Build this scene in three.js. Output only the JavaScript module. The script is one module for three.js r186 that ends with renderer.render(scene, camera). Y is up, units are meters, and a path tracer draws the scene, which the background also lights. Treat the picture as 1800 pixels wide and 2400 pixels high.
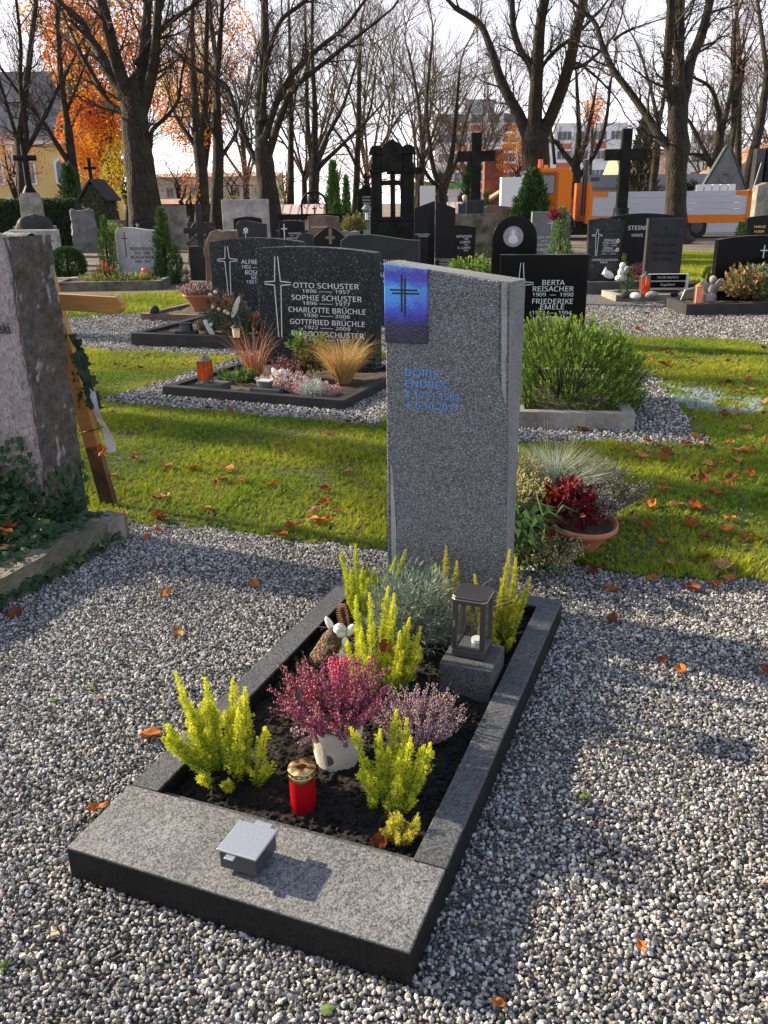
import * as THREE from 'three';
import { FontLoader } from 'three/addons/loaders/FontLoader.js';
import { TextGeometry } from 'three/addons/geometries/TextGeometry.js';
import { RoundedBoxGeometry } from 'three/addons/geometries/RoundedBoxGeometry.js';
import { mergeGeometries } from 'three/addons/utils/BufferGeometryUtils.js';
import { ImprovedNoise } from 'three/addons/math/ImprovedNoise.js';

const scene = new THREE.Scene();
const D2R = Math.PI / 180;
// ---------- camera
const camera = new THREE.PerspectiveCamera(61.93, 0.75, 0.05, 900);
camera.position.set(0, 1.5, 0);
camera.rotation.order = 'YXZ';
camera.rotation.set(-20 * D2R, 0, -0.7 * D2R);
// ---------- sun and sky (low late-autumn sun, far left of the view and a little behind the things in it)
const SUN = new THREE.Vector3(-0.831, 0.407, -0.379).normalize();
const sun = new THREE.DirectionalLight(new THREE.Color(1.0, 0.84, 0.62), 5);
sun.position.copy(SUN).multiplyScalar(60);
sun.target.position.set(0, 0, -6);
sun.position.add(sun.target.position);
sun.castShadow = true;
sun.shadow.radius = 1.6;
sun.shadow.mapSize.set(4096, 4096);
Object.assign(sun.shadow.camera, { left: -30, right: 30, top: 30, bottom: -30, near: 1, far: 150 });
scene.add(sun, sun.target);
{
  const W = 512, H = 256, d = new Float32Array(W * H * 4), v = new THREE.Vector3();
  for (let j = 0; j < H; j++) for (let i = 0; i < W; i++) {
    const el = ((j + 0.5) / H - 0.5) * Math.PI, az = ((i + 0.5) / W - 0.5) * 2 * Math.PI;
    v.set(Math.cos(el) * Math.cos(az), Math.sin(el), Math.cos(el) * Math.sin(az));
    const e = Math.max(0, v.y), hz = Math.exp(-e * 3), c = Math.max(0, v.dot(SUN));
    const glow = 0.5 * Math.pow(c, 6) + 0.15 * c;
    const k = (j * W + i) * 4;
    d[k] = 0.055 + 0.76 * hz + glow * 0.8;
    d[k + 1] = 0.115 + 0.68 * hz + glow * 0.7;
    d[k + 2] = 0.23 + 0.60 * hz + glow * 0.55;
    d[k + 3] = 1;
  }
  const t = new THREE.DataTexture(d, W, H, THREE.RGBAFormat, THREE.FloatType);
  t.mapping = THREE.EquirectangularReflectionMapping; t.magFilter = t.minFilter = THREE.LinearFilter; t.needsUpdate = true;
  scene.background = t; scene.environment = t;
}
const renderer = new THREE.WebGLRenderer({ antialias: true });
renderer.toneMapping = THREE.LinearToneMapping;
renderer.toneMappingExposure = 2.3;
renderer.shadowMap.enabled = true;

// ---------- helpers
function rng(s) { return () => { s |= 0; s = s + 0x6D2B79F5 | 0; let t = Math.imul(s ^ s >>> 15, 1 | s); t = t + Math.imul(t ^ t >>> 7, 61 | t) ^ t; return ((t ^ t >>> 14) >>> 0) / 4294967296; }; }
const perlin = new ImprovedNoise();
const nz = (x, y, z = 0) => perlin.noise(x, y, z);
const fbm = (x, y, z = 0) => nz(x, y, z) + 0.5 * nz(x * 2.1, y * 2.1, z * 2.1 + 7) + 0.25 * nz(x * 4.3, y * 4.3, z * 4.3 + 3);
const clamp = (x, a = 0, b = 1) => Math.min(b, Math.max(a, x));
const smooth = (x) => { x = clamp(x); return x * x * (3 - 2 * x); };
const lerp = (a, b, t) => a + (b - a) * t;
const used = {};
function numbered(n) { const k = used[n] = (used[n] ?? -1) + 1; return k ? n + '_' + String(k).padStart(3, '0') : n; }
function tag(o, label, category, group) { o.userData.label = label; o.userData.category = category; if (group) o.userData.group = group; return o; }
function thing(name, label, category, [x, y, z] = [0, 0, 0], turn = 0, group) {
  const o = new THREE.Group(); o.name = numbered(name); scene.add(o); o.position.set(x, y, z); o.rotation.y = turn; return tag(o, label, category, group);
}
function part(name, g, m, parent, kind) {
  const o = new THREE.Mesh(g, m); o.name = name; o.castShadow = o.receiveShadow = true; parent.add(o); if (kind) o.userData.kind = kind; return o;
}
function one(name, label, category, g, m, pos, turn = 0, group) {
  const o = part(numbered(name), g, m, scene); o.position.set(...pos); o.rotation.y = turn; return tag(o, label, category, group);
}
function struct(name, g, m) { const o = part(numbered(name), g, m, scene); o.userData.kind = 'structure'; return o; }
function boxUV(g) {   // uv in metres, by the face's main direction
  if (g.index) g = g.toNonIndexed();
  const p = g.attributes.position, uv = new Float32Array(p.count * 2), a = new THREE.Vector3(), b = new THREE.Vector3(), c = new THREE.Vector3();
  for (let i = 0; i < p.count; i += 3) {
    a.fromBufferAttribute(p, i); b.fromBufferAttribute(p, i + 1).sub(a); c.fromBufferAttribute(p, i + 2).sub(a); b.cross(c);
    const x = Math.abs(b.x), y = Math.abs(b.y), z = Math.abs(b.z);
    for (let k = 0; k < 3; k++) {
      const X = p.getX(i + k), Y = p.getY(i + k), Z = p.getZ(i + k);
      uv.set(x >= y && x >= z ? [Z + 0.37, Y + 0.11] : y >= z ? [X, Z + 0.23] : [X + 0.17, Y], (i + k) * 2);
    }
  }
  g.setAttribute('uv', new THREE.BufferAttribute(uv, 2)); return g;
}
const box = (w, h, d, x = 0, y = 0, z = 0, r = 0) => { const g = r ? new RoundedBoxGeometry(w, h, d, 2, r) : new THREE.BoxGeometry(w, h, d); g.translate(x, y, z); return boxUV(g); };
const strip = (g) => { g = g.index ? g.toNonIndexed() : g; for (const k of Object.keys(g.attributes)) if (!['position', 'normal', 'uv'].includes(k)) g.deleteAttribute(k); return g; };
const merge = (l) => mergeGeometries(l.map(strip));
function roughen(g, amp, freq, seed = 0) {   // push vertices about with noise of their position
  const p = g.attributes.position, n = g.attributes.normal;
  for (let i = 0; i < p.count; i++) {
    const x = p.getX(i), y = p.getY(i), z = p.getZ(i), f = amp * fbm(x * freq + seed, y * freq, z * freq + seed * 1.7);
    const f2 = amp * fbm(x * freq + seed + 40, y * freq, z * freq), f3 = amp * fbm(x * freq, y * freq + seed + 80, z * freq);
    p.setXYZ(i, x + f, y + f2, z + f3);
  }
  g.computeVertexNormals(); return g;
}
// triangles with their own colours, collected into one geometry
class TB {
  constructor() { this.p = []; this.c = []; }
  tri(a, b, c, k) { this.p.push(...a, ...b, ...c); for (let i = 0; i < 3; i++) this.c.push(k[0], k[1], k[2]); }
  quad(a, b, c, d, k) { this.tri(a, b, c, k); this.tri(a, c, d, k); }
  needle(b, d, s, l, w, k) {   // slim diamond from b along d, wide along s
    const m = [b[0] + d[0] * l * 0.45, b[1] + d[1] * l * 0.45, b[2] + d[2] * l * 0.45];
    this.quad(b, [m[0] + s[0] * w, m[1] + s[1] * w, m[2] + s[2] * w], [b[0] + d[0] * l, b[1] + d[1] * l, b[2] + d[2] * l], [m[0] - s[0] * w, m[1] - s[1] * w, m[2] - s[2] * w], k);
  }
  blob(c, r, k, e = 1) {   // octahedron
    const [x, y, z] = c, T = [x, y + r * e, z], B = [x, y - r * e, z], q = [[x + r, y, z], [x, y, z + r], [x - r, y, z], [x, y, z - r]];
    for (let i = 0; i < 4; i++) { this.tri(T, q[(i + 1) % 4], q[i], k); this.tri(B, q[i], q[(i + 1) % 4], k); }
  }
  get n() { return this.p.length / 9; }
  build() {
    const g = new THREE.BufferGeometry();
    g.setAttribute('position', new THREE.BufferAttribute(new Float32Array(this.p), 3));
    g.setAttribute('color', new THREE.BufferAttribute(new Float32Array(this.c), 3));
    g.setAttribute('uv', new THREE.BufferAttribute(new Float32Array(this.p.length / 3 * 2), 2));
    g.computeVertexNormals(); return g;
  }
}
const V = {
  add: (a, b, s = 1) => [a[0] + b[0] * s, a[1] + b[1] * s, a[2] + b[2] * s],
  sub: (a, b) => [a[0] - b[0], a[1] - b[1], a[2] - b[2]],
  norm: (a) => { const l = Math.hypot(...a) || 1; return [a[0] / l, a[1] / l, a[2] / l]; },
  cross: (a, b) => [a[1] * b[2] - a[2] * b[1], a[2] * b[0] - a[0] * b[2], a[0] * b[1] - a[1] * b[0]],
  mix: (a, b, t) => [lerp(a[0], b[0], t), lerp(a[1], b[1], t), lerp(a[2], b[2], t)],
};
const jit = (R, k, a) => { const f = 1 + a * (R() - 0.5) * 2; return [k[0] * f, k[1] * f, k[2] * f]; };
const perp = (R, d) => { let s; do { s = V.cross(d, V.norm([R() - 0.5, R() - 0.5, R() - 0.5])); } while (Math.hypot(...s) < 0.1); return V.norm(s); };
// tubes collected into one indexed geometry
class Tubes {
  constructor() { this.p = []; this.u = []; this.i = []; }
  add(pts, ns, lump = 0) {   // pts: [x,y,z,r]
    const n = pts.length, base = this.p.length / 3; let len = 0;
    for (let k = 0; k < n; k++) {
      const a = pts[Math.max(0, k - 1)], b = pts[Math.min(n - 1, k + 1)], t = V.norm(V.sub(b, a));
      const s = V.norm(V.cross(t, Math.abs(t[2]) < 0.9 ? [0, 0, 1] : [1, 0, 0])), w = V.cross(s, t), q = pts[k];
      if (k) len += Math.hypot(q[0] - pts[k - 1][0], q[1] - pts[k - 1][1], q[2] - pts[k - 1][2]);
      for (let j = 0; j <= ns; j++) {
        const an = j / ns * Math.PI * 2, ca = Math.cos(an), sa = Math.sin(an);
        const r = q[3] * (lump ? 1 + lump * nz(ca * 1.3 + 5, q[1] * 1.4, sa * 1.3 + q[0]) : 1);
        this.p.push(q[0] + (s[0] * ca + w[0] * sa) * r, q[1] + (s[1] * ca + w[1] * sa) * r, q[2] + (s[2] * ca + w[2] * sa) * r);
        this.u.push(j / ns * Math.max(1, Math.round(q[3] * 6.3)), len);
      }
    }
    for (let k = 0; k < n - 1; k++) for (let j = 0; j < ns; j++) {
      const a = base + k * (ns + 1) + j, b = a + ns + 1; this.i.push(a, b, a + 1, b, b + 1, a + 1);
    }
  }
  build() {
    const g = new THREE.BufferGeometry();
    g.setAttribute('position', new THREE.BufferAttribute(new Float32Array(this.p), 3));
    g.setAttribute('uv', new THREE.BufferAttribute(new Float32Array(this.u), 2));
    g.setIndex(this.i); g.computeVertexNormals(); return g;
  }
}
function tube(pts, r, seg = 16, ns = 6) { return new THREE.TubeGeometry(new THREE.CatmullRomCurve3(pts.map((p) => new THREE.Vector3(...p))), seg, r, ns); }
const lathe = (pts, seg = 32) => new THREE.LatheGeometry(pts.map((p) => new THREE.Vector2(p[0], p[1])), seg);
function extr(pts, depth, bev = 0, cs = 12) {   // outline (array of points or a Shape) pulled along z, its back at z = 0
  const s = pts.isShape || pts instanceof THREE.Shape ? pts : new THREE.Shape(pts.map((p) => new THREE.Vector2(p[0], p[1])));
  const g = new THREE.ExtrudeGeometry(s, { depth: depth - 2 * bev, bevelEnabled: bev > 0, bevelSize: bev, bevelThickness: bev, bevelOffset: -bev, bevelSegments: 1, curveSegments: cs });
  g.translate(0, 0, bev); return boxUV(g);
}
const fSans = await new FontLoader().loadAsync('fonts/droid/droid_sans_regular.typeface.json');
const fBold = await new FontLoader().loadAsync('fonts/droid/droid_sans_bold.typeface.json');
const fSerif = await new FontLoader().loadAsync('fonts/droid/droid_serif_regular.typeface.json');
function text(str, size, depth = 0.002, align = 0.5, font = fSans, sx = 1) {   // align: 0 left, 0.5 centre
  const g = new TextGeometry(str, { font, size, depth, curveSegments: size > 0.03 ? 4 : 2, bevelEnabled: false });
  g.scale(sx, 1, 1); g.computeBoundingBox(); g.translate(-align * (g.boundingBox.max.x + g.boundingBox.min.x), 0, 0); return g;
}
// ---------- computed textures
const enc = (v) => Math.round(255 * clamp(v <= 0.0031308 ? v * 12.92 : 1.055 * Math.pow(v, 1 / 2.4) - 0.055));
function tex(n, size, fn, srgb = true) {   // fn(x, y in pixels) -> linear value or rgb; size: metres per tile
  const d = new Uint8Array(n * n * 4);
  for (let y = 0; y < n; y++) for (let x = 0; x < n; x++) {
    const v = fn(x, y), k = (y * n + x) * 4;
    for (let c = 0; c < 3; c++) { const q = v.length ? v[c] : v; d[k + c] = srgb ? enc(q) : Math.round(255 * clamp(q)); }
    d[k + 3] = 255;
  }
  const t = new THREE.DataTexture(d, n, n); t.wrapS = t.wrapT = THREE.RepeatWrapping; t.magFilter = t.minFilter = THREE.LinearFilter;
  t.repeat.set(1 / size, 1 / size); if (srgb) t.colorSpace = THREE.SRGBColorSpace; t.needsUpdate = true; return t;
}
function lattice(seed, nx, ny) { const R = rng(seed), a = new Float32Array(nx * ny).map(() => R()); return (x, y) => { const xi = Math.floor(x), yi = Math.floor(y), fx = x - xi, fy = y - yi, u = fx * fx * (3 - 2 * fx), v = fy * fy * (3 - 2 * fy), g = (i, j) => a[((yi + j) % ny + ny) % ny * nx + ((xi + i) % nx + nx) % nx]; return lerp(lerp(g(0, 0), g(1, 0), u), lerp(g(0, 1), g(1, 1), u), v); }; }
function tnoise(seed, N) { const ls = {}; return (x, y, cx, cy = cx) => { const l = ls[cx + '_' + cy] ??= lattice(seed + cx * 7 + cy, cx, cy); return l(x / N * cx, y / N * cy); }; }   // tileable value noise
const NT = 512;
const tn = tnoise(11, NT), tn2 = tnoise(77, NT);
function grains(seed, lo, hi, pBright, bright, cells = 230, fleck = 200, tint) {   // crystalline stone: patches of mineral grains
  const R = rng(seed), w = new Float32Array(NT * NT).map(() => R());
  return tex(NT, 0.6, (x, y) => {
    const a = tn(x + seed, y, cells), b = tn2(x, y + seed, cells * 0.5 | 0), c = tn(x, y, 6), f = w[y * NT + x];
    let v = lerp(lo, hi, clamp((0.5 * a + 0.32 * b + 0.3 * f - 0.56) * 1.5 + 0.5)) * (0.72 + 0.36 * c + 0.2 * tn2(x, y, 3));
    if (tn2(x + 31, y + 9, fleck) > 1 - pBright) v = bright * (0.7 + 0.6 * f);
    return tint ? [v * tint[0], v * tint[1], v * tint[2]] : v;
  });
}
const grainBump = tex(NT, 0.6, (x, y) => 0.5 * tn(x, y, 220) + 0.3 * tn2(x, y, 120) + 0.2 * tn(x, y, 30), false);
const blotch = (seed, a, b, cells = [5, 11, 40, 130], wts = [0.4, 0.25, 0.2, 0.15], size = 1) => tex(NT, size, (x, y) => { let v = 0; cells.forEach((c, i) => v += wts[i] * tn(x + seed * 13, y + seed * 29, c)); v = clamp((v - 0.5) * 1.9 + 0.5); return V.mix(a, b, v); });
const std = (o) => new THREE.MeshStandardMaterial({ roughness: 0.8, ...o });
const phys = (o) => new THREE.MeshPhysicalMaterial({ roughness: 0.8, ...o });
const col = (r, g, b) => new THREE.Color().setRGB(r, g, b);
const leafMat = (o = {}) => phys({ vertexColors: true, roughness: 0.85, transmission: 0.3, thickness: 0, side: THREE.DoubleSide, specularIntensity: 0.3, ...o });
const plain = std({ vertexColors: true, roughness: 0.9, side: THREE.DoubleSide });
const M = {
  kerbSide: phys({ map: grains(16, 0.004, 0.022, 0.03, 0.05), roughness: 0.5, specularIntensity: 0.35 }),
  kerb: std({ map: grains(1, 0.012, 0.12, 0.05, 0.19, 200, 200, [0.94, 1, 1.08]), bumpMap: grainBump, bumpScale: 0.0012, roughness: 0.62 }),
  slabTop: std({ map: grains(2, 0.02, 0.27, 0.07, 0.34, 210), bumpMap: grainBump, bumpScale: 0.0012, roughness: 0.7 }),
  pearl: phys({ map: grains(3, 0.004, 0.045, 0.14, 0.2, 90, 64, [0.86, 1, 1.15]), roughness: 0.25, specularIntensity: 0.4 }),
  black: phys({ color: col(0.006, 0.006, 0.007), roughness: 0.2, specularIntensity: 0.3 }),
  blackMatt: phys({ map: grains(4, 0.006, 0.018, 0.02, 0.05), roughness: 0.45, specularIntensity: 0.35 }),
  charcoal: phys({ map: grains(5, 0.018, 0.055, 0.03, 0.1), roughness: 0.65, specularIntensity: 0.4 }),
  midGrey: std({ map: grains(6, 0.09, 0.24, 0.05, 0.34), bumpMap: grainBump, bumpScale: 0.002, roughness: 0.85 }),
  paleGranite: std({ map: grains(7, 0.16, 0.62, 0.06, 0.06, 150), roughness: 0.75 }),
  brownStone: std({ map: blotch(8, [0.10, 0.065, 0.05], [0.24, 0.16, 0.12]), bumpMap: grainBump, bumpScale: 0.006, roughness: 0.9 }),
  sandstone: std({ map: blotch(9, [0.25, 0.24, 0.22], [0.5, 0.48, 0.44]), bumpMap: grainBump, bumpScale: 0.004, roughness: 0.95 }),
  concrete: std({ map: blotch(10, [0.16, 0.15, 0.12], [0.36, 0.34, 0.30]), bumpMap: grainBump, bumpScale: 0.004, roughness: 0.95 }),
  mossy: std({ map: blotch(12, [0.05, 0.055, 0.03], [0.22, 0.2, 0.15]), bumpMap: grainBump, bumpScale: 0.005, roughness: 0.95 }),
  ironBlack: phys({ map: blotch(13, [0.004, 0.0045, 0.004], [0.018, 0.019, 0.015]), roughness: 0.6, specularIntensity: 0.3 }),
  silver: std({ color: col(0.6, 0.62, 0.65), roughness: 0.45 }),
  letter: std({ color: col(0.72, 0.73, 0.74), roughness: 0.6 }),
  letterDark: std({ color: col(0.035, 0.022, 0.018), roughness: 0.7 }),
  white: std({ color: col(0.78, 0.77, 0.75), roughness: 0.7 }),
  terracotta: std({ map: blotch(14, [0.38, 0.13, 0.065], [0.5, 0.2, 0.11]), roughness: 0.8 }),
  gold: std({ color: col(0.75, 0.52, 0.2), metalness: 1, roughness: 0.28 }),
  darkMetal: std({ color: col(0.06, 0.06, 0.065), metalness: 0.7, roughness: 0.4 }),
  glass: phys({ color: col(0.96, 0.98, 0.97), transmission: 1, thickness: 0, roughness: 0.03 }),
  candleRed: phys({ color: col(0.36, 0.003, 0.006), roughness: 0.38, specularIntensity: 0.5 }),
  bark: std({ map: tex(NT, 1, (x, y) => { const r = tn(x, y, 60, 14) * 0.5 + tn2(x, y, 24, 8) * 0.3 + tn(x, y, 140, 60) * 0.2; const m = clamp((tn2(x, y, 5) - 0.62) * 4); return V.mix(V.mix([0.009, 0.0065, 0.0045], [0.055, 0.04, 0.028], clamp((r - 0.25) * 1.7)), [0.05, 0.05, 0.018], m * 0.35); }), bumpMap: tex(NT, 1, (x, y) => tn(x, y, 60, 14) * 0.6 + tn2(x, y, 24, 8) * 0.4, false), bumpScale: 0.05, roughness: 0.95 }),
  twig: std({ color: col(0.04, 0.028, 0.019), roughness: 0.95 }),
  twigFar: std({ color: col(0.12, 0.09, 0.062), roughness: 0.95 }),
  wood: std({ map: tex(NT, 0.5, (x, y) => V.mix([0.36, 0.17, 0.04], [0.50, 0.26, 0.07], clamp(0.6 * tn(x, y, 8, 90) + 0.4 * tn2(x, y, 5, 30)))), roughness: 0.55 }),
  woodDark: std({ map: blotch(15, [0.055, 0.022, 0.01], [0.17, 0.08, 0.035]), roughness: 0.8 }),
};
// ---------- the ground: earth, gravel, lawns, aprons, each sheet a few millimetres above the one below
const TH = 21.4 * D2R, A0 = [-0.7485, -1.5991];   // the main grave: its front left corner and its turn
const GL = (x, z) => [A0[0] + x * Math.cos(TH) - z * Math.sin(TH), A0[1] + x * Math.sin(TH) + z * Math.cos(TH)];   // grave coordinates to world
const toG = (X, Z) => { const dx = X - A0[0], dz = Z - A0[1]; return [dx * Math.cos(TH) + dz * Math.sin(TH), -dx * Math.sin(TH) + dz * Math.cos(TH)]; };
const inPoly = (p, x, z) => { let c = false; for (let i = 0, j = p.length - 1; i < p.length; j = i++) if ((p[i][1] > z) !== (p[j][1] > z) && x < (p[j][0] - p[i][0]) * (z - p[i][1]) / (p[j][1] - p[i][1]) + p[i][0]) c = !c; return c; };
function sheet(poly, y, ragged = 0.06) {   // flat sheet with a ragged outline
  const pts = [];
  poly.forEach((a, i) => { const b = poly[(i + 1) % poly.length], n = Math.max(1, Math.ceil(Math.hypot(b[0] - a[0], b[1] - a[1]) / 0.12)); for (let k = 0; k < n; k++) { const x = lerp(a[0], b[0], k / n), z = lerp(a[1], b[1], k / n); pts.push(new THREE.Vector2(x + ragged * fbm(x * 3, z * 3, 1), -(z + ragged * fbm(x * 3, z * 3, 9)))); } });
  const g = new THREE.ShapeGeometry(new THREE.Shape(pts)); g.rotateX(-Math.PI / 2); g.translate(0, y, 0);
  const p = g.attributes.position, uv = g.attributes.uv; for (let i = 0; i < p.count; i++) uv.setXY(i, p.getX(i), p.getZ(i)); return g;
}
const rect = (cx, cz, turn, x0, x1, z0, z1) => [[x0, z0], [x1, z0], [x1, z1], [x0, z1]].map(([x, z]) => [cx + x * Math.cos(turn) - z * Math.sin(turn), cz + x * Math.sin(turn) + z * Math.cos(turn)]);
const gravelTex = (() => {   // packed pebbles seen from afar
  const R = rng(5), n = 512, cell = 64, pts = []; for (let i = 0; i < cell * cell; i++) pts.push([R(), R(), R(), R()]);
  const f = (x, y) => { const gx = x / n * cell, gy = y / n * cell, ix = Math.floor(gx), iy = Math.floor(gy); let d1 = 9, d2 = 9, id = 0; for (let j = -1; j < 2; j++) for (let i = -1; i < 2; i++) { const c = ((iy + j + cell) % cell) * cell + (ix + i + cell) % cell, p = pts[c], d = Math.hypot(ix + i + p[0] - gx, iy + j + p[1] - gy); if (d < d1) { d2 = d1; d1 = d; id = c; } else if (d < d2) d2 = d; } return [d2 - d1, pts[id]]; };
  const c = tex(n, 0.9, (x, y) => { const [e, p] = f(x, y), v = 0.07 + 0.33 * p[2] * p[2]; return e < 0.1 ? [0.025, 0.024, 0.022] : [v * (1 + 0.12 * p[3]), v, v * (1.06 - 0.22 * p[3])]; });
  const b = tex(n, 0.9, (x, y) => clamp(f(x, y)[0] * 2), false);
  return { c, b };
})();
const gravelMat = std({ map: gravelTex.c, bumpMap: gravelTex.b, bumpScale: 0.008, roughness: 0.95 });
const earthMat = std({ map: blotch(21, [0.085, 0.065, 0.045], [0.24, 0.19, 0.14], [3, 9, 40, 160], [0.3, 0.2, 0.2, 0.3], 3.1), bumpMap: grainBump, bumpScale: 0.01, roughness: 1 });
const lawnMat = std({ map: blotch(22, [0.05, 0.065, 0.016], [0.13, 0.13, 0.035], [4, 14, 60, 170], [0.25, 0.2, 0.25, 0.3], 1.3), bumpMap: grainBump, bumpScale: 0.02, roughness: 1 });
{
  const g = new THREE.PlaneGeometry(900, 900); g.rotateX(-Math.PI / 2); g.translate(0, 0, -200);
  const p = g.attributes.position, uv = g.attributes.uv; for (let i = 0; i < p.count; i++) uv.setXY(i, p.getX(i), p.getZ(i));
  struct('ground', g, earthMat);
  struct('gravel_path', sheet([[-14, 6], [14, 6], [14, -12.8], [5, -14.6], [-3, -14.2], [-8, -17], [-14, -17]], 0.004, 0.25), gravelMat);
}
const lawns = [
  [[-7, -6.2], [-2.6, -4.45], [-1.29, -4.01], [-0.61, -3.76], [-0.04, -3.61], [0.6, -3.42], [1.56, -3.16], [4.2, -2.2], [6.5, -6.5], [4.6, -8.6], [3.9, -9.6], [2.75, -9.9], [1.0, -9.1], [-0.9, -8.7], [-1.7, -9.0], [-2.9, -9.5], [-3.5, -9.6], [-7.5, -9.8]],
  [[-6.6, -15.2], [-5.2, -14.9], [-3.4, -15.7], [-2.2, -15.3], [-2.1, -12.6], [-3.2, -12.9], [-4.5, -12.2], [-7, -12.6]],
  [[5.4, -15.2], [6.3, -14.9], [9.5, -15.4], [12, -22], [8, -27], [5.9, -22]],
];
lawns.forEach((p, i) => struct('lawn', sheet(p, 0.008, 0.12), lawnMat));
const SCH = [-1.82, -6.98], T2 = 22.5 * D2R;   // the double grave in the middle: front left corner
const aprons = [rect(SCH[0], SCH[1], T2, -0.36, 2.05, -2.1, 0.34), rect(0.9, -5.76, 8 * D2R, -0.5, 1.25, -2.2, 0.34), rect(-2.81, -9.66, 17 * D2R, -0.5, 2.6, -3, 0.35)];
aprons.forEach((p) => struct('gravel_apron', sheet(p, 0.012, 0.1), gravelMat));
const graveHoles = [rect(A0[0], A0[1], TH, 0, 0.848, -1.7, 0), rect(A0[0], A0[1], TH, -2.4, -1.235, -1.87, 0.4)];
const solids = [rect(SCH[0], SCH[1], T2, 0, 1.65, -1.5, 0), rect(0.9, -5.76, 8 * D2R, 0, 0.82, -1.7, 0), rect(-2.81, -9.66, 17 * D2R, 0, 2.3, -2.2, 0)];
const inLawn = (x, z, m = 0.09) => { const X = x + m * fbm(x * 3, z * 3, 1), Z = z + m * fbm(x * 3, z * 3, 9); if (aprons.some((p) => inPoly(p, X, Z)) || solids.some((p) => inPoly(p, x, z)) || graveHoles.some((p) => inPoly(p, x, z))) return false; return lawns.some((p) => inPoly(p, X, Z)); };
function scatter(name, geos, mat, list, label, category) {   // list: [x,y,z,rx,ry,rz,sx,sy,sz,r,g,b]
  const o = new THREE.Group(); o.name = name; scene.add(o); tag(o, label, category); o.userData.kind = 'stuff';
  const m = new THREE.Matrix4(), q = new THREE.Quaternion(), e = new THREE.Euler(), c = new THREE.Color();
  geos.forEach((g, k) => {
    const l = list.filter((_, i) => i % geos.length === k), im = new THREE.InstancedMesh(g, mat, l.length);
    l.forEach((a, i) => { q.setFromEuler(e.set(a[3], a[4], a[5])); m.compose(new THREE.Vector3(a[0], a[1], a[2]), q, new THREE.Vector3(a[6], a[7], a[8])); im.setMatrixAt(i, m); im.setColorAt(i, c.setRGB(a[9], a[10], a[11])); });
    im.name = name + '_piece'; im.userData.kind = 'stuff'; im.castShadow = im.receiveShadow = true; o.add(im);
  });
  return o;
}
const view = (x, z, pad) => Math.abs(x) < 0.47 * Math.hypot(z, 1.2) + pad;   // near enough to the view to matter, from a step aside too
{
  const R = rng(31), geos = [];
  for (let k = 0; k < 8; k++) {   // crushed stones: faceted lumps
    const g = new THREE.IcosahedronGeometry(0.5, k % 2), p = g.attributes.position, ax = [0.75 + R() * 0.5, 0.5 + R() * 0.35, 0.7 + R() * 0.4];
    for (let i = 0; i < p.count; i++) { const x = p.getX(i), y = p.getY(i), z = p.getZ(i), f = 1 + 0.42 * nz(x * 2.4 + k * 9, y * 2.4, z * 2.4) + 0.22 * nz(x * 5 + k, y * 5, z * 5 + 3); p.setXYZ(i, x * f * ax[0], y * f * ax[1], z * f * ax[2]); }
    g.computeVertexNormals(); geos.push(g);
  }
  const stone = (x, z, s, y, l) => {
    const t = R(); let v = (0.05 + 0.46 * Math.pow(R(), 1.35)) * (1 + 0.18 * fbm(x * 1.3, z * 1.3, 6)), w = R() < 0.45 ? 0.05 + 0.16 * R() : 0.04 * R(); if (R() < 0.06) v = 0.58;
    const red = R() < 0.012 ? 0.2 : 0;
    l.push([x, y, z, R() * 6.3, R() * 6.3, R() * 6.3, s * (0.8 + 0.5 * R()), s * (0.7 + 0.5 * R()), s * (0.8 + 0.5 * R()), v * (1 + w + red), v * (1 + 0.3 * w - red * 0.6), v * (1.03 - w - red)]);
  };
  const near = [], sp = 0.0086;
  for (let z = -0.75; z > -4.35; z -= sp) for (let x = -2.9; x < 2.9; x += sp) {
    const X = x + (R() - 0.5) * sp * 1.3, Z = z + (R() - 0.5) * sp * 1.3; if (!view(X, Z, 0.32)) continue;
    const g = toG(X, Z); if ((g[0] > 0.004 && g[0] < 0.844 && g[1] < -0.004 && g[1] > -1.696) || (g[0] < -1.237 && g[1] > -1.86)) continue;
    if (inLawn(X, Z) && R() > 0.04) continue;
    const s = 0.0062 + 0.0078 * Math.pow(R(), 1.5) + 0.0022 * nz(X * 1.7, Z * 1.7, 8);
    stone(X, Z, s, 0.004 + s * 0.2 + 0.006 * R() + 0.006 * nz(X * 2.3, Z * 2.3, 4), near);
  }
  scatter('gravel', geos, std({ roughness: 0.88, flatShading: true }), near, 'pale grey crushed gravel around the front grave', 'gravel');
  const far = [];
  for (let z = -4.6; z > -13; z -= 0.021) for (let x = -5.5; x < 6.5; x += 0.021) {
    const X = x + (R() - 0.5) * 0.03, Z = z + (R() - 0.5) * 0.03; if (!view(X, Z, 0.2) || inLawn(X, Z) || solids.some((p) => inPoly(p, X, Z))) continue;
    if (Z < -8 && R() < 0.55) continue;
    stone(X, Z, 0.012 + 0.012 * R(), 0.014 + 0.004 * R(), far);
  }
  scatter('gravel_farther_off', geos.slice(0, 3), std({ roughness: 0.9, flatShading: true }), far, 'grey gravel laid round the graves behind the lawn', 'gravel');
}
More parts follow.
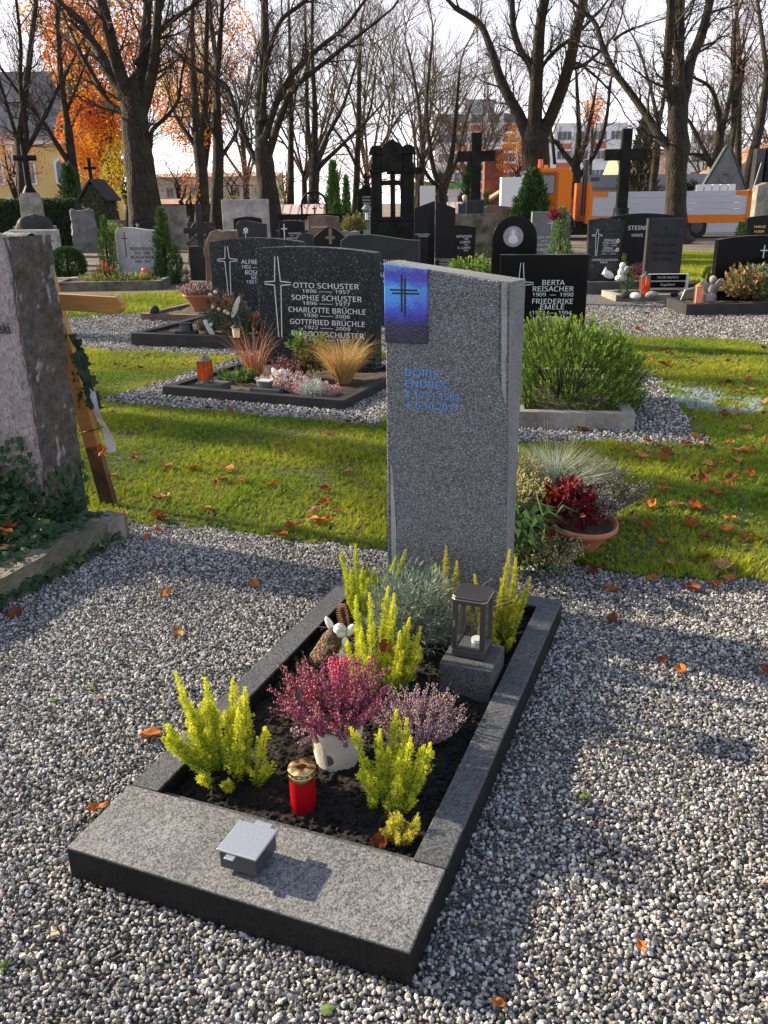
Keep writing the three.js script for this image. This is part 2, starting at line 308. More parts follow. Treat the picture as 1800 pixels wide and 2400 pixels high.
{
  const R = rng(41), geos = [];
  for (let k = 0; k < 5; k++) {   // short tufts of grass
    const tb = new TB();
    for (let i = 0; i < 9; i++) {
      const a = R() * 6.3, h = 0.5 + 0.5 * R(), b = 0.25 + 0.75 * R(), w = 0.045 + 0.03 * R(), x = (R() - 0.5) * 0.55, z = (R() - 0.5) * 0.55, dx = Math.cos(a), dz = Math.sin(a), P = (t, o) => [x + dx * b * h * t * t - dz * w * o * (1 - t * 0.6), h * t * (1 - 0.25 * t * b), z + dz * b * h * t * t + dx * w * o * (1 - t * 0.6)];
      const c = [1, 1, 1]; tb.quad(P(0, -1), P(0, 1), P(0.55, 1), P(0.55, -1), c); tb.tri(P(0.55, -1), P(0.55, 1), P(1, 0), c);
    }
    geos.push(tb.build());
  }
  const list = [], put = (x, z, s) => {
    const n1 = 0.5 + 0.9 * nz(x * 1.1, z * 1.1, 2), n2 = R(), fr = 1.6 - Math.hypot((x - 2.5) / 0.4, (z + 6.6) / 0.55) + 0.8 * fbm(x * 3, z * 3, 5), fr2 = 1.3 - Math.hypot((x - 1.15) / 0.3, (z + 3.55) / 0.16) + fbm(x * 4, z * 4, 5);
    let c = V.mix([0.11, 0.25, 0.016], [0.58, 0.56, 0.04], clamp(n1 * 0.65 + n2 * 0.45 - 0.1)); if (R() < 0.07) c = [0.34, 0.26, 0.1];
    if (fr > 0.9 && R() < 0.8 || fr2 > 1.1 && R() < 0.4) c = [0.5, 0.6, 0.64];   // hoar frost that the sun has not reached
    list.push([x, 0.008, z, (R() - 0.5) * 0.5, R() * 6.3, (R() - 0.5) * 0.5, s, s * (0.75 + 0.5 * R()), s, ...c]);
  };
  for (let z = -3.1; z > -10; z -= 0.0215) for (let x = -5; x < 5.5; x += 0.0215) {
    const X = x + (R() - 0.5) * 0.04, Z = z + (R() - 0.5) * 0.04; if (!view(X, Z, 0.35) || !inLawn(X, Z)) continue;
    if (Z < -6.5 && R() < 0.35) continue;
    { const h = 0.5 + 0.9 * fbm(X * 2.2, Z * 2.2, 3); if (h < 0.02 && R() < 0.6) continue; put(X, Z, 0.022 + 0.038 * R() * clamp(h, 0.15, 1.2)); }
  }
  for (let z = -12; z > -27; z -= 0.06) for (let x = -9; x < 13; x += 0.06) { const X = x + (R() - 0.5) * 0.08, Z = z + (R() - 0.5) * 0.08; if (view(X, Z, 0.5) && inLawn(X, Z)) put(X, Z, 0.06 + 0.03 * R()); }
  scatter('lawn_grass', geos, phys({ roughness: 0.8, transmission: 0.4, thickness: 0, side: THREE.DoubleSide, specularIntensity: 0.25 }), list, 'short green and yellowish grass of the lawn between the graves', 'grass');
  console.log('grass', list.length);
}
// ---------- the front grave
const gAt = (x, y, z) => { const [X, Z] = GL(x, z); return [X, y, Z]; };
{
  const t = thing('grave_surround', 'dark grey granite grave surround with broad front slab, nearest the camera', 'grave surround', gAt(0, 0, 0), -TH);
  const capped = (name, w, h, d, x, z, top) => { const b = part(name, box(w, h - 0.004, d, x, h / 2 - 0.062, z, 0.004), M.kerbSide, t); part('flamed_top', box(w - 0.003, 0.012, d - 0.003, x, h - 0.066, z, 0.003), top, b); };   // polished sides, flamed upper face
  capped('front_slab', 0.848, 0.16, 0.243, 0.424, -0.1215, M.slabTop);
  part('inner_ledge', box(0.70, 0.012, 0.03, 0.424, 0.07, -0.258), M.kerb, t);
  capped('side_kerb', 0.082, 0.158, 1.372, 0.041, -0.931, M.kerb); capped('side_kerb', 0.082, 0.158, 1.372, 0.807, -0.931, M.kerb);
  capped('back_kerb', 0.848, 0.156, 0.08, 0.424, -1.659, M.kerb);
}
{ // potting soil, crumbly
  const w = 0.684, d = 1.37, nx = 150, nzz = 300, g = new THREE.PlaneGeometry(w, d, nx, nzz); g.rotateX(-Math.PI / 2);
  const p = g.attributes.position;
  for (let i = 0; i < p.count; i++) { const x = p.getX(i), z = p.getZ(i); p.setY(i, 0.012 * fbm(x * 9, z * 9, 2) + 0.007 * fbm(x * 38, z * 38, 4) + 0.004 * nz(x * 130, z * 130, 1) + 0.01 * Math.cos(x * 4)); }
  g.computeVertexNormals(); g.translate(0.424, 0.048, -0.931);
  const o = part('potting_soil', g, std({ map: blotch(24, [0.003, 0.0022, 0.0018], [0.014, 0.0095, 0.0065], [9, 30, 90, 200], [0.2, 0.2, 0.3, 0.3], 0.5), roughness: 1 }), scene); o.userData.kind = 'stuff'; o.position.set(...gAt(0, 0, 0)); o.rotation.y = -TH; tag(o, 'dark crumbly potting soil inside the front grave surround', 'soil');
  const R = rng(51), list = [], cg = [0, 1, 2].map((k) => roughen(new THREE.IcosahedronGeometry(0.5, 1), 0.16, 2.2, k * 5));
  for (let i = 0; i < 5200; i++) { const x = 0.085 + R() * 0.678, z = -0.25 - R() * 1.36, s = 0.003 + 0.011 * Math.pow(R(), 2.5), v = 0.003 + 0.010 * R(), [X, Z] = GL(x, z), px = x - 0.424, pz = z + 0.931; list.push([X, 0.05 + 0.012 * fbm(px * 9, pz * 9, 2) + 0.01 * Math.cos(px * 4), Z, R() * 6, R() * 6, R() * 6, s, s, s * (1 + R()), v * 1.3, v, v * 0.75]); }
  scatter('soil_crumbs', cg, std({ roughness: 1 }), list, 'crumbs and fibres of peat lying on the front grave soil', 'soil');
}
{ // headstone: sloping top, dished front with two tapering grooves, blue glass inlay
  const t = thing('headstone', 'tall slim grey headstone with sloping top and blue glass inlay, nearest of all', 'headstone', gAt(0.21, 0, -1.55), -TH);
  const W = 0.445, HL = 1.308, HR = 1.252, TK = 0.14, topAt = (x) => lerp(HL, HR, x / W);
  const stoneTex = tex(512, 0.3, (x, y) => { const s = tn(x, y, 110, 190) * 0.45 + tn2(x, y, 200, 130) * 0.5 + tn(x, y, 9) * 0.03; const v = clamp(0.05 + 0.9 * Math.pow(clamp((s - 0.28) * 1.8), 1.8)) * 0.5 + 0.035; return [v * 0.95, v, v * 1.07]; });
  const stoneBump = tex(512, 0.3, (x, y) => tn(x, y, 120, 75) * 0.6 + tn2(x, y, 60) * 0.4, false);
  const face = std({ map: stoneTex, bumpMap: stoneBump, bumpScale: 0.0045, roughness: 0.8 }), side = std({ map: grains(27, 0.10, 0.30, 0.06, 0.4), bumpMap: grainBump, bumpScale: 0.0015, roughness: 0.8 });
  const Wf = (y) => lerp(0.458, 0.426, clamp((y - 0.1) / 1.15)), Wb = 0.448;   // the right front edge leans, the back edge is plumb
  { // sides, top and back
    const P = [], UV = [], q = (a, b, c, d, u) => { for (const k of [a, b, c, a, c, d]) { P.push(...k); UV.push(u === 'x' ? k[2] : k[0], u === 'y' ? k[2] : k[1]); } }, n = 24;
    const Y = (j, h) => lerp(-0.05, h, j / n);
    for (let j = 0; j < n; j++) { const y0 = Y(j, HR), y1 = Y(j + 1, HR), l0 = Y(j, HL), l1 = Y(j + 1, HL); q([Wf(y0), y0, -0.002], [Wb, y0, -TK], [Wb, y1, -TK], [Wf(y1), y1, -0.002], 'x'); q([0, l0, -TK], [0, l0, -0.002], [0, l1, -0.002], [0, l1, -TK], 'x'); }
    q([0, HL, -0.002], [Wf(HR), HR, -0.002], [Wb, HR, -TK], [0, HL, -TK], 'y'); q([Wb, -0.05, -TK], [0, -0.05, -TK], [0, HL, -TK], [Wb, HR, -TK], 'z');
    const g = new THREE.BufferGeometry(); g.setAttribute('position', new THREE.Float32BufferAttribute(P, 3)); g.setAttribute('uv', new THREE.Float32BufferAttribute(UV, 2)); g.computeVertexNormals(); part('body', g, side, t);
  }
  const nx = 150, ny = 340, P = [], UV = [], I = [];
  const strip = (x, y) => { const e = Wf(y) - 0.006, w = 0.024 * clamp((y - 0.84) / 0.1), l = 0.016 + 0.022 * clamp((0.62 - y) / 0.25); return (y > 0.84 && x > e - w && x < e - 0.001) || (y < 0.62 && x > 0.014 && x < l); };
  const zf = (x, y) => { let z = 0.004 * smooth((x - 0.25) / 0.14) * smooth((y - 0.72) / 0.3) + 0.008 * smooth((0.72 - y) / 0.55) * (1 - 0.35 * x / W) + 0.0005 * fbm(x * 12, y * 12, 3); if (strip(x, y)) z -= 0.008; return z; };
  for (let j = 0; j <= ny; j++) for (let i = 0; i <= nx; i++) { let y = lerp(-0.02, HL, j / ny); const w = Wf(y), x = w * i / nx; y = lerp(-0.02, topAt(x / w * W), j / ny); P.push(x, y, (i === 0 || i === nx || j === ny) ? -0.0025 : zf(x, y)); UV.push(x, y); }
  for (let j = 0; j < ny; j++) for (let i = 0; i < nx; i++) { const a = j * (nx + 1) + i, b = a + nx + 1; I.push(a, a + 1, b, a + 1, b + 1, b); }
  const g = new THREE.BufferGeometry(); g.setAttribute('position', new THREE.Float32BufferAttribute(P, 3)); g.setAttribute('uv', new THREE.Float32BufferAttribute(UV, 2)); g.setIndex(I); g.computeVertexNormals();
  part('front_face', g, face, t);
  const sawn = std({ map: grains(28, 0.20, 0.42, 0.05, 0.5), roughness: 0.7 });   // smooth sawn inlays in the two grooves
  part('sawn_strip', extr([[0.4005, 1.258], [0.418, 0.856], [0.4315, 0.84], [0.4335, 0.95], [0.4232, 1.256]], 0.0065, 0.001).translate(-0.003, 0, -0.0075), sawn, t); part('sawn_strip', extr([[0.0155, 0.62], [0.0155, -0.02], [0.0365, -0.02], [0.0365, 0.36], [0.022, 0.59]], 0.0065, 0.001).translate(0, 0, -0.0015), sawn, t);
  // glass inlay in the corner
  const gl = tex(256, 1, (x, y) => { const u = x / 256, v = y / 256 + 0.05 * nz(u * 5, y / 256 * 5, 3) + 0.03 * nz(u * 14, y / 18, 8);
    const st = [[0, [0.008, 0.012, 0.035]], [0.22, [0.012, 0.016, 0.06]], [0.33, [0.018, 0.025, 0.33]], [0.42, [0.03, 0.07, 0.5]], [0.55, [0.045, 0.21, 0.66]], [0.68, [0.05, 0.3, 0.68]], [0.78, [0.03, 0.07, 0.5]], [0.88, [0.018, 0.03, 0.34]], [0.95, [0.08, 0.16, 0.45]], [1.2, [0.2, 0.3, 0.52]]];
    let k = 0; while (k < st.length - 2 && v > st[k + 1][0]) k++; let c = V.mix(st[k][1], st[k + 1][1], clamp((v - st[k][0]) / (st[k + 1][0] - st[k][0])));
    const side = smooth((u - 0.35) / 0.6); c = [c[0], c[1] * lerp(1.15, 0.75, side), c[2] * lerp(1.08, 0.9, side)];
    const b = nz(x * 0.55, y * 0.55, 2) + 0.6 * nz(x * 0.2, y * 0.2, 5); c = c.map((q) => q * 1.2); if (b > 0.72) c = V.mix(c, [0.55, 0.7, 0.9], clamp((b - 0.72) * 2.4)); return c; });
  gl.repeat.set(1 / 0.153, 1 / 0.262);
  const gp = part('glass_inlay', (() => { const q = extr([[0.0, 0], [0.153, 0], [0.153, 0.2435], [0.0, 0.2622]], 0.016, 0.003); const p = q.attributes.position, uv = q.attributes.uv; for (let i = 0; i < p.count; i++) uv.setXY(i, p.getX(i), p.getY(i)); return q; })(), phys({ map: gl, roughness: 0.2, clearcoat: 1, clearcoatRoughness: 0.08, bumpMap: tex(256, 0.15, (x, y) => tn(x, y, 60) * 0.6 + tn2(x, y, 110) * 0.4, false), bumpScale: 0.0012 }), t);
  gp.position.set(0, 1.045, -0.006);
  const ink = std({ color: col(0.006, 0.008, 0.016), roughness: 0.4 });
  for (const [x, y, w, h] of [[0.0635, 0.165, 0.006, 0.125], [0.0755, 0.152, 0.006, 0.13], [0.07, 0.176, 0.098, 0.0055], [0.0775, 0.165, 0.096, 0.0055]]) part('cross_line', box(w, h, 0.003, x, y, 0.0165, 0.001), ink, gp);
  // blue cut lettering
  const blue = std({ color: col(0.10, 0.33, 0.78), roughness: 0.55 });
  const put = (s, x, y, size, w) => { const q = text(s, size, 0.0016, 0); q.computeBoundingBox(); const f = w / (q.boundingBox.max.x - q.boundingBox.min.x); q.scale(f, 1, 1); part('inscription_line', q, blue, t, 'stuff').position.set(x, y, 0.0012); };
  put('DORIS', 0.069, 0.932, 0.024, 0.120); put('ENDRES', 0.069, 0.894, 0.024, 0.150); put('10.11.1959', 0.104, 0.856, 0.024, 0.160); put('6.10.2017', 0.108, 0.819, 0.024, 0.156);
  const star = []; for (const a of [0, 55, -55]) { const q = new THREE.BoxGeometry(0.0034, 0.026, 0.0018); q.rotateZ(a * D2R * 0.62); star.push(q); } part('birth_star', merge(star), blue, t).position.set(0.083, 0.868, 0.002);
  part('death_cross', merge([new THREE.BoxGeometry(0.0036, 0.024, 0.0018), new THREE.BoxGeometry(0.021, 0.0036, 0.0016)]), blue, t).position.set(0.083, 0.83, 0.002);
}
// ---- heathers
function plume(tb, R, base, dir, len, n, nl, nw, colA, colB, bend, fat = 1) {
  const b2 = V.norm([bend[0], 0.0001, bend[2]]), bl = Math.hypot(bend[0], bend[2]);
  const at = (t) => V.add(V.add(base, dir, len * t), b2, bl * len * t * t);
  for (let i = 0; i < n; i++) {
    const t = Math.pow((i + R()) / n, 0.85), p = at(t), d = V.norm(V.sub(at(Math.min(1, t + 0.05)), at(t - 0.02))), s = perp(R, d), tip = Math.pow(t, 4);
    const a = 0.75 + 0.5 * R() - tip * 0.5, q = V.norm(V.add(V.add([0, 0, 0], d, Math.cos(a)), s, Math.sin(a))), r = R() * 0.55 * nl * fat * (1 - 0.75 * t * t);
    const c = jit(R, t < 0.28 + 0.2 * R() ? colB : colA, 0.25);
    tb.needle(V.add(p, s, r), q, perp(R, q), nl * (0.65 + 0.6 * R()) * (1 - 0.45 * tip), nw, c);
  }
  return at;
}
const heatherMat = leafMat({ transmission: 0.42 }), stemMat = std({ color: col(0.05, 0.028, 0.015) });
function yellowHeather(label, x, z, seed, spikes, o = {}) {   // spikes: [lean x, lean z, length, foot x, foot z]
  const t = thing('golden_heather', label, 'heather', gAt(x, 0.045, z), -TH), R = rng(seed); t.scale.setScalar(o.s ?? 0.96);
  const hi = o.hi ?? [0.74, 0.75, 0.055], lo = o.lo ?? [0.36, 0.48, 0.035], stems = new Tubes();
  spikes.forEach((s) => {
    const tb = new TB(), [lx, lz, len, fx, fz, fy = 0.01] = s, base = [fx, fy, fz], dir = V.norm([lx, 1, lz]);
    const at = plume(tb, R, base, dir, len, Math.round(len * 2600), 0.0125, 0.0013, hi, lo, [lx * -0.25 + 0.15 * (R() - 0.5), 0, lz * -0.25 + 0.15 * (R() - 0.5)], 1.15);
    const kids = Math.round(len * 120); for (let i = 0; i < kids; i++) { const u = 0.04 + 0.8 * R(), p = at(u), a = R() * 6.3; { const w = 0.3 + 0.5 * R(), k = R(); plume(tb, R, p, V.norm([Math.cos(a) * w + lx * 0.6, 1, Math.sin(a) * w + lz * 0.6]), 0.018 + 0.04 * R() * (1.1 - u), 30, 0.0105, 0.0012, k < 0.12 ? [0.5, 0.42, 0.1] : k < 0.4 ? V.mix(hi, lo, 0.6) : hi, lo, [0, 0, 0]); } }
    part('spike', tb.build(), heatherMat, t);
    const pts = []; for (let k = 0; k <= 6; k++) pts.push([...at(k / 6.3), 0.0016 * (1 - k / 9)]); stems.add(pts, 4);
  });
  part('stems', stems.build(), stemMat, t, 'stuff');
  return t;
}
const fan = (R, n, spread, l0, l1, foot = 0.05) => Array.from({ length: n }, () => { const a = R() * 6.3, r = Math.sqrt(R()); return [Math.cos(a) * r * spread, Math.sin(a) * r * spread, lerp(l0, l1, R() * 0.6 + 0.4 * (1 - r)), Math.cos(a) * r * foot, Math.sin(a) * r * foot]; });
{
  let R = rng(61);
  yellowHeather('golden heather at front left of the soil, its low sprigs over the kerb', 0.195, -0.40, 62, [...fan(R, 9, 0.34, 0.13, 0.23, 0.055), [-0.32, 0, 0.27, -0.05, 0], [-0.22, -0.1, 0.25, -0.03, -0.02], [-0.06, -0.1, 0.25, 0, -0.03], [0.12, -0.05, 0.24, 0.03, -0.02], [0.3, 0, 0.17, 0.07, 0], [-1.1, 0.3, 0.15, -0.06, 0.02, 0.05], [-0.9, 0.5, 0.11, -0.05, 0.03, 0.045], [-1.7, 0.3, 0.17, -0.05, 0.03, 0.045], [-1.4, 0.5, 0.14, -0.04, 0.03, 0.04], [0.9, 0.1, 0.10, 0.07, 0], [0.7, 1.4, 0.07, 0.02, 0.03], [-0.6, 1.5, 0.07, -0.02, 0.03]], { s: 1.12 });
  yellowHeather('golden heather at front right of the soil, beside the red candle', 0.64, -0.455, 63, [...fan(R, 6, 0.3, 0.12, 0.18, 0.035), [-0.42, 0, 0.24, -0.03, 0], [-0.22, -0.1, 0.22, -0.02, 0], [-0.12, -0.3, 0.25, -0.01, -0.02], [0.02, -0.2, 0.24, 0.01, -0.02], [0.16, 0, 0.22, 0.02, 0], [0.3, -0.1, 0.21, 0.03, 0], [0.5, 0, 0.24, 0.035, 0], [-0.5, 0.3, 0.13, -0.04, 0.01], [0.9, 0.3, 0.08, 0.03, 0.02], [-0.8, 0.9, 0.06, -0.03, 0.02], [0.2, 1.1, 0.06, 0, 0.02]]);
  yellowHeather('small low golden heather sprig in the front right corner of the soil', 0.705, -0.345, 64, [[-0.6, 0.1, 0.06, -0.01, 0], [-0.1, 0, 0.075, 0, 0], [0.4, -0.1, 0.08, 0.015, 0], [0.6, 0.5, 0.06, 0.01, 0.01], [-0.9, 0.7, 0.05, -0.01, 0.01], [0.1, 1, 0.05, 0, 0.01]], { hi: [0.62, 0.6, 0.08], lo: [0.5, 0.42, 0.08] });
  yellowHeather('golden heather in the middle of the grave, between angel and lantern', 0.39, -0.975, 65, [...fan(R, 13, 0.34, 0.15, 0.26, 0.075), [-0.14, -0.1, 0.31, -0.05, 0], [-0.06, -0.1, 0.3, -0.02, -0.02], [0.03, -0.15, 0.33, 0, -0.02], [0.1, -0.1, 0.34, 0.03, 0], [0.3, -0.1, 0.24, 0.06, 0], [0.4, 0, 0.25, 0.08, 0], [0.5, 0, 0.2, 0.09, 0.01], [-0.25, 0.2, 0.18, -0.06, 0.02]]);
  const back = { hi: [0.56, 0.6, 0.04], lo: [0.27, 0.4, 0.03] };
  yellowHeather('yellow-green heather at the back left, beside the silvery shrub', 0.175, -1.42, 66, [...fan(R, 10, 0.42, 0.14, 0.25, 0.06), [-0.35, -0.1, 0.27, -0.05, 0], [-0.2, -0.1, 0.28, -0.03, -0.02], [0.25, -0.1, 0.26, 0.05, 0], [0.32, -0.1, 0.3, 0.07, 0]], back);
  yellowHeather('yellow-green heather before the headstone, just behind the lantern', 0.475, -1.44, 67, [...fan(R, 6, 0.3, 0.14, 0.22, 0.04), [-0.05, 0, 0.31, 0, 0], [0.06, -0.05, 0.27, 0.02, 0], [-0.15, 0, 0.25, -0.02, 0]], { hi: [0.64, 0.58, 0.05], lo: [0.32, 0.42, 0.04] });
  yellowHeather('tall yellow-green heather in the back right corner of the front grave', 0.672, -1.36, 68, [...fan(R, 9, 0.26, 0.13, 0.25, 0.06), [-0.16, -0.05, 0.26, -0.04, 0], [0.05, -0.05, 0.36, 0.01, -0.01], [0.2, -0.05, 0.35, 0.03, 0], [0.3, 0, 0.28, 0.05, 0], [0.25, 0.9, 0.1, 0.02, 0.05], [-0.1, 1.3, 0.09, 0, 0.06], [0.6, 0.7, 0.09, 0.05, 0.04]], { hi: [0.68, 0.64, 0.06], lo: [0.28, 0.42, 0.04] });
}
function leafBush(tb, R, c, n, rad, leafL, leafW, cols, up = 0.4, sprigs = 8) {   // twiggy bush: sprigs with slim leaves
  for (let i = 0; i < n; i++) {
    const a = R() * 6.3, e = Math.acos(R() * 0.92), o = [Math.sin(e) * Math.cos(a), Math.cos(e), Math.sin(e) * Math.sin(a)], dir = V.norm([o[0], o[1] + up, o[2]]), r = 0.35 + 0.65 * Math.pow(R(), 0.5), p0 = [c[0] + o[0] * rad[0] * r, c[1] + o[1] * rad[1] * r, c[2] + o[2] * rad[2] * r];
    const l = leafL * (2 + 1.5 * R());
    for (let k = 0; k < sprigs; k++) { const t = (k + R()) / sprigs, p = V.add(p0, dir, l * (t - 0.5)), s = perp(R, dir), q = V.norm(V.add(dir, s, 0.6 + 0.8 * R() * (1 - t))); tb.needle(p, q, perp(R, q), leafL * (0.6 + 0.6 * R()), leafW, jit(R, cols[Math.floor(R() * cols.length)], 0.2)); }
  }
}
{ // silvery curry-plant like shrub with a few dry stalks
  const t = thing('silver_shrub', 'silvery grey-green shrub with narrow leaves at the headstone foot', 'shrub', gAt(0.41, 0.045, -1.27), -TH), R = rng(71), tb = new TB();
  leafBush(tb, R, [0, 0.05, 0], 520, [0.155, 0.23, 0.145], 0.034, 0.0019, [[0.19, 0.25, 0.19], [0.25, 0.3, 0.24], [0.12, 0.18, 0.12], [0.3, 0.35, 0.3]], 0.5, 11);
  part('foliage', tb.build(), leafMat({ transmission: 0.15 }), t, 'stuff');
  const st = new Tubes(); for (let i = 0; i < 40; i++) { const a = R() * 6.3, r = 0.03 + 0.08 * R(); st.add([[0, 0, 0, 0.003], [Math.cos(a) * r * 0.5, 0.08, Math.sin(a) * r * 0.5, 0.002], [Math.cos(a) * r, 0.19, Math.sin(a) * r, 0.001]], 4); }
  for (const [a, b, c] of [[[0.1, 0.1, 0.02], [0.2, 0.2, 0.02], [0.33, 0.25, 0.03]], [[0.1, 0.08, 0], [0.18, 0.22, 0], [0.27, 0.29, -0.02]], [[-0.02, 0.15, 0], [-0.03, 0.26, 0], [-0.05, 0.32, 0]], [[0.05, 0.15, 0], [0.1, 0.28, 0], [0.12, 0.32, 0]], [[0.1, 0.02, 0.05], [0.2, 0.0, 0.06], [0.24, -0.05, 0.09]], [[0.08, 0.1, 0.02], [0.22, 0.17, 0.02], [0.36, 0.25, 0.02]]]) st.add([[...a, 0.0012], [...b, 0.001], [...c, 0.0007]], 4);
  part('stems', st.build(), std({ color: col(0.22, 0.17, 0.1) }), t, 'stuff');
}
// ---- flowering winter heathers
let BS = 0.0025;   // bell size
function bells(tb, R, base, dir, len, cols, n) {
  const s0 = perp(R, dir), at = (t) => V.add(V.add(base, dir, len * t), s0, 0.12 * len * t * t);
  for (let i = 0; i < n; i++) { const t = 0.2 + 0.72 * (i + R()) / n, p = at(t), s = perp(R, dir), c = jit(R, cols[Math.floor(R() * cols.length)], 0.25); tb.blob(V.add(p, s, BS * (1.5 + 1.2 * R())), BS, c, 1.5); }
  for (let i = 0; i < n * 2; i++) { const t = R(), p = at(t), s = perp(R, dir), q = V.norm(V.add(dir, s, 0.7)); tb.needle(p, q, perp(R, q), 0.007 * BS / 0.0025, 0.0006 * BS / 0.0025, jit(R, [0.06, 0.1, 0.035], 0.3)); }
}
function bellHeather(tb, R, n, rad, len, cols, per, foot = 0.04, cx = 0, cz = 0) {
  for (let i = 0; i < n; i++) { const a = R() * 6.3, r = Math.sqrt(R()), l = len * (0.7 + 0.4 * R()) * (1 - 0.15 * r); bells(tb, R, [cx + Math.cos(a) * r * foot, 0, cz + Math.sin(a) * r * foot], V.norm([Math.cos(a) * r * rad, 1, Math.sin(a) * r * rad]), l, cols, per); }
}
const bellMat = leafMat({ transmission: 0.12 });
{ // birch-bark pot with pink heather and red berries
  const t = thing('birch_pot', 'white birch-bark flower pot standing in the soil, planted with pink heather', 'flower pot', gAt(0.43, 0.035, -0.58), -TH), R = rng(81); t.scale.setScalar(1.12);
  const barkT = tex(256, 1, (x, y) => { const b = tn(x, y, 6, 30) * 0.6 + tn2(x, y, 14, 60) * 0.4; return b > 0.64 ? [0.16, 0.1, 0.06] : V.mix([0.48, 0.43, 0.36], [0.72, 0.68, 0.62], clamp(b * 1.3)); }); barkT.repeat.set(2, 1);
  const g = lathe([[0.0, 0.0], [0.05, 0], [0.053, 0.008], [0.0665, 0.125], [0.069, 0.132], [0.065, 0.133], [0.060, 0.11], [0, 0.105]], 48), p = g.attributes.position;
  for (let i = 0; i < p.count; i++) { const x = p.getX(i), y = p.getY(i), z = p.getZ(i), f = 1 + 0.035 * nz(x * 30, y * 60, z * 30) + 0.03 * nz(x * 90, y * 120, z * 90); p.setXYZ(i, x * f, y + (y > 0.12 ? 0.006 * nz(x * 60, 1, z * 60) : 0), z * f); } g.computeVertexNormals();
  part('pot', g, std({ map: barkT, roughness: 0.85, bumpMap: grainBump, bumpScale: 0.002 }), t);
  const pk = new TB(); bellHeather(pk, R, 110, 1.0, 0.19, [[0.42, 0.07, 0.16], [0.48, 0.15, 0.21], [0.3, 0.05, 0.14], [0.55, 0.28, 0.24], [0.26, 0.07, 0.15]], 50, 0.052);
  for (let i = 0; i < 9; i++) { const a = i * 0.7; bells(pk, R, [0.012 + 0.01 * Math.cos(a), 0.02, -0.01 + 0.01 * Math.sin(a)], V.norm([0.04 * Math.cos(a), 1, 0.04 * Math.sin(a)]), 0.185, [[0.68, 0.09, 0.2], [0.75, 0.2, 0.28]], 60); }
  for (let i = 0; i < 7; i++) { const a = 1.57 + (R() - 0.5) * 2.8; bells(pk, R, [Math.cos(a) * 0.05, 0.01, Math.sin(a) * 0.05], V.norm([Math.cos(a) * 1.2, 0.25 - R() * 0.9, Math.sin(a) * 1.2]), 0.07, [[0.6, 0.5, 0.5], [0.5, 0.26, 0.36], [0.42, 0.12, 0.25]], 36); }
  const pm = part('pink_heather', pk.build(), bellMat, t, 'stuff'); pm.position.y = 0.115;
  const twig = new Tubes(); for (const [x, y, z] of [[-0.05, 0.12, 0.02], [-0.03, 0.13, 0.03], [-0.06, 0.1, 0.03], [0.06, 0.07, 0.05]]) twig.add([[x * 0.3, 0, z * 0.3, 0.0016], [x, y, z, 0.001]], 4);
  const bt = part('berry_twig', twig.build(), stemMat, t, 'stuff'); bt.position.y = 0.12;
  const bg = new THREE.SphereGeometry(0.0042, 10, 8), bm = phys({ color: col(0.5, 0.012, 0.008), roughness: 0.25 });
  for (let i = 0; i < 26; i++) { const k = i < 18, q = part('berry', bg, bm, t); k ? q.position.set(-0.048 + (R() - 0.5) * 0.035, 0.165 + R() * 0.085, 0.025 + (R() - 0.5) * 0.02) : q.position.set(0.045 + (R() - 0.5) * 0.06, 0.14 + R() * 0.06, 0.05 + R() * 0.02); }
  const lf = (() => { const s = new THREE.Shape(); s.moveTo(0, 0); s.quadraticCurveTo(0.011, 0.02, 0, 0.05); s.quadraticCurveTo(-0.011, 0.02, 0, 0); return new THREE.ShapeGeometry(s, 5); })(), lm = phys({ color: col(0.11, 0.1, 0.11), roughness: 0.6, transmission: 0.2, thickness: 0, side: THREE.DoubleSide });
  for (const [x, y, z, a, b] of [[-0.065, 0.19, 0.045, 0.4, 0.4], [-0.052, 0.15, 0.06, 0.1, 0.2], [0.006, 0.15, 0.07, -0.2, 0.1], [-0.075, 0.17, 0.05, 0.2, 0.6]]) { const q = part('salal_leaf', lf, lm, t); q.position.set(x, y, z); q.rotation.set(-0.4, b, a); }
}
{
  const t = thing('lilac_heather', 'pale lilac heather with fading brown flowers, between pot and stone block', 'heather', gAt(0.6, 0.045, -0.76), -TH), R = rng(83), tb = new TB();
  bellHeather(tb, R, 120, 0.95, 0.16, [[0.45, 0.27, 0.45], [0.5, 0.33, 0.42], [0.5, 0.36, 0.3], [0.33, 0.2, 0.33], [0.42, 0.28, 0.18]], 36, 0.06);
  part('flowering_stems', tb.build(), bellMat, t, 'stuff');
  const q = part('woody_base', (() => { const s = new Tubes(); for (let i = 0; i < 26; i++) { const a = R() * 6.3; s.add([[0, 0, 0, 0.003], [Math.cos(a) * 0.05, 0.05, Math.sin(a) * 0.05, 0.001]], 4); } return s.build(); })(), stemMat, t, 'stuff');
}
